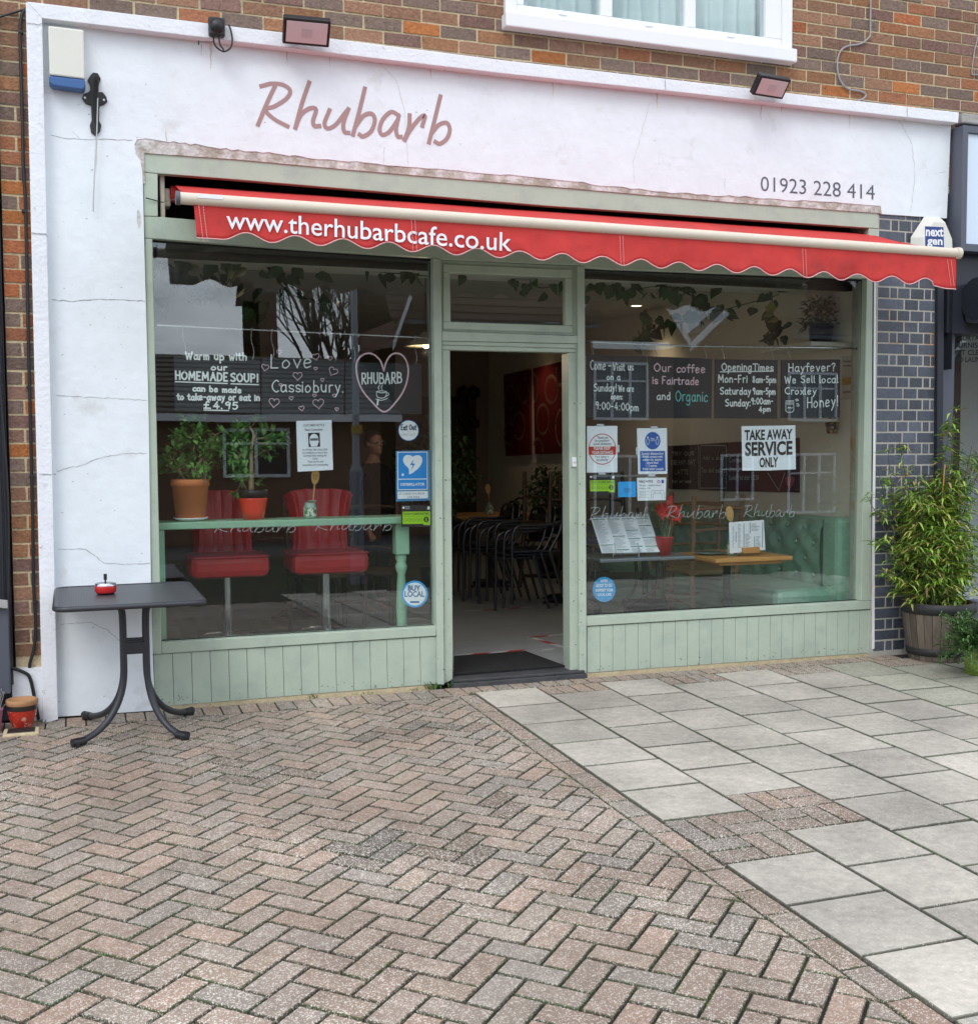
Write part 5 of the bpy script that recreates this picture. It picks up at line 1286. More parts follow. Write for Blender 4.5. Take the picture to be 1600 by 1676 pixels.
q, fin = chalk(b, 'lettering', CHALK, [("Love", 443.5, 602, 508.5, 601, 22), ("Cassiobury.", 445.5, 641, 561, 642, 19)], 1.9); fin()
q = MB()
for u, v, s_, ro in ((434, 601, 6, .2), (456.5, 576, 4, 0), (487, 615, 7.5, 0), (516.5, 583.5, 6, -.2), (540, 586, 4, 0), (516.5, 603, 3, 0), (545, 607.5, 7.5, .5), (527.5, 621.5, 3, 0), (459, 629.5, 2.5, 0), (448.5, 658.5, 8.5, .1), (476.5, 651.5, 3.5, 0), (521, 660, 9, -.1), (493.5, 668, 4.5, -.2), (514.5, 647, 3, 0), (547, 647, 3, 0), (551, 669.5, 3, 0)):
    poly_px(q, [heart(u, v, s_, ro)], BYT, 1.1, smooth=False)
q.build('hearts', PINK, b)
b = board('chalkboard with a big pink heart round the name and a coffee cup', [(565, 592), (690, 596), (690, 677.5), (565.5, 678)], [(578, 593), (679, 596)], rl)
q = MB(); poly_px(q, [[(628, 607), (622, 590), (609, 579), (595, 580), (584, 592), (584, 614), (592, 637), (608, 657), (629, 674), (650, 655), (663, 633), (668, 608), (664, 589), (654, 579), (641, 580), (632, 592), (628, 607)]], BYT, 2.6); q.build('heart', PINK, b)
q, fin = chalk(b, 'lettering', CHALK, [("RHUBARB", 592.5, 628, 657, 627, 17.5, 1.9)])
poly_px(q, [[(616, 641), (617, 649), (624, 651.5), (631, 649), (632.5, 641)], [(616, 641), (624, 643), (632.5, 641), (624, 639.5), (616, 641)], [(632, 643), (636, 643.5), (635, 647), (630.5, 648.5)], [(615, 653), (624, 655), (634, 652)], [(620, 637), (619, 634), (621, 631)], [(625, 637), (624, 633), (626, 630)]], BYT, 1.2)
poly_px(q, [[(618.5, 654), (617.5, 662)]], BYT, 3, smooth=False); fin()
b = board('chalkboard inviting visitors to come on a Sunday', [(959, 580), (1058.5, 583), (1058, 684), (959, 682.5)], [(968, 581), (1050, 584)], rr2)
q, fin = chalk(b, 'lettering', CHALK, [("Come", 966, 604.5, 990.5, 605, 15), ("+", 995, 601, 1000, 601, 5), ("Visit us", 1003, 606, 1036, 606, 12), ("on a", 993, 621.5, 1014.5, 621.5, 10), ("Sunday!", 972, 640, 1008, 640.5, 12), ("We are", 1012, 640.5, 1036.5, 641, 10), ("open:", 1000, 653, 1018, 653.5, 9), ("9:00-4:00pm", 975, 669.5, 1044, 672.5, 12)], 1.5); fin()
b = board('chalkboard about Fairtrade coffee with the word Organic in teal', [(1060, 583), (1165, 587), (1164, 684.5), (1059.5, 684.5)], [(1072, 584), (1153, 587)], rr2)
q, fin = chalk(b, 'lettering', PINK, [("Our", 1070.5, 607.5, 1098, 608, 13), ("coffee", 1107.5, 609, 1153, 610, 13), ("is Fairtrade", 1068, 628, 1142.5, 629.5, 12)], 1.8); fin()
q, fin = chalk(b, 'lettering', CHALK, [("and", 1075, 654, 1096, 654, 12)], 1.6); fin()
q, fin = chalk(b, 'lettering', TEAL, [("Organic", 1105.5, 656, 1157.5, 657, 17)], 1.7); fin()
b = board('chalkboard listing the opening times', [(1170, 588), (1272, 589), (1271.5, 685), (1169.5, 684.5)], [(1182, 589), (1262, 590)], rr2)
q, fin = chalk(b, 'lettering', CHALK, [("Opening", 1181, 606.5, 1229, 606, 12), ("Times", 1232, 606.5, 1265, 606.5, 11), ("Mon-Fri", 1175.5, 625.5, 1222, 626, 12), ("8am-5pm", 1231.5, 626, 1269, 626, 10), ("Saturday", 1178.5, 645, 1228, 645.5, 11), ("9am-5pm", 1232, 645, 1268, 645.5, 10), ("Sunday:", 1187, 664.5, 1227, 664.5, 11), ("9:00am-", 1229.5, 661.5, 1264, 661, 10), ("4pm", 1242, 674, 1260, 673, 8)], 1.9)
poly_px(q, [[(1178.5, 608.5), (1265, 607.5)]], BYT, 1.5); fin()
b = board('chalkboard selling local Croxley honey for hayfever', [(1278.5, 589), (1374.5, 588), (1374, 683), (1278, 684)], [(1290, 589), (1362, 588.5)], rr2)
q, fin = chalk(b, 'lettering', CHALK, [("Hayfever?", 1290.5, 608, 1366, 607, 13), ("We Sell", 1284, 627, 1333, 626, 11), ("local", 1341, 626.5, 1371, 626, 12), ("Croxley", 1284.5, 645, 1335, 645, 11), ("Honey!", 1321, 667, 1370, 664, 17)], 1.8)
poly_px(q, [[(1285.5, 658), (1285.5, 672), (1288, 674.5), (1296, 674.5), (1298.5, 672), (1298.5, 658), (1285.5, 658)], [(1285.5, 661), (1298.5, 661)], [(1285.5, 656), (1298.5, 656)]], BYT, 1.1, smooth=False)
poly_px(q, [[(1288.5, 668), (1290, 666.5), (1291, 668), (1292.5, 666.5), (1294, 668), (1296, 667)], [(1301, 654), (1304, 653), (1306, 655.5), (1302, 656)], [(1303, 661), (1306, 661), (1307, 664.5), (1303.5, 664)]], BYT, 1.2); fin()

# ------------------------------------------------------------------ inside the left window
ct = thing('window_counter', 'mint green counter shelf on a turned post along the left window', 'counter', (.7, .26, .05))
q = MB(); q.box(-.48, 1.50, .12, .40, .978, 1.018); q.build('counter_top', COUNTER, ct, bevel=.006)
q = MB(); x0 = at(264, 960, .14).x; q.box(x0 - .05, x0 + .022, .13, .165, .05, .977); q.build('end_board', COUNTER, ct)
px_, py_ = at(656.5, 940, .2).x, .20
prof = [(.036, 0), (.036, .03), (.030, .04), (.034, .06), (.028, .08), (.024, .12), (.030, .30), (.034, .42), (.028, .55), (.024, .62), (.034, .65), (.036, .67), (.026, .69), (.034, .72), (.030, .74)]
q = MB(); q.lathe((px_, py_, .05), prof, 20); q.box(px_ - .042, px_ + .042, py_ - .042, py_ + .042, .79, .977, b=.004); q.build('turned_post', COUNTER, ct)
# plants on the counter
def jade(name, label, p, R1, H, m, stems, saucer=None, collar=None, nleaf=16, ls=.060, extra=()):
    th = thing(name, label, 'potted plant', p)
    if saucer:
        q = MB(); q.lathe(p, [(0, 0), (R1 * .6, 0), (R1 * .88, .014), (R1 * .9, .02), (R1 * .8, .018), (0, .012)], 28); q.build('saucer', VWHITE, th)
    z = .012 if saucer else 0
    q = MB()
    if collar: q.lathe(p, [(0, z), (R1 * .72, z), (R1 * .82, z + H * .25), (R1 * .98, z + H * .68), (R1 * .98, z + H * .72), (R1 * .94, z + H * .72), (R1 * .9, z + H * .5)], 32)
    else: q.lathe(p, [(0, z), (R1 * .76, z), (R1 * .94, z + H * .82), (R1 * 1.0, z + H * .83), (R1 * 1.0, z + H), (R1 * .95, z + H), (R1 * .92, z + H * .9)], 32)
    q.build('pot', m, th)
    if collar:
        q = MB(); q.lathe(p, [(R1 * .88, z + H * .6), (R1 * .93, z + H * .80), (R1 * .99, z + H * .81), (R1 * 1.0, z + H), (R1 * .94, z + H), (R1 * .9, z + H * .9)], 32); q.build('liner', BLACK, th)
    q = MB(); q.lathe(p, [(0, z + H * .93), (R1 * .9, z + H * .9)], 20); q.build('soil', SOIL, th)
    sb = MB(); lb = MB()
    for pts, r0, n_ in stems:
        P_ = spline([V(t) for t in pts], 6); sb.tube(P_, [r0 * (1 - .7 * i / len(P_)) for i in range(len(P_))], 7)
        for k in range(n_):
            t = .35 + .65 * RN.random() ** .7; b0 = P_[min(len(P_) - 1, int(t * len(P_)))]
            d = V((RN.gauss(0, 1), RN.gauss(0, .7), RN.gauss(.35, .7))).normalized(); e = b0 + d * RN.uniform(.02, .085)
            sb.tube([b0, e], [.003, .002], 5, cap=False)
            for _ in range(RN.randrange(6, 10)):
                g = RN.uniform(.6, 1.3); dd = (d + V((RN.gauss(0, .8), RN.gauss(0, .8), RN.gauss(0, .8))))
                lb.leaf(e + V((RN.gauss(0, .008), RN.gauss(0, .008), RN.gauss(0, .008))), dd, (0, 0, 1), ls * RN.uniform(.6, 1.1), ls * .52, (.17 * g, .34 * g, .09 * g), fold=.1, tip=.1)
    sb.build('stems', BARK, th); lb.build('foliage', LEAF, th)
    return th
def A2(u, v, Y): return tuple(at(u, v, Y))
p = at(312, 851, .25); p = V((p.x, .25, 1.0185))
b = p + V((0, 0, .2))
jade('jade_plant', 'bushy jade plant in a terracotta pot on a white saucer', p, .108, .225, TERRA,
     [([A2(312, 786, .25), A2(325, 760, .24), A2(345, 735, .23)], .017, 20), ([A2(308, 786, .25), A2(298, 750, .27), A2(288, 718, .25)], .014, 20), ([A2(315, 786, .26), A2(312, 740, .30), A2(320, 708, .30)], .012, 18),
      ([A2(318, 786, .24), A2(340, 745, .26), A2(352, 712, .26)], .012, 17), ([A2(303, 786, .22), A2(290, 768, .2), A2(280, 752, .2)], .010, 18), ([A2(322, 786, .2), A2(334, 775, .17), A2(337, 790, .15)], .006, 8),
      ([A2(312, 786, .25), A2(318, 730, .24), A2(316, 700, .25)], .010, 14)], saucer=True, nleaf=20)
p = at(415, 853, .25); p = V((p.x, .25, 1.0185))
jade('jade_plant', 'jade plant with a bare pale trunk in a shiny red pot with black liner', p, .083, .172, REDGL,
     [([A2(411, 805, .22), A2(411, 765, .20), A2(411, 735, .20), A2(415, 712, .22), A2(408, 698, .25)], .016, 4), ([A2(412, 722, .25), A2(428, 717, .25), A2(446, 722, .25), A2(458, 733, .25)], .007, 17), ([A2(412, 752, .25), A2(425, 742, .26), A2(440, 735, .28)], .006, 8),
      ([A2(410, 755, .25), A2(400, 748, .22), A2(394, 745, .2)], .006, 12), ([A2(410, 722, .25), A2(398, 720, .25), A2(388, 722, .26)], .006, 14), ([A2(405, 805, .25), A2(398, 790, .23), A2(392, 778, .22)], .005, 10), ([A2(411, 740, .25), A2(390, 735, .3), A2(375, 745, .3)], .006, 14),
      ([A2(409, 790, .25), A2(385, 770, .32), A2(370, 760, .34)], .006, 14)], collar=True)
def spoonjar(name, label, p, num=None, lean=.02, s=1.0, lab=True):
    th = thing(name, label, 'jar', p)
    JAR = mat('jar glass', (.30, .42, .34), .15, spec=.8)
    q = MB(); q.lathe(p, [(0, 0), (.030 * s, 0), (.034 * s, .006), (.034 * s, .062 * s), (.028 * s, .072 * s), (.028 * s, .082 * s)], 24); q.build('jar', JAR, th)
    q = MB(); q.lathe(p, [(.0345 * s, .012), (.0345 * s, .055 * s)], 24); q.build('paper_label', mat('green label', (.05, .22, .10), .6, col2=(.7, .7, .6), c2scale=40, c2lo=.48, c2hi=.52), th)
    q = MB()
    for k in range(4): q.leaf(p + V((RN.uniform(-.01, .01), RN.uniform(-.01, .01), .078 * s)), (RN.uniform(-1, 1), RN.uniform(-1, 0), .6), (0, 0, 1), .04 * s, .03 * s, (.7, .7, .7))
    q.build('sugar_packets', VWHITE, th)
    b0 = p + V((.012, 0, .03)); e = b0 + V((lean, .0, .155 * s))
    q = MB(); q.tube([b0, e], [.004, .005], 8); n_ = 14; ring = []
    d = (e - b0).normalized()
    c0 = e + d * .033 * s
    side = d.cross(V((0, 1, 0))).normalized()
    pts = [c0 + d * (.04 * s * cos(2 * pi * k / 20)) + side * (.0215 * s * sin(2 * pi * k / 20)) * (1 + .12 * cos(2 * pi * k / 20)) for k in range(20)]
    q.prism(pts, (0, .006, 0)); sp = q.build('wooden_spoon', SPOON, th)
    if num:
        q = MB()
        for st in strokes(num): q.ribbon([c0 + side * -(x - .5) * .022 * -1 * (1) * -1 + d * ((y - .5) * .026) + V((0, -.001, 0)) for x, y in st], .0022)
        q.build('number', INK, sp)
    return th
p = at(507.5, 849, .24); spoonjar('spoon_jar', 'jar holding a wooden spoon numbered 12 on the mint green counter', V((p.x, .24, 1.0185)), "12", .018, 1.12)

# red bar chairs
def bar_chair(x, y, label):
    th = thing('bar_chair', label, 'bar chair', (x, y, .05), 'red leather chairs at the window counter')
    q = MB(); q.box(x - .235, x + .235, y - .22, y + .20, .665, .80, b=.045); q.build('seat', LEATHR, th)
    q = MB(); NU, NV = 40, 8; vs = []
    for i in range(NU + 1):
        for j in range(NV + 1):
            a = 2 * i / NU - 1; t = j / NV
            wd = .165 + .06 * t ** 1.6 + .02 * (1 - t) ** 4
            flute = .028 * abs(sin(a * 2.5 * pi)) ** .6 * (1 - .5 * max(0, (abs(a) - .8) / .2))
            vs.append((x + a * wd, y + .215 + .075 * t - .10 * abs(a) ** 2.6 * (.5 + .5 * t) - flute, .775 + .385 * t - (.03 * abs(a) ** 5 if j == NV else 0)))
    q.add(vs, [(i * (NV + 1) + j, (i + 1) * (NV + 1) + j, (i + 1) * (NV + 1) + j + 1, i * (NV + 1) + j + 1) for i in range(NU) for j in range(NV)], smooth=True)
    bk_ = q.build('backrest', LEATHR, th); so_ = bk_.modifiers.new('Solidify', 'SOLIDIFY'); so_.thickness = -.07; bv_ = bk_.modifiers.new('Bevel', 'BEVEL'); bv_.width = .022; bv_.segments = 4; bv_.limit_method = 'ANGLE'; bv_.angle_limit = radians(50)
    q = MB(); q.tube([(x - .205, y - .218, .79), (x + .205, y - .218, .79), (x + .228, y - .19, .79), (x + .228, y + .17, .79)], .006, 6); q.tube([(x - .205, y - .218, .79), (x - .228, y - .19, .79), (x - .228, y + .17, .79)], .006, 6); q.build('piping', LEATHR, th)
    q = MB(); q.tube([(x, y, .10), (x, y, .665)], .032, 16); q.lathe((x, y, .05), [(0, .035), (.10, .03), (.20, .012), (.21, 0)], 28); q.build('pedestal', CHROME, th)
    q = MB(); q.tube([(x + .17 * cos(a), y - .05 + .17 * sin(a), .30) for a in [2 * pi * k / 20 for k in range(21)]], .009, 8); q.tube([(x, y, .30), (x, y - .22, .30)], .008, 8); q.build('footrest', CHROME, th)
bar_chair(.425, .60, 'red leather bar chair behind the jade plants in the left window')
bar_chair(1.03, .60, 'red leather bar chair between the spoon jar and the turned post')
bar_chair(-.20, .60, 'red leather bar chair cut off by the left edge of the left window')

# staff member standing inside
def person(x, y, z0, H, face):
    th = thing('person', 'person in a black shirt and glasses standing inside behind the left window', 'person', (x, y, z0))
    s = H / 1.65
    bm = bmesh.new(); rad = {}
    def vtx(p, r):
        v_ = bm.verts.new(V(p) * s); rad[v_] = r * s; return v_
    def chain(a, pts):
        for p, r in pts:
            b_ = vtx(p, r); bm.edges.new((a, b_)); a = b_
        return a
    pel = vtx((0, 0, .93), .135)
    chest = chain(pel, [((0, 0, 1.08), .115), ((0, 0, 1.25), .135)])
    neck = chain(chest, [((0, 0, 1.36), .09), ((0, -.01, 1.43), .052), ((0, -.02, 1.49), .055)])
    hands = []
    for sg in (-1, 1):
        sh_ = chain(chest, [((sg * .12, 0, 1.33), .062), ((sg * .185, .01, 1.31), .052), ((sg * .225, .02, 1.05), .038), ((sg * .20, -.10, .84), .026), ((sg * .19, -.135, .79), .022)])
        palm = chain(sh_, [((sg * .185, -.16, .755), .026)])
        for k, (dx, L) in enumerate(((-.026, .05), (-.009, .06), (.009, .056), (.025, .042))):
            chain(palm, [((sg * .185 + dx, -.185, .735), .0095), ((sg * .185 + dx * 1.1, -.20, .735 - L * .6), .009), ((sg * .185 + dx * 1.1, -.19, .735 - L), .0075)])
        chain(palm, [((sg * .185 - sg * .03, -.165, .74), .011), ((sg * .185 - sg * .045, -.185, .715), .009)])
        leg = chain(pel, [((sg * .085, 0, .84), .095), ((sg * .09, -.01, .48), .06), ((sg * .095, .01, .10), .038), ((sg * .095, .0, .05), .04), ((sg * .10, -.13, .03), .03)])
    me = bpy.data.meshes.new('body'); bm.verts.index_update(); rr_ = [rad[v_] for v_ in bm.verts]; bm.to_mesh(me); bm.free()
    o = bpy.data.objects.new('body_src', me); COL.objects.link(o)
    sk = o.modifiers.new('Skin', 'SKIN')
    for i, r in enumerate(rr_): me.skin_vertices[0].data[i].radius = (r, r)
    me.skin_vertices[0].data[0].use_root = True
    o.modifiers.new('Sub', 'SUBSURF').levels = 1
    bpy.context.view_layer.update()
    dg = bpy.context.evaluated_depsgraph_get()
    m1 = bpy.data.meshes.new_from_object(o.evaluated_get(dg)); bpy.data.objects.remove(o)
    bm = bmesh.new(); bm.from_mesh(m1)
    def ball(c, rx, ry, rz):
        r_ = bmesh.ops.create_icosphere(bm, subdivisions=3, radius=1)
        for v_ in r_['verts']: v_.co = (V(c) + V((v_.co.x * rx, v_.co.y * ry, v_.co.z * rz))) * s
    ball((0, -.02, 1.575), .073, .092, .098); ball((0, -.045, 1.525), .058, .07, .068)
    ball((0, -.118, 1.555), .012, .018, .020); ball((0, -.112, 1.565), .008, .012, .03)
    ball((0, -.104, 1.522), .022, .012, .006); ball((0, -.103, 1.512), .019, .012, .007); ball((0, -.095, 1.482), .022, .02, .016)
    for sg in (-1, 1): ball((sg * .073, -.015, 1.565), .009, .018, .03)
    mm = bpy.data.meshes.new('body'); bm.to_mesh(mm); bm.free()
    body = bpy.data.objects.new('body', mm); COL.objects.link(body); body.parent = th; body.rotation_euler = (0, 0, face)
    mm.materials.append(mat('skin', (.30, .16, .11), .5))
    rm = body.modifiers.new('Remesh', 'REMESH'); rm.mode = 'VOXEL'; rm.voxel_size = .0055; rm.use_smooth_shade = True
    WLOC[body.name] = V((0, 0, 0)); WLOC[th.name] = V((0, 0, 0))
    def kid(name, mbx, m):
        k = mbx.build(name, m, None); k.parent = th; k.rotation_euler = (0, 0, face); return k
    # clothing: a slightly larger skin over torso, arms and legs
    bm = bmesh.new(); rad.clear()
    pel = vtx((0, 0, .92), .15); ch = chain(pel, [((0, 0, 1.08), .132), ((0, 0, 1.25), .15), ((0, 0, 1.35), .102), ((0, -.005, 1.405), .064)])
    cb = list(bm.verts)[2]
    for sg in (-1, 1):
        chain(cb, [((sg * .12, 0, 1.33), .078), ((sg * .19, .01, 1.31), .066), ((sg * .228, .02, 1.05), .052), ((sg * .20, -.10, .85), .038)])
        chain(pel, [((sg * .088, 0, .84), .108), ((sg * .09, -.01, .48), .078), ((sg * .095, .01, .12), .06)])
    me = bpy.data.meshes.new('shirt_and_trousers'); bm.verts.index_update(); rr_ = [rad[v_] for v_ in bm.verts]; bm.to_mesh(me); bm.free()
    o = bpy.data.objects.new('shirt_and_trousers', me); COL.objects.link(o); o.modifiers.new('Skin', 'SKIN')
    for i, r in enumerate(rr_): me.skin_vertices[0].data[i].radius = (r, r)
    me.skin_vertices[0].data[0].use_root = True
    sb = o.modifiers.new('Sub', 'SUBSURF'); sb.levels = 2; sb.render_levels = 2
    me.materials.append(mat('black cloth', (.012, .012, .014), .85, bump=.3, bscale=30)); o.parent = th; o.rotation_euler = (0, 0, face)
    q = MB(); n_ = 16
    vs = []; fs = []
    for i in range(9):
        el = -.5 + i / 8 * (pi / 2 + .5)
        for k in range(n_):
            a = 2 * pi * k / n_
            fr_ = sin(a) < -.35 and el < .62
            R1 = (.082, .100, .108); c_ = V((0, -.012, 1.582))
            kx = .93 if fr_ else 1.0
            vs.append((c_ + V((cos(el) * cos(a) * R1[0] * kx, cos(el) * sin(a) * R1[1] * (.80 if fr_ else 1), sin(el) * R1[2]))) * s)
    for i in range(8):
        for k in range(n_): fs.append([i * n_ + k, i * n_ + (k + 1) % n_, (i + 1) * n_ + (k + 1) % n_, (i + 1) * n_ + k])
    q.add(vs, fs, smooth=True); kid('hair', q, mat('dark brown hair', (.03, .018, .012), .6, bump=.6, bscale=40))
    q = MB()
    for sg in (-1, 1): q.tube([V((sg * .034 + .024 * cos(2 * pi * k / 14), -.115, 1.573 + .019 * sin(2 * pi * k / 14))) * s for k in range(15)], .0022, 6); q.tube([V((sg * .058, -.113, 1.576)) * s, V((sg * .078, -.02, 1.578)) * s], .002, 5)
    q.tube([V((-.010, -.118, 1.576)) * s, V((.010, -.118, 1.576)) * s], .002, 5); gl = kid('glasses', q, STEEL)
    q = MB()
    for sg in (-1, 1): q.lathe(V((sg * .032, -.098, 1.574)) * s, [(0, -.008), (.010, -.006), (.012, 0), (.010, .006), (0, .008)], 10)
    kid('eyes', q, mat('eye dark', (.05, .04, .035), .2))
    th.location = V((x, y, z0))
    return th
person(1.93, 3.0, .05, 1.50, radians(28))

# trailing plants hanging from the bulkhead edge
def hleaf(mb, c, s, col, tilt=(0, 0), roll=0):
    pts = [(0, .40), (.22, .46), (.40, .30), (.40, .02), (.24, -.28), (.03, -.68), (-.24, -.28), (-.40, .02), (-.40, .30), (-.22, .46)]
    Mx = Matrix.Rotation(tilt[1], 3, 'Z') @ Matrix.Rotation(tilt[0], 3, 'X') @ Matrix.Rotation(roll, 3, 'Y')
    vs = [V(c)] + [V(c) + Mx @ V((x * s, abs(x) * s * .25, y * s)) for x, y in pts]
    mb.add(vs, [(0, 1 + i, 1 + (i + 1) % 10) for i in range(10)], col, smooth=True)
def vine(label, stems, leaves, Y, s=.085, extra=0):
    th = thing('trailing_plant', label, 'plant', at(*stems[0][0], Y), 'trailing plants under the ceiling')
    q = MB()
    for st in stems: q.tube(spline([at(u, v, Y + RN.uniform(-.03, .03)) for u, v in st], 5), .0035, 5)
    q.build('stems', mat('vine stem', (.05, .06, .025), .7), th)
    q = MB()
    L_ = list(leaves)
    for st in stems:
        P_ = spline([V((u, v, 0)) for u, v in st], 6)
        for _ in range(extra):
            p_ = RN.choice(P_); L_.append((p_.x + RN.gauss(0, 7), p_.y + RN.gauss(2, 7), 0))
    for l in L_:
        c = (.035, .075, .018) if l[2] == 0 else (.30, .30, .05)
        k = RN.uniform(.7, 1.4)
        hleaf(q, at(l[0], l[1], Y + RN.uniform(-.08, .04)), s * RN.uniform(.75, 1.25), tuple(t * k for t in c), (RN.uniform(-.9, .9), RN.uniform(-1.3, 1.3)), RN.uniform(-1.1, 1.1))
    q.build('foliage', LEAF, th)
W4 = lambda L: [(230 + x / 3.265, 380 + y / 3.265, 0) for x, y in L]
W8 = lambda L, c=0: [(940 + x / 3.265, 440 + y / 3.265, c) for x, y in L]
vine('trailing heart leaved plant along the top of the left window', [[(256, 428), (290, 438), (318, 430)], [(262, 440), (270, 470), (272, 500)], [(300, 470), (318, 474), (340, 482)], [(380, 432), (376, 455), (362, 478)], [(345, 425), (380, 480), (410, 500), (420, 520)], [(446, 435), (455, 460), (470, 470), (493, 440)], [(455, 485), (500, 488), (540, 500)], [(380, 428), (560, 440), (703, 452)]],
     W4([(150, 200), (140, 250), (120, 290), (150, 320), (170, 230), (215, 250), (340, 250), (380, 310), (440, 250), (470, 185), (540, 210), (525, 280), (615, 325), (590, 390), (570, 440), (640, 410), (660, 400), (745, 325), (795, 265), (820, 240), (985, 235), (1215, 230), (1300, 255), (1340, 240), (1490, 255), (985, 370), (850, 340), (500, 175), (330, 290)]), .92, .095, 7)
vine('sprig of heart leaved plant above the door fanlight', [[(860, 452), (880, 470), (905, 468), (922, 462)]], [(720 + x / 4.41, 420 + y / 4.41, 0) for x, y in ((160, 165), (520, 190), (545, 205), (600, 260), (625, 230), (660, 200), (690, 190), (740, 290), (820, 230), (880, 215), (870, 250))], .92, .075)
vine('trailing leafy plant along the top of the right window', [[(960, 470), (1010, 478), (1060, 470), (1130, 465)], [(1100, 470), (1145, 490), (1155, 515), (1150, 520)], [(1150, 516), (1210, 500), (1275, 482)], [(1060, 545), (1100, 530), (1150, 520)]],
     W8([(80, 100), (130, 100), (170, 115), (60, 165), (330, 100), (350, 110), (280, 160), (310, 130), (420, 140), (470, 115), (490, 130), (550, 160), (520, 150), (600, 120), (640, 185), (690, 170), (750, 115), (660, 190), (250, 110), (220, 95), (200, 130)]), .92, .09, 14)
vine('plant with yellowing leaves hanging in the right window', [[(1252, 500), (1262, 530), (1258, 560)], [(1058, 520), (1056, 545), (1052, 560)]],
     W8([(1040, 240), (1060, 270), (1030, 350), (1050, 205), (375, 310), (395, 300), (360, 375), (370, 330)], 1) + W8([(1080, 300), (1070, 360), (1100, 340), (1120, 380), (1090, 400), (1130, 300), (350, 345), (380, 350)]), .85, .075, 16)

# pendant lamp at the right of the left window and a lit downlight
def pendant(label, c, r):
    th = thing('pendant_lamp', label, 'lamp', c)
    q = MB(); q.lathe(c, [(.02, .10), (.03, .09), (r * .55, .045), (r, 0), (r * .99, -.006), (r * .5, .035), (.02, .085)], 32); q.build('lamp_shade', mat('enamel shade', (.55, .50, .36), .35), th)
    q = MB(); q.lathe(c + V((0, 0, -.0)), [(0, -.018), (.022, -.008), (.03, .012), (.02, .04), (0, .05)], 16); q.build('bulb', mat('warm bulb', (1, .8, .5), .4, emit=(1, .72, .38), estr=5), th)
    q = MB(); q.tube([c + V((0, 0, .1)), V((c.x, c.y, 2.72))], .004, 6); q.build('flex', BLACK, th)
    l = bpy.data.lights.new('pendant_light', 'POINT'); l.energy = 9; l.color = (1, .74, .46); l.shadow_soft_size = .03
    lo = bpy.data.objects.new('pendant_light', l); COL.objects.link(lo); lo.parent = th; lo.location = (0, 0, -.05)
pendant('shallow cream pendant lamp with a lit bulb beside the heart chalkboard', at(697, 566, 1.6), .155)
for i, (u, v, Y_) in enumerate(((1041, 489, 3.1), (893, 560, 5.6))):
    c = at(u, v, Y_) if i == 0 else V((4.35, 5.9, 2.72))
    if i == 0: c = V((c.x, c.y, 2.72))
    th = thing('downlight', ['small lit downlight in the ceiling behind the right window', 'lit ceiling downlight shining on the red paintings'][i], 'downlight', c)
    q = MB(); q.lathe(c, [(.045, -.002), (.055, -.006), (.058, -.001)], 20); q.build('trim_ring', UPVC, th)
    q = MB(); q.lathe(c, [(0, -.003), (.045, -.003)], 20); q.build('lens', mat('lit lens', (1, .85, .6), .4, emit=(1, .75, .45), estr=6), th)
    l = bpy.data.lights.new('downlight_lamp', 'SPOT'); l.energy = 9 if i else 9; l.color = (1, .74, .46); l.spot_size = radians(110); l.spot_blend = .8; l.shadow_soft_size = .05
    lo = bpy.data.objects.new('downlight_lamp', l); COL.objects.link(lo); lo.parent = th; lo.location = (0, 0, -.03); WLOC[lo.name] = c

# ------------------------------------------------------------------ furniture behind the windows and in the doorway
def ladder_chair(label, x, y, rz, m=RUSTIC, h=1.02, grp='wooden ladder back chairs'):
    """back toward -Y at rz = 0"""
    th = thing('wooden_chair', label, 'chair', (0, 0, 0), grp)
    hw, d = .215, .38
    for sx in (-1, 1):
        q = MB(); q.tube([(sx * hw * .92, d, 0), (sx * hw, d, .45)], [.016, .02], 10); q.build('leg', m, th)
        q = MB(); q.tube([(sx * hw * .9, 0, 0), (sx * hw * .92, 0, .45), (sx * hw, -.05, h)], [.017, .021, .019], 10); q.build('back_post', m, th)
    q = MB(); q.box(-hw - .01, hw + .01, -.01, d + .02, .43, .465, b=.01); q.build('seat', mat('rush seat', (.30, .21, .10), .9, bump=.6, bscale=25), th)
    for z in (.60, .76, .92):
        q = MB(); y_ = -.05 * (z - .45) / (h - .45); q.tube(spline([V((-hw, y_, z)), V((0, y_ - .02, z + .012)), V((hw, y_, z))], 6), .013 if z < .9 else .016, 8); q.build('rung', m, th)
    q = MB(); q.tube([(-hw * .92, 0, .22), (-hw * .92, d, .22)], .010, 7); q.tube([(hw * .92, 0, .26), (hw * .92, d, .26)], .010, 7); q.tube([(-hw * .9, d, .24), (hw * .9, d, .24)], .010, 7); q.build('stretchers', m, th)
    th.location = (x, y, .05); th.rotation_euler = (0, 0, rz)
    return th
ca = at(1172, 800, 1.0)
lc = ladder_chair('rustic ladder back chair with its back to the right window, reddish right post', ca.x, 1.02, radians(4))
cb_ = at(1137, 790, 1.75)
dup(lc, (cb_.x - .02, 1.72, .05), radians(-8), 'rustic ladder back chair standing behind another in the right window')
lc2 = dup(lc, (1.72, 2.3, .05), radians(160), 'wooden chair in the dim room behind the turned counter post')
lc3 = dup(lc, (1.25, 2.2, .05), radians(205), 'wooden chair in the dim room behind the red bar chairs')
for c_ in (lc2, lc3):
    for ch in c_.children: ch.data = ch.data.copy(); ch.data.materials[0] = WOODD
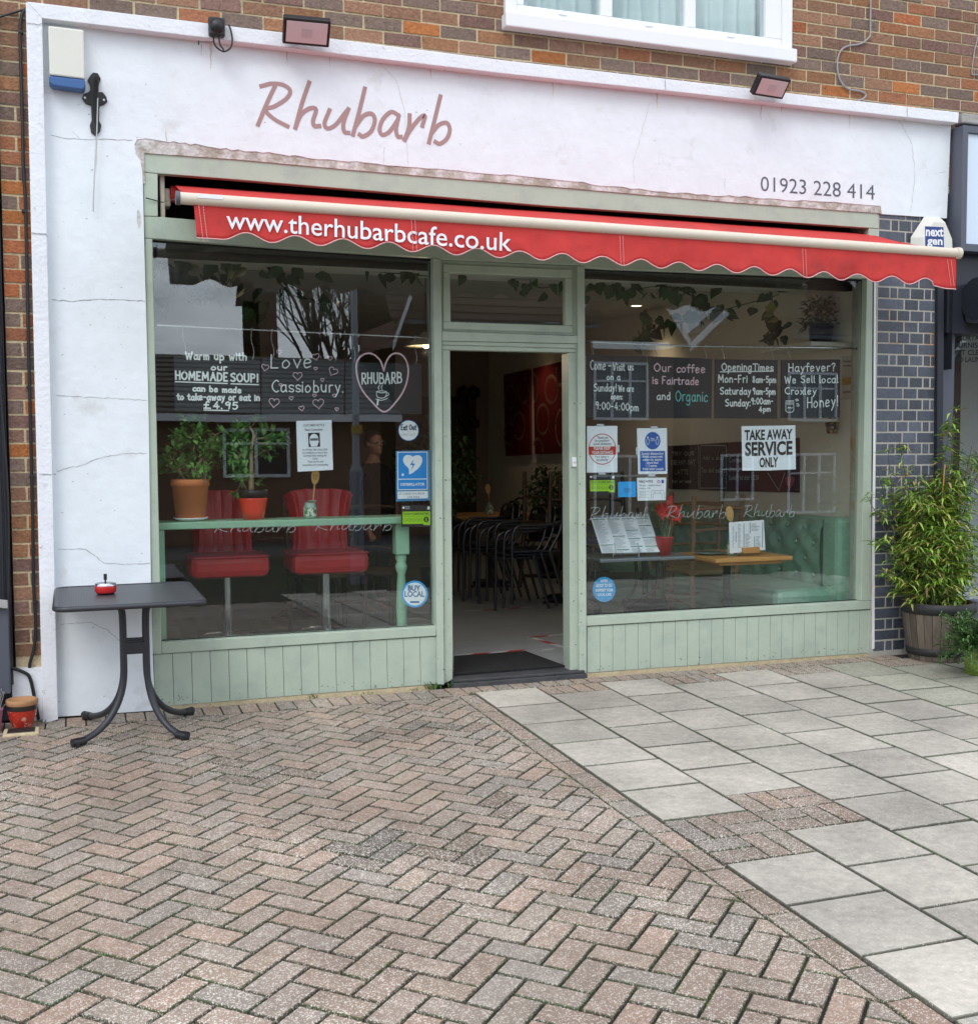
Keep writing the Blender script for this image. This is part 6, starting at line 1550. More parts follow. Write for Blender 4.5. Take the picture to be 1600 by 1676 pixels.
# dining table in the left room
def ped_table(name, label, x0, x1, y0, y1, z, m, mleg, colx=None):
    th = thing(name, label, 'table', ((x0 + x1) / 2, (y0 + y1) / 2, .05))
    q = MB(); q.box(x0, x1, y0, y1, z - .028, z, b=.004); q.box(x0 + .05, x1 - .05, y0 + .04, y1 - .04, z - .052, z - .029, b=.006); q.build('tabletop', m, th)
    c = V(((x0 + x1) / 2 if colx is None else colx, (y0 + y1) / 2, .05))
    q = MB(); q.lathe(c, [(.16, .0), (.15, .02), (.05, .05), (.028, .09), (.026, .28), (.040, .31), (.026, .34), (.026, z - .105), (.06, z - .103)], 20); q.build('pedestal', mleg, th)
    q = MB()
    for k in range(4):
        a = k * pi / 2 + .4; q.tube([c + V((0, 0, .06)), c + V((cos(a) * .17, sin(a) * .17, .035)), c + V((cos(a) * .26, sin(a) * .26, .012))], [.02, .018, .014], 8)
    q.build('feet', mleg, th)
    return th
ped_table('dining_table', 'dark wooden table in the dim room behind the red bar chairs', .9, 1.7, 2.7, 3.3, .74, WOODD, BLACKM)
TZ2 = .672
a_, b2_ = at(1171, 918, .14), at(1297, 909, .14); TZ2 = (a_.z + b2_.z) / 2 + .004
wt = ped_table('oak_table', 'small honey oak table on a black column in the right window', a_.x, b2_.x, .14, .70, TZ2, WOOD, BLACKM, at(1194, 950, .38).x)
p = at(1200, 898, .33)
sj = spoonjar('spoon_jar', 'teal jar with a wooden spoon on the honey oak table', V((p.x - .0, .33, TZ2 + .0005)), None, -.035, 1.35)
# menu card held in a wooden block
pm = at(1228, 905, .25)
th = thing('menu_card', 'white printed menu card in a small oak block on the honey table', 'menu', (pm.x, .25, TZ2))
mq = [(1192.5, 855), (1249.5, 851), (1252, 900), (1194, 906)]
q = MB(); q.px(mq, .25, .0015); cd_ = q.build('card', PAPER, th)
q = MB()
for u, v0, v1 in ((1203.5, 870, 888), (1216.5, 857, 904), (1226.5, 855, 873), (1234, 878, 897), (1247, 854, 897)): q.px([(u, v0), (u + 1, v0), (u + 1, v1), (u, v1)], .2485, .0004)
q.build('teal_bars', mat('teal ink', (.03, .22, .16), .6), cd_)
q = MB()
for u0, v0, n_, L_ in ((1198, 862, 16, 4), (1207, 858, 18, 6), (1219, 874, 11, 10), (1229, 857, 6, 14), (1237, 878, 8, 8)):
    for k in range(n_):
        l = L_ * RN.uniform(.5, 1); q.px([(u0, v0 + k * 2.2), (u0 + l, v0 + k * 2.2 - .05), (u0 + l, v0 + k * 2.2 + .75), (u0, v0 + k * 2.2 + .8)], .2487, .0003)
q.build('print_lines', mat('grey print', (.30, .33, .36), .7), cd_)
q = MB(); q.px([(1215, 896.5), (1243, 895), (1244, 904.5), (1215.5, 906)], .235, .03); q.build('holder', WOOD, th, bevel=.003)
p = at(1168, 903, .42)
th = thing('plate', 'pale blue plate on the left end of the honey oak table', 'plate', V((p.x, .42, TZ2)))
q = MB(); q.lathe(V((p.x - .01, .45, TZ2)), [(0, .004), (.06, .002), (.11, .014), (.115, .016), (.06, .007), (0, .008)], 32); q.build('plate', mat('pale blue glaze', (.30, .45, .46), .2), th)
# grey bistro table with a menu on a wire stand and a red pot of flowers
GZ2 = .69
a_, b2_ = at(985, 917, .15), at(1138, 909.5, .15); GZ2 = (a_.z + b2_.z) / 2 + .002
gt = thing('bistro_table', 'grey metal bistro table inside the right window beside the door', 'table', (2.95, .4, .05))
q = MB(); q.box(2.70, b2_.x, .15, .62, GZ2 - .022, GZ2, b=.006); q.build('tabletop', mat('grey zinc', (.20, .22, .25), .35, metal=.4), gt)
for sx in (-.24, .24):
    q = MB(); q.tube(spline([V((2.9 + sx, .22, GZ2 - .02)), V((2.9 + sx, .24, .5)), V((2.9 + sx * .4, .38, .35)), V((2.9 + sx, .54, .055))], 5), .012, 8); q.tube(spline([V((2.9 + sx, .54, GZ2 - .02)), V((2.9 + sx, .52, .5)), V((2.9 + sx * .4, .38, .35)), V((2.9 + sx, .22, .055))], 5), .012, 8); q.build('leg', BLACKM, gt)
mq = [(966.5, 848), (1062, 845.5), (1081, 903.5), (984.5, 905.5)]
th = thing('menu_stand', 'wide white menu sheet leaning on a wire stand on the grey table', 'menu', at(1023, 906, .3))
Tl, Tr, Br, Bl = at(*mq[0], .36), at(*mq[1], .36), at(*mq[2], .24), at(*mq[3], .24)
def mpt(s_, t_): return (Tl.lerp(Tr, s_)).lerp(Bl.lerp(Br, s_), t_)
q = MB(); q.prism([Tl, Tr, Br, Bl], (0, .0015, 0)); sh = q.build('sheet', PAPER, th)
q1, q2 = MB(), MB()
def mbar(q, s0, s1, t0, t1): q.prism([mpt(s0, t0) + V((0, -.0012, 0)), mpt(s1, t0) + V((0, -.0012, 0)), mpt(s1, t1) + V((0, -.0012, 0)), mpt(s0, t1) + V((0, -.0012, 0))], (0, .0004, 0))
for c_, bars in enumerate(((.03, .76), (.03, .52, .90), (.03, .36, .60, .82), (.03, .24, .57, .82))):
    s0 = .015 + c_ * .247
    for t in bars: mbar(q1, s0 + .005, s0 + .215, t, t + .022)
    t = .07
    while t < .97:
        if not any(abs(t - b_) < .035 for b_ in bars): mbar(q2, s0 + .01, s0 + RN.uniform(.10, .205), t, t + .009)
        t += .028
q1.build('teal_bars', mat('teal ink', (.03, .22, .16), .6), sh); q2.build('print_lines', mat('grey print', (.30, .33, .36), .7), sh)
q = MB()
for u in (1004, 1042):
    q.tube([at(u + 1, 888, .235), at(u + 4, 904, .225), at(u + (-1 if u < 1020 else 3), 907, .21), at(u + (-1 if u < 1020 else 3), 912, .21)], .003, 6)
q.tube([at(1003, 907, .21), at(1045, 906, .21)], .003, 6); q.tube([at(1006, 880, .40), at(1040, 879, .40)], .003, 6); q.build('wire_stand', STEEL, th)
p = at(1086, 908, .26); p = V((p.x, .26, GZ2 + .0005))
th = thing('flower_pot', 'red bucket of artificial red flowers on the grey table', 'flower pot', p)
q = MB(); q.lathe(p, [(0, 0), (.040, 0), (.056, .115), (.060, .118), (.060, .124), (.053, .122), (.05, .10), (0, .098)], 28); q.build('pot', mat('red tin', (.50, .035, .03), .35), th)
sb, fb, lb = MB(), MB(), MB()
for u, v in ((1081, 835), (1090, 833), (1098, 832), (1105, 833), (1101, 845), (1108, 847), (1083, 842), (1094, 818), (1078, 832), (1088, 828)):
    e = at(u, v, .26 + RN.uniform(-.04, .05)); sb.tube(spline([p + V((RN.uniform(-.02, .02), 0, .1)), p.lerp(e, .6) + V((RN.uniform(-.02, .02), 0, .02)), e], 5), .0022, 5)
    for k in range(9):
        a = RN.uniform(0, 2 * pi); fb.leaf(e, (cos(a), -.4, sin(a)), (0, -1, 0), .045 * RN.uniform(.7, 1.2), .028, (.55 * RN.uniform(.8, 1.2), .03, .02))
for u, v in ((1064, 834), (1068, 838)): lb.leaf(at(u, v, .28), (1, 0, .3), (0, -1, 0), .09, .06, (.06, .14, .04))
sb.tube([p + V((.03, 0, .1)), at(1096, 862, .26)], .008, 8)
sb.build('stems', mat('flower stem', (.16, .20, .10), .6), th); fb.build('petals', LEAF, th); lb.build('leaves', LEAF, th)
# black tub and metal chairs under the grey table
p = V((at(1062, 990, .75).x, .80, .05))
th = thing('plant_tub', 'black tub with a bare stem under the grey table', 'tub', p)
q = MB(); q.lathe(p, [(0, 0), (.13, 0), (.16, .26), (.172, .265), (.172, .29), (.155, .29), (.15, .26), (0, .25)], 28); q.build('tub', BLACK, th)
q = MB(); q.tube([p + V((0, 0, .25)), p + V((-.02, 0, .55)), p + V((-.06, .02, .95))], [.02, .016, .01], 8); q.build('stem', BARKD, th)
def metal_chair(label, grp):
    th = thing('metal_chair', label, 'chair', (0, 0, 0), grp)
    MT = mat('dark tube metal', (.10, .10, .115), .3, metal=.8)
    for sy in (-1, 1):
        y = sy * .25
        q = MB(); q.tube(spline([V((-.24, y, .0)), V((-.235, y, .35)), V((-.23, y, .58)), V((-.19, y, .655)), V((-.12, y, .67)), V((.08, y, .67)), V((.22, y * .96, .70))], 5), .0125, 10); q.build('arm_frame', MT, th)
        q = MB(); q.tube(spline([V((.10, y * .92, .46)), V((.15, y * .95, .3)), V((.24, y, .0))], 5), .0125, 10); q.build('leg', MT, th)
    q = MB(); q.tube(spline([V((.10, -.24, .44)), V((.20, -.23, .62)), V((.24, -.20, .82)), V((.25, 0, .86)), V((.24, .20, .82)), V((.20, .23, .62)), V((.10, .24, .44))], 5), .0125, 10); q.build('back_frame', MT, th)
    q = MB(); q.box(-.22, .20, -.23, .23, .435, .455, b=.008); q.build('seat', GUN, th)
    q = MB()
    for k in range(3): q.box(.205 + k * .012, .215 + k * .012, -.2, .2, .58 + k * .085, .635 + k * .085, b=.003)
    q.build('back_slats', GUN, th)
    return th
mc = metal_chair('lowest metal armchair of the stack furthest left in the doorway', 'stacked metal armchairs in the doorway')
def fl_at(u, v): return atz(u, v, .05)
f1, f2 = fl_at(764, 985), fl_at(800, 994)
mc.location = (f1.x + .24, f1.y + .25, .05); mc.rotation_euler = (0, 0, radians(-6))
for k in (1, 2): dup(mc, (f1.x + .24 + .045 * k, f1.y + .25 - .05 * k, .05 + .03 * k), radians(-6), ['middle metal armchair of the stack furthest left in the doorway', 'topmost metal armchair of the stack furthest left in the doorway'][k - 1])
for k in (0, 1, 2): dup(mc, (f2.x + .22 + .055 * k, f2.y - .02 - .05 * k, .05 + .03 * k), radians(-3), ['lowest', 'middle', 'topmost'][k] + ' metal armchair of the stack nearer the middle of the doorway')
q0 = at(1012, 990, .9)
dup(mc, (3.28, 1.05, .05), radians(80), 'metal armchair behind the grey table in the right window')
# oak table with upturned chairs in the doorway
wt2 = ped_table('oak_table', 'oak topped table behind the stacked chairs in the doorway', 3.05, 3.95, 4.2, 4.8, .78, WOOD, BLACKM)
spoonjar('spoon_jar', 'jar with a wooden spoon on the table in the doorway', V((3.42, 4.3, .781)), None, -.02, 1.2)
wt3 = ped_table('dining_table', 'dark table carrying two upturned chairs at the right of the doorway', 3.30, 4.10, 2.75, 3.4, .74, WOODD, BLACKM)
def upturned(x, y, rz, label):
    c = dup(lc, (x, y, 1.225), rz, label); c.rotation_euler = (pi, 0, rz); c['group'] = 'upturned chairs on the table'
    for ch in c.children:
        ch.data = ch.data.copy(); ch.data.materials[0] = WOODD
upturned(3.48, 3.05, radians(15), 'dark wooden chair upturned on the left half of the doorway table')
upturned(3.92, 3.0, radians(-12), 'dark wooden chair upturned on the right half of the doorway table')
def ficus(label, p, h, r, n, pr=.14):
    th = thing('ficus_plant', label, 'plant', p)
    q = MB(); q.lathe(p, [(0, 0), (pr * .8, 0), (pr, .25), (pr, .27), (pr * .9, .27), (0, .24)], 24); q.build('pot', BLACK, th)
    q = MB(); q.tube([p + V((0, 0, .2)), p + V((.02, 0, h * .5)), p + V((-.01, .01, h * .8))], [.018, .014, .008], 7)
    l = MB()
    for _ in range(n):
        d = V((RN.gauss(0, 1), RN.gauss(0, 1), RN.gauss(0, 1))).normalized() * r * RN.random() ** .4
        c = p + V((d.x, d.y, h * .72 + d.z * 1.15))
        if RN.random() < .25: q.tube([p + V((0, 0, h * .6)), c], [.004, .002], 4, cap=False)
        for _ in range(3): 
            g = RN.uniform(.6, 1.3); l.leaf(c + V((RN.gauss(0, .03), RN.gauss(0, .03), RN.gauss(0, .03))), (RN.gauss(0, 1), RN.gauss(0, 1), -.6), (0, 0, 1), .075, .035, (.06 * g, .115 * g, .04 * g))
    q.build('stems', BARKD, th); l.build('foliage', LEAF, th)
ficus('bushy dark ficus at the left of the doorway', V((2.72, 3.85, .05)), 1.62, .40, 330)
ficus('small dark leafy plant behind the upturned chairs', V((4.35, 5.0, .05)), 1.28, .26, 120)
# pictures, doorway beyond
def wallq(u, v, off=0): return atx(u, v, 4.718 - off)
RINGM = mat('bronze ring paint', (.42, .24, .18), .5)
PAINT = mat('deep red painting', (.14, .012, .014), .5, var=.3, vscale=2)
for i, (uv, rings) in enumerate((([(824, 613.5), (866, 604), (867, 744), (827, 746)], [(835, 650, 8, 19), (849, 697, 9, 22), (856, 640, 8, 20), (833, 710, 8, 18)]), ([(872, 603), (920, 591), (922, 741), (875, 743)], [(902, 637, 10, 22), (888, 686, 10, 24), (874, 635, 6, 22), (916, 608, 6, 22), (919, 700, 10, 30), (880, 738, 8, 20)]))):
    th = thing('painting', ['dark red canvas of bronze rings, further from the door', 'brighter red canvas of bronze rings, nearer the door'][i], 'painting', wallq(*uv[0], .02), 'red ring paintings')
    q = MB(); q.prism([wallq(u, v, .03) for u, v in uv], (.028, 0, 0)); cv = q.build('canvas', PAINT, th)
    lo_u = min(p[0] for p in uv); hi_u = max(p[0] for p in uv)
    for u, v, ru, rv in rings:
        q = MB()
        st = [(u + ru * cos(2 * pi * k / 24), v + rv * sin(2 * pi * k / 24)) for k in range(25)]
        for k in range(24):
            a, b_ = st[k], st[k + 1]
            if all(uv[0][0] + 1 < t[0] < uv[1][0] - 1 and uv[1][1] + 8 < t[1] < uv[3][1] - 3 for t in (a, b_)): q.ribbon([wallq(*a, .0312), wallq(*b_, .0312)], .035, nrm=(-1, 0, 0))
        if q.v: q.build('ring', RINGM, cv)
th = thing('hanging_ornament', 'dark ornament of hanging glasses in the rear doorway', 'ornament', at(765, 640, 7.9))
q = MB()
for u in (758, 775):
    q.tube([at(u, 630, 7.9), at(u, 690, 7.9)], .012, 6); c = at(u, 642, 7.9); q.lathe(c, [(0, -.09), (.08, -.05), (.09, 0), (.08, .05), (0, .09)], 14)
    for k in range(3): q.lathe(at(u + (k - 1) * 4, 680 + k * 4, 7.85), [(.0, -.10), (.04, -.09), (.045, 0), (.0, .01)], 10)
q.build('glasses', BLACK, th)
# door mat and hazard tape on the floor
a_ = [atz(742, 1106, .05), atz(925, 1092, .05), atz(860, 1068, .05), atz(743, 1076, .05)]
th = thing('door_mat', 'black ribbed door mat just inside the open doorway', 'mat', a_[0])
q = MB(); q.prism([p_ + V((0, 0, .0015)) for p_ in a_], (0, 0, .010)); q.build('mat', mat('black mat fibre', (.012, .012, .012), 1, bump=1, bscale=150), th, bevel=.003)
TR, TW = mat('tape red', (.45, .02, .02), .5), mat('tape white', (.6, .6, .6), .5)
def tape(label, pts):
    P_ = [atz(u, v, .0515) for u, v in pts]
    o = None; q1, q2 = MB(), MB(); k = 0
    th = thing('floor_tape', label, 'tape', P_[0], 'hazard tape on the floor')
    for i in range(len(P_) - 1):
        a, b_ = P_[i], P_[i + 1]; n_ = max(1, int((b_ - a).length / .12))
        d = (b_ - a).normalized(); s_ = V((-d.y, d.x, 0)) * .022
        for j in range(n_):
            c0, c1 = a.lerp(b_, j / n_), a.lerp(b_, (j + 1) / n_); sk = d * .03
            (q1 if k % 2 else q2).add([c0 - s_ - sk, c1 - s_ - sk, c1 + s_ + sk, c0 + s_ + sk], [(0, 1, 2, 3)]); k += 1
    q1.build('red_stripes', TR, th)
    if q2.v: q2.build('white_stripes', TW, th)
tape('red and white tape along the far edge of the door mat', [(743, 1073), (858, 1064)])
tape('red and white tape arrow on the floor right of the mat', [(925, 1038), (868, 1043), (905, 1054), (922, 1060)])
tape('short red and white tape beside the tape arrow', [(886, 1064), (906, 1062)])
tape('red and white tape line in front of the stacked chairs', [(760, 1000), (790, 999), (872, 993)])
# green booth along the right wall
bo = thing('booth_seat', 'green buttoned leather booth along the wall in the right window', 'booth', (4.4, 1.5, .05))
q = MB(); q.box(4.08, 4.60, .26, 3.2, .30, .44, b=.05); q.build('seat', LEATHG, bo)
q = MB(); q.box(4.12, 4.60, .30, 3.2, .05, .31); q.build('base', LEATHG, bo)
q = MB(); NYb, NZb = 70, 16; vs = []
btn = []
for r_ in range(4):
    for c_ in range(12): btn.append((.55 + c_ * .22 + (.11 if r_ % 2 else 0), .50 + r_ * .115))
for i in range(NYb + 1):
    for j in range(NZb + 1):
        y = .44 + 2.7 * i / NYb; z = .42 + .50 * j / NZb
        dpt = sum(.042 * math.exp(-((y - a) ** 2 + (z - b_) ** 2) / .0028) for a, b_ in btn)
        bul = .02 * sin(pi * j / NZb)
        vs.append((4.565 - bul + dpt + (.05 * (j / NZb - .85) / .15 if j / NZb > .85 else 0), y, z))
q.add(vs, [(i * (NZb + 1) + j, i * (NZb + 1) + j + 1, (i + 1) * (NZb + 1) + j + 1, (i + 1) * (NZb + 1) + j) for i in range(NYb) for j in range(NZb)], smooth=True)
q.box(4.60, 4.715, .44, 3.2, .05, .921, b=.02); bk = q.build('backrest', LEATHG, bo)
q = MB()
for a, b_ in btn: q.lathe((4.572, a, b_), [(0, -.016), (.014, -.011), (.018, 0), (.014, .011), (0, .016)], 8, sx=.6)
q.build('buttons', LEATHG, bk)
q = MB(); q.box(4.555, 4.716, .24, .44, .05, .93, b=.035); q.build('end_bolster', LEATHG, bo)
# menu boards on the right wall
WQ = lambda off: (lambda u, v: atx(u, v, 4.72 - off))
CHG = mat('faded chalk', (.42, .44, .44), .8)
for label, uv, lines, dots in (('dark wall menu board with faded chalk coffee list, nearest the door', [(1093, 730), (1140, 727.5), (1140, 801), (1093, 800)], [("TRY OUR", 1099, 746, 1135, 745, 6), ("CREAMY OAT", 1098, 760.5, 1137, 760, 7), ("LATTE", 1104, 776, 1126, 776, 7), ("hot or iced", 1100, 790, 1130, 790, 5)], False),
                               ('dark wall menu board with a dotted chalk border', [(1143, 727), (1190, 724), (1190, 804), (1143, 802)], [("Add a shot", 1150, 752, 1184, 752, 6), ("Tea and coffee", 1147, 773, 1186, 773, 7)], True),
                               ('wide maroon wall menu board with a chalk price and a red jug', [(1192, 724), (1306, 716.5), (1306, 806), (1192, 804)], [("Cakes", 1193, 756, 1212, 756, 7), ("Small", 1193, 771, 1210, 771, 6), ("Cookie + Hot drink - £2.50", 1193, 785, 1241, 785, 7)], False)):
    th = thing('menu_board', label, 'menu board', atx(*uv[0], 4.70), 'menu boards on the right wall')
    q = MB(); q.prism([atx(u, v, 4.704) for u, v in uv], (.014, 0, 0)); bd = q.build('board', mat('maroon board', (.075, .008, .012), .5) if 'maroon' in label else CHALKB, th)
    q = MB()
    for s_, u0, v0, u1, v1, h in lines:
        for st in strokes(s_):
            pts = [atx(u0 + (u1 - u0) * x, v0 + (v1 - v0) * x - h * y, 4.702) for x, y in st]; q.ribbon(pts, .0065, nrm=(-1, 0, 0))
    if dots:
        for k in range(22):
            for u in (1145, 1188): q.ribbon([atx(u, 731 + k * 3.3, 4.702), atx(u, 732.6 + k * 3.3, 4.702)], .009, nrm=(-1, 0, 0))
        for k in range(14):
            for v in (729, 799): q.ribbon([atx(1147 + k * 3, v, 4.702), atx(1148.6 + k * 3, v, 4.702)], .009, nrm=(-1, 0, 0))
    if 'maroon' in label:
        q.ribbon([atx(1256, 774, 4.702), atx(1274, 803, 4.702), atx(1284, 774, 4.702)], .008, nrm=(-1, 0, 0))
    q.build('lettering', CHG, bd)
    if 'maroon' in label:
        q = MB(); q.prism([atx(u, v, 4.7025) for u, v in ((1284, 781), (1288, 781), (1291, 779), (1297, 780), (1300, 784), (1298, 790), (1295, 797), (1290, 798), (1286, 792))], (.001, 0, 0)); q.build('jug_drawing', mat('jug red', (.45, .07, .06), .6), bd)
th = thing('leaflet_rack', 'white wall poster with an orange band on the right wall near the glass', 'poster', atx(1390, 620, 4.7))
q = MB(); q.prism([atx(u, v, 4.712) for u, v in ((1377, 583), (1404, 580), (1404, 652), (1377, 655))], (.006, 0, 0)); s0_ = q.build('sheet', mat('poster white', (.55, .53, .48), .7), th)
q = MB()
for v in (590, 597, 640): q.prism([atx(u, v_, 4.711) for u, v_ in ((1379, v), (1402, v - .5), (1402, v + 2.5), (1379, v + 3))], (.0006, 0, 0))
q.build('grey_bands', mat('poster grey', (.25, .25, .24), .7), s0_)
q = MB(); q.prism([atx(u, v_, 4.711) for u, v_ in ((1378, 619), (1403, 616), (1403, 628), (1378, 631))], (.0006, 0, 0)); q.build('orange_band', mat('poster orange', (.55, .28, .05), .7), s0_)
c = atx(1361, 698, 4.66)
th = thing('wall_vase', 'small dark wall vase of yellow flowers on the cream wall', 'vase', c)
q = MB(); q.lathe(c, [(0, -.05), (.035, -.05), (.05, .03), (.045, .03), (0, .02)], 16); q.build('vase', mat('patterned vase', (.03, .05, .07), .4, col2=(.55, .28, .04), c2scale=30, c2lo=.5, c2hi=.54), th)
q = MB()
for _ in range(30): q.leaf(c + V((RN.gauss(0, .03), RN.gauss(0, .03), .05 + RN.random() * .05)), (RN.gauss(0, 1), RN.gauss(0, 1), .5), (0, 0, 1), .04, .018, RN.choice([(.5, .32, .04), (.08, .12, .04)]))
q.build('flowers', LEAF, th)
# high shelf of pots at the right end of the right window
zs = at(1375, 566, .55).z
sh = thing('high_shelf', 'high white corner shelf of potted plants at the right end of the window', 'shelf', (4.5, .6, zs))
q = MB(); q.box(4.36, 4.72, .30, .95, zs - .03, zs); q.build('board', CREAMW, sh, bevel=.004)
for (u, label, m, r_, h) in ((1346, 'small teal glazed pot on the high shelf', mat('teal glaze', (.02, .12, .14), .3), .05, .13), (1378, 'dark blue pot with a leafy plant on the high shelf', mat('navy glaze', (.015, .02, .05), .35), .085, .15)):
    c = at(u, 555, .55); c = V((min(4.62, max(4.42, c.x)), .55 if u > 1350 else .62, zs + .0005))
    th = thing('plant_pot', label, 'plant pot', c)
    q = MB(); q.lathe(c, [(0, 0), (r_ * .8, 0), (r_, h), (r_ * .9, h), (0, h - .02)], 20); q.build('pot', m, th)
    q = MB()
    for _ in range(90 if u > 1350 else 50):
        a = RN.uniform(0, 2 * pi); e = c + V((cos(a) * RN.random() * .12, sin(a) * RN.random() * .12, h + RN.random() * .18)); g = RN.uniform(.6, 1.6)
        q.leaf(e, (cos(a), sin(a), RN.gauss(0, .6)), (0, 0, 1), .07, .026, (.06 * g, .11 * g, .05 * g))
    q.build('foliage', LEAF, th)

# ------------------------------------------------------------------ the other side of the street, seen only as reflections
def mir(u, v, D): p = at(u, v, D); return V((p.x, 2 * GY - D, p.z))
def tile_mat(name, c):
    m = mat(name, c, .8, var=.35, vscale=3, stretch=(1, 1, 6))
    return m
TILE = tile_mat('brown roof tiles', (.10, .06, .045)); TILE2 = tile_mat('grey brown roof tiles', (.075, .06, .055))
HB = mat('house brick', (.16, .085, .06), .9, var=.3, vscale=20, stretch=(1, 1, 3)); BARGE = mat('white bargeboard', (.75, .76, .8), .5); DGL = mat('dark house glass', (.03, .035, .045), .15)
def roofslab(q, a, b, c, d, t=.12, n=14):            # quad a-b (eave) to d-c (ridge), stepped tile courses
    a, b, c, d = V(a), V(b), V(c), V(d)
    for k in range(n):
        t0, t1 = k / n, (k + 1) / n
        p0, p1, p2, p3 = a.lerp(d, t0), b.lerp(c, t0), b.lerp(c, t1), a.lerp(d, t1)
        nrm_ = (p1 - p0).cross(p3 - p0).normalized() * .035
        if nrm_.z < 0: nrm_ = -nrm_
        q.add([p0 + nrm_, p1 + nrm_, p2, p3, p0, p1], [(0, 1, 2, 3), (4, 5, 1, 0)])
def hwin(q1, q2, x0, x1, z0, z1, y, nx=2):
    f = .07
    q1.box(x0, x1, y, y + .05, z0, z0 + f); q1.box(x0, x1, y, y + .05, z1 - f, z1)
    for k in range(nx + 1):
        x = x0 + (x1 - x0 - f) * k / nx; q1.box(x, x + f, y + .001, y + .052, z0 + f, z1 - f)
    q1.box(x0 + f, x1 - f, y + .002, y + .045, z0 + (z1 - z0) * .66, z0 + (z1 - z0) * .66 + .05)
    q2.box(x0, x1, y - .02, y - .001, z0, z1)
YH = 2 * GY - 22
GZH = gz(-22) - .4
def house(label, x0, x1, eave, gables, ridge, wins, tl=TILE, rx=None, YH=YH):
    th = thing('house', label, 'house', ((x0 + x1) / 2, YH - 4, GZH), 'houses across the street')
    q = MB(); q.box(x0, x1, YH - 4, YH, GZH, min([eave] + [g[3] for g in gables]))
    fx0, fx1 = x0, x1
    if rx: x0, x1 = rx
    q.box(x0, x1, YH - 3.9, YH - .01, GZH, eave)
    for g0, g1, pk, ez in gables: q.add([(g0, YH + .02, ez), (g1, YH + .02, ez), ((g0 + g1) / 2, YH + .02, pk), (g0, YH - .5, ez), (g1, YH - .5, ez), ((g0 + g1) / 2, YH - .5, pk)], [(0, 1, 2), (3, 5, 4), (0, 3, 4, 1)])
    q.build('wall', HB, th)
    q = MB(); roofslab(q, (x0 - .2, YH + .35, eave), (x1 + .2, YH + .35, eave), (x1 + .2, YH - 2, ridge), (x0 - .2, YH - 2, ridge)); roofslab(q, (x1 + .2, YH - 4.3, eave), (x0 - .2, YH - 4.3, eave), (x0 - .2, YH - 2, ridge), (x1 + .2, YH - 2, ridge))
    for g0, g1, pk, ez in gables:
        m_ = (g0 + g1) / 2
        roofslab(q, (g0 - .15, YH - .5, ez - .1), (g0 - .15, YH + .5, ez - .1), (m_, YH + .5, pk + .05), (m_, YH - .5, pk + .05), n=9); roofslab(q, (g1 + .15, YH + .5, ez - .1), (g1 + .15, YH - .5, ez - .1), (m_, YH - .5, pk + .05), (m_, YH + .5, pk + .05), n=9)
    q.build('roof', tl, th)
    for g0, g1, pk, ez in gables:
        m_ = (g0 + g1) / 2
        q = MB(); q.prism([(g0 - .2, YH + .52, ez - .22), (g0 - .2, YH + .52, ez - .02), (m_, YH + .52, pk + .12), (m_, YH + .52, pk - .12)], (0, .05, 0)); q.prism([(g1 + .2, YH + .52, ez - .22), (m_, YH + .521, pk - .12), (m_, YH + .521, pk + .12), (g1 + .2, YH + .52, ez - .02)], (0, .05, 0)); q.build('bargeboard', BARGE, th)
    q = MB(); q.box(x0, x1, YH + .3, YH + .42, eave - .12, eave - .02); q.build('gutter', SLATE, th)
    for x0_, x1_, z0, z1, nx in wins:
        q1, q2 = MB(), MB(); hwin(q1, q2, x0_, x1_, z0, z1, YH + .03, nx); w_ = q1.build('window', BARGE, th); q2.build('pane', DGL, w_)
    q = MB(); q.box((x0 + x1) / 2 - .5, (x0 + x1) / 2 + .4, YH - 2.4, YH - 1.6, ridge - .6, ridge + 1.3); q.build('chimney', HB, th)
house('brick house with two white gables reflected across from the door', 7.2, 15.0, 4.7, [(7.2, 8.45, 6.2, 4.1), (11.6, 15.0, 6.9, 4.35)], 7.6, [(12.6, 14.2, 2.2, 3.75, 3), (9.0, 10.6, 2.2, 3.75, 3), (9.2, 10.4, -.4, 1.2, 2), (12.6, 14.2, -.4, 1.3, 3)], rx=(7.2, 12.6))
house('brick house with a tiled front gable reflected across from the right window', 15.5, 23.0, 4.6, [(15.4, 22.4, 7.4, 4.25)], 7.8, [(18.6, 20.2, 2.2, 3.6, 3), (18.6, 20.2, -.4, 1.3, 3), (16.4, 17.5, .0, 1.3, 2)], TILE2, rx=(18.5, 23))
house('brick house further along the street beyond the tiled gable', 24.0, 33.0, 4.6, [(24.2, 29, 7.2, 4.3)], 7.9, [(25.6, 27.4, 2.2, 3.6, 3), (25.6, 27.4, -.4, 1.3, 3)])
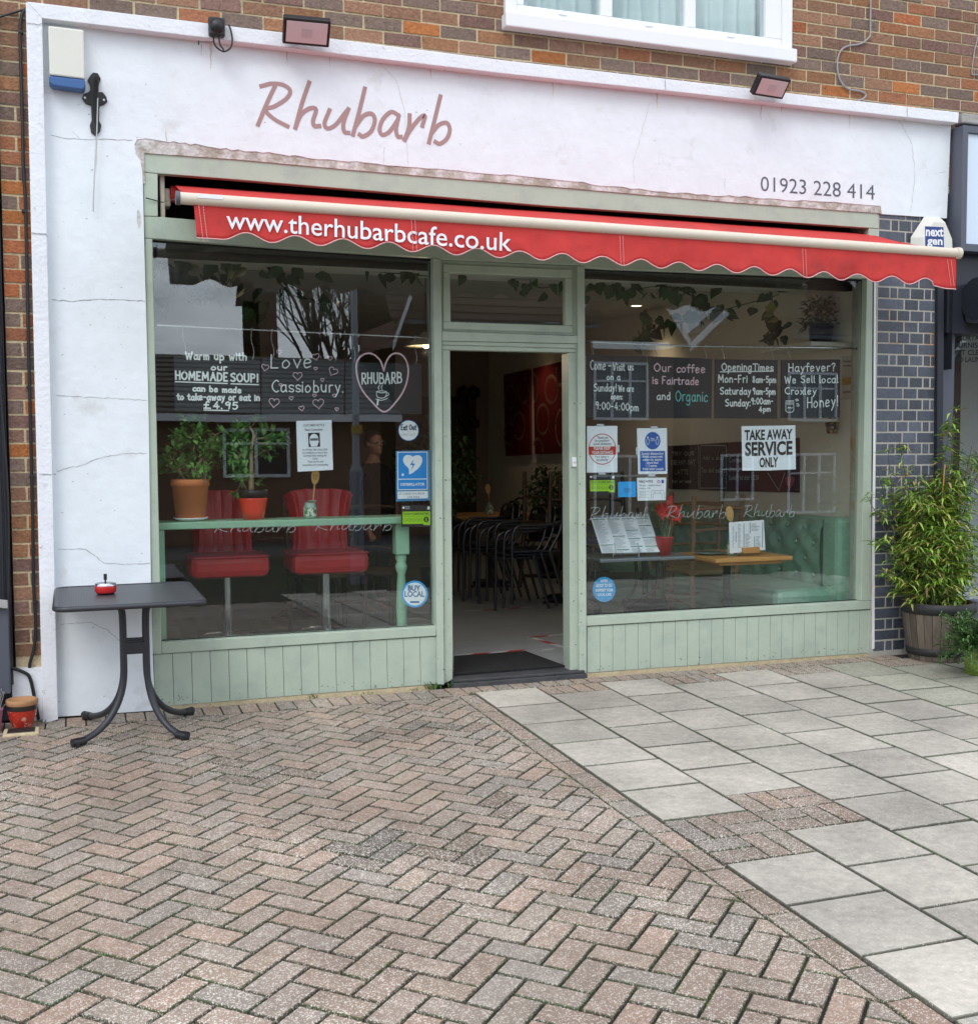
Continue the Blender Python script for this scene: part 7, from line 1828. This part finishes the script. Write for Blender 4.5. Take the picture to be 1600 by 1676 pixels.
# bungalow with a low tiled roof
th = thing('bungalow', 'low bungalow with a tiled roof and white windows reflected across the street', 'house', (-4, YH, GZH))
q = MB(); q.box(-14, 6.3, YH - 6, YH + 2.0, GZH, 2.2); q.build('wall', HB, th)
q = MB(); roofslab(q, (-14.4, YH + 2.4, 2.25), (6.7, YH + 2.4, 2.25), (6.7, YH - 2, 3.85), (-14.4, YH - 2, 3.85), n=12); roofslab(q, (6.7, YH - 6.4, 2.25), (-14.4, YH - 6.4, 2.25), (-14.4, YH - 2, 3.85), (6.7, YH - 2, 3.85), n=8); q.build('roof', TILE2, th)
q = MB(); q.box(-14.4, 6.7, YH + 2.38, YH + 2.5, 2.08, 2.24); q.build('gutter', BARGE, th)
for x0_ in (2.7, -1.2, -6):
    q1, q2 = MB(), MB(); hwin(q1, q2, x0_, x0_ + 1.5, .85, 1.95, YH + 2.03, 2); w_ = q1.build('window', BARGE, th); q2.build('pane', DGL, w_)
xh0, xh1 = mir(425, 540, 32).x, mir(455, 540, 32).x
house('tall dark brick house far behind the bungalow', xh0, xh1, 6.6, [], 9.5, [], TILE2, YH=2 * GY - 32)
# bare trees behind the bungalow
def tree(label, base, h, seed, spread=.5):
    rg = random.Random(seed)
    th = thing('bare_tree', label, 'tree', base, 'bare trees across the street')
    tr, cr_ = MB(), MB()
    def grow(p, d, L, r, lev):
        e = p + d * L; mid = p.lerp(e, .5) + V((rg.gauss(0, .03), rg.gauss(0, .03), 0)) * L
        (tr if lev < 2 else cr_).tube([p, mid, e], [r, r * .85, r * .7], 6 if lev < 2 else 4, cap=False)
        if lev >= 7: return
        for k in range(rg.choice((2, 2, 3)) if lev > 0 else 4):
            nd = (d + V((rg.gauss(0, spread), rg.gauss(0, spread), rg.gauss(.12, .2)))).normalized()
            grow(p + d * L * rg.uniform(.55, 1.0), nd, L * rg.uniform(.62, .82), r * .63, lev + 1)
    grow(base, V((0, 0, 1)), h * .26, h * .0082, 0)
    tr.build('trunk', BARKD, th); cr_.build('crown', BARKD, th)
for k_, (u_, D_, h_, sd_, sp_, lb_) in enumerate(((520, 26, 15, 5, .26, 'tall bare tree rising behind the bungalow roof, nearest the dark house'), (600, 27, 14, 9, .28, 'slender bare tree behind the lamp post'), (655, 30, 14, 21, .27, 'bare tree close to the white gabled house'), (560, 38, 17, 33, .30, 'wide bare tree far behind the bungalow'))):
    p = mir(u_, 640, D_); tree(lb_, V((p.x, p.y, gz(p.y) - .4)), h_, sd_, sp_)
c = mir(583, 800, 7.5)
th = thing('lamp_post', 'grey steel lamp post with a small yellow plate reflected in the left window', 'lamp post', (c.x, c.y, gz(c.y)))
q = MB(); z1 = mir(583, 770, 7.5).z; q.tube([(c.x, c.y, gz(c.y)), (c.x, c.y, z1)], .085, 14); q.tube([(c.x, c.y, z1), (c.x, c.y, z1 + .08), (c.x, c.y, 6.2)], [.085, .045, .036], 12); q.build('post', mat('galvanised grey', (.28, .30, .34), .5, metal=.3), th)
z_ = mir(583, 703, 7.5).z; q = MB(); q.box(c.x - .07, c.x + .07, c.y + .05, c.y + .06, z_ - .05, z_ + .05); q.build('plate', mat('yellow plate', (.45, .30, .05), .5), th)
q = MB(); q.box(c.x - .10, c.x + .10, c.y - .3, c.y + .25, 6.2, 6.32, b=.03); q.build('lantern', BLACK, th)
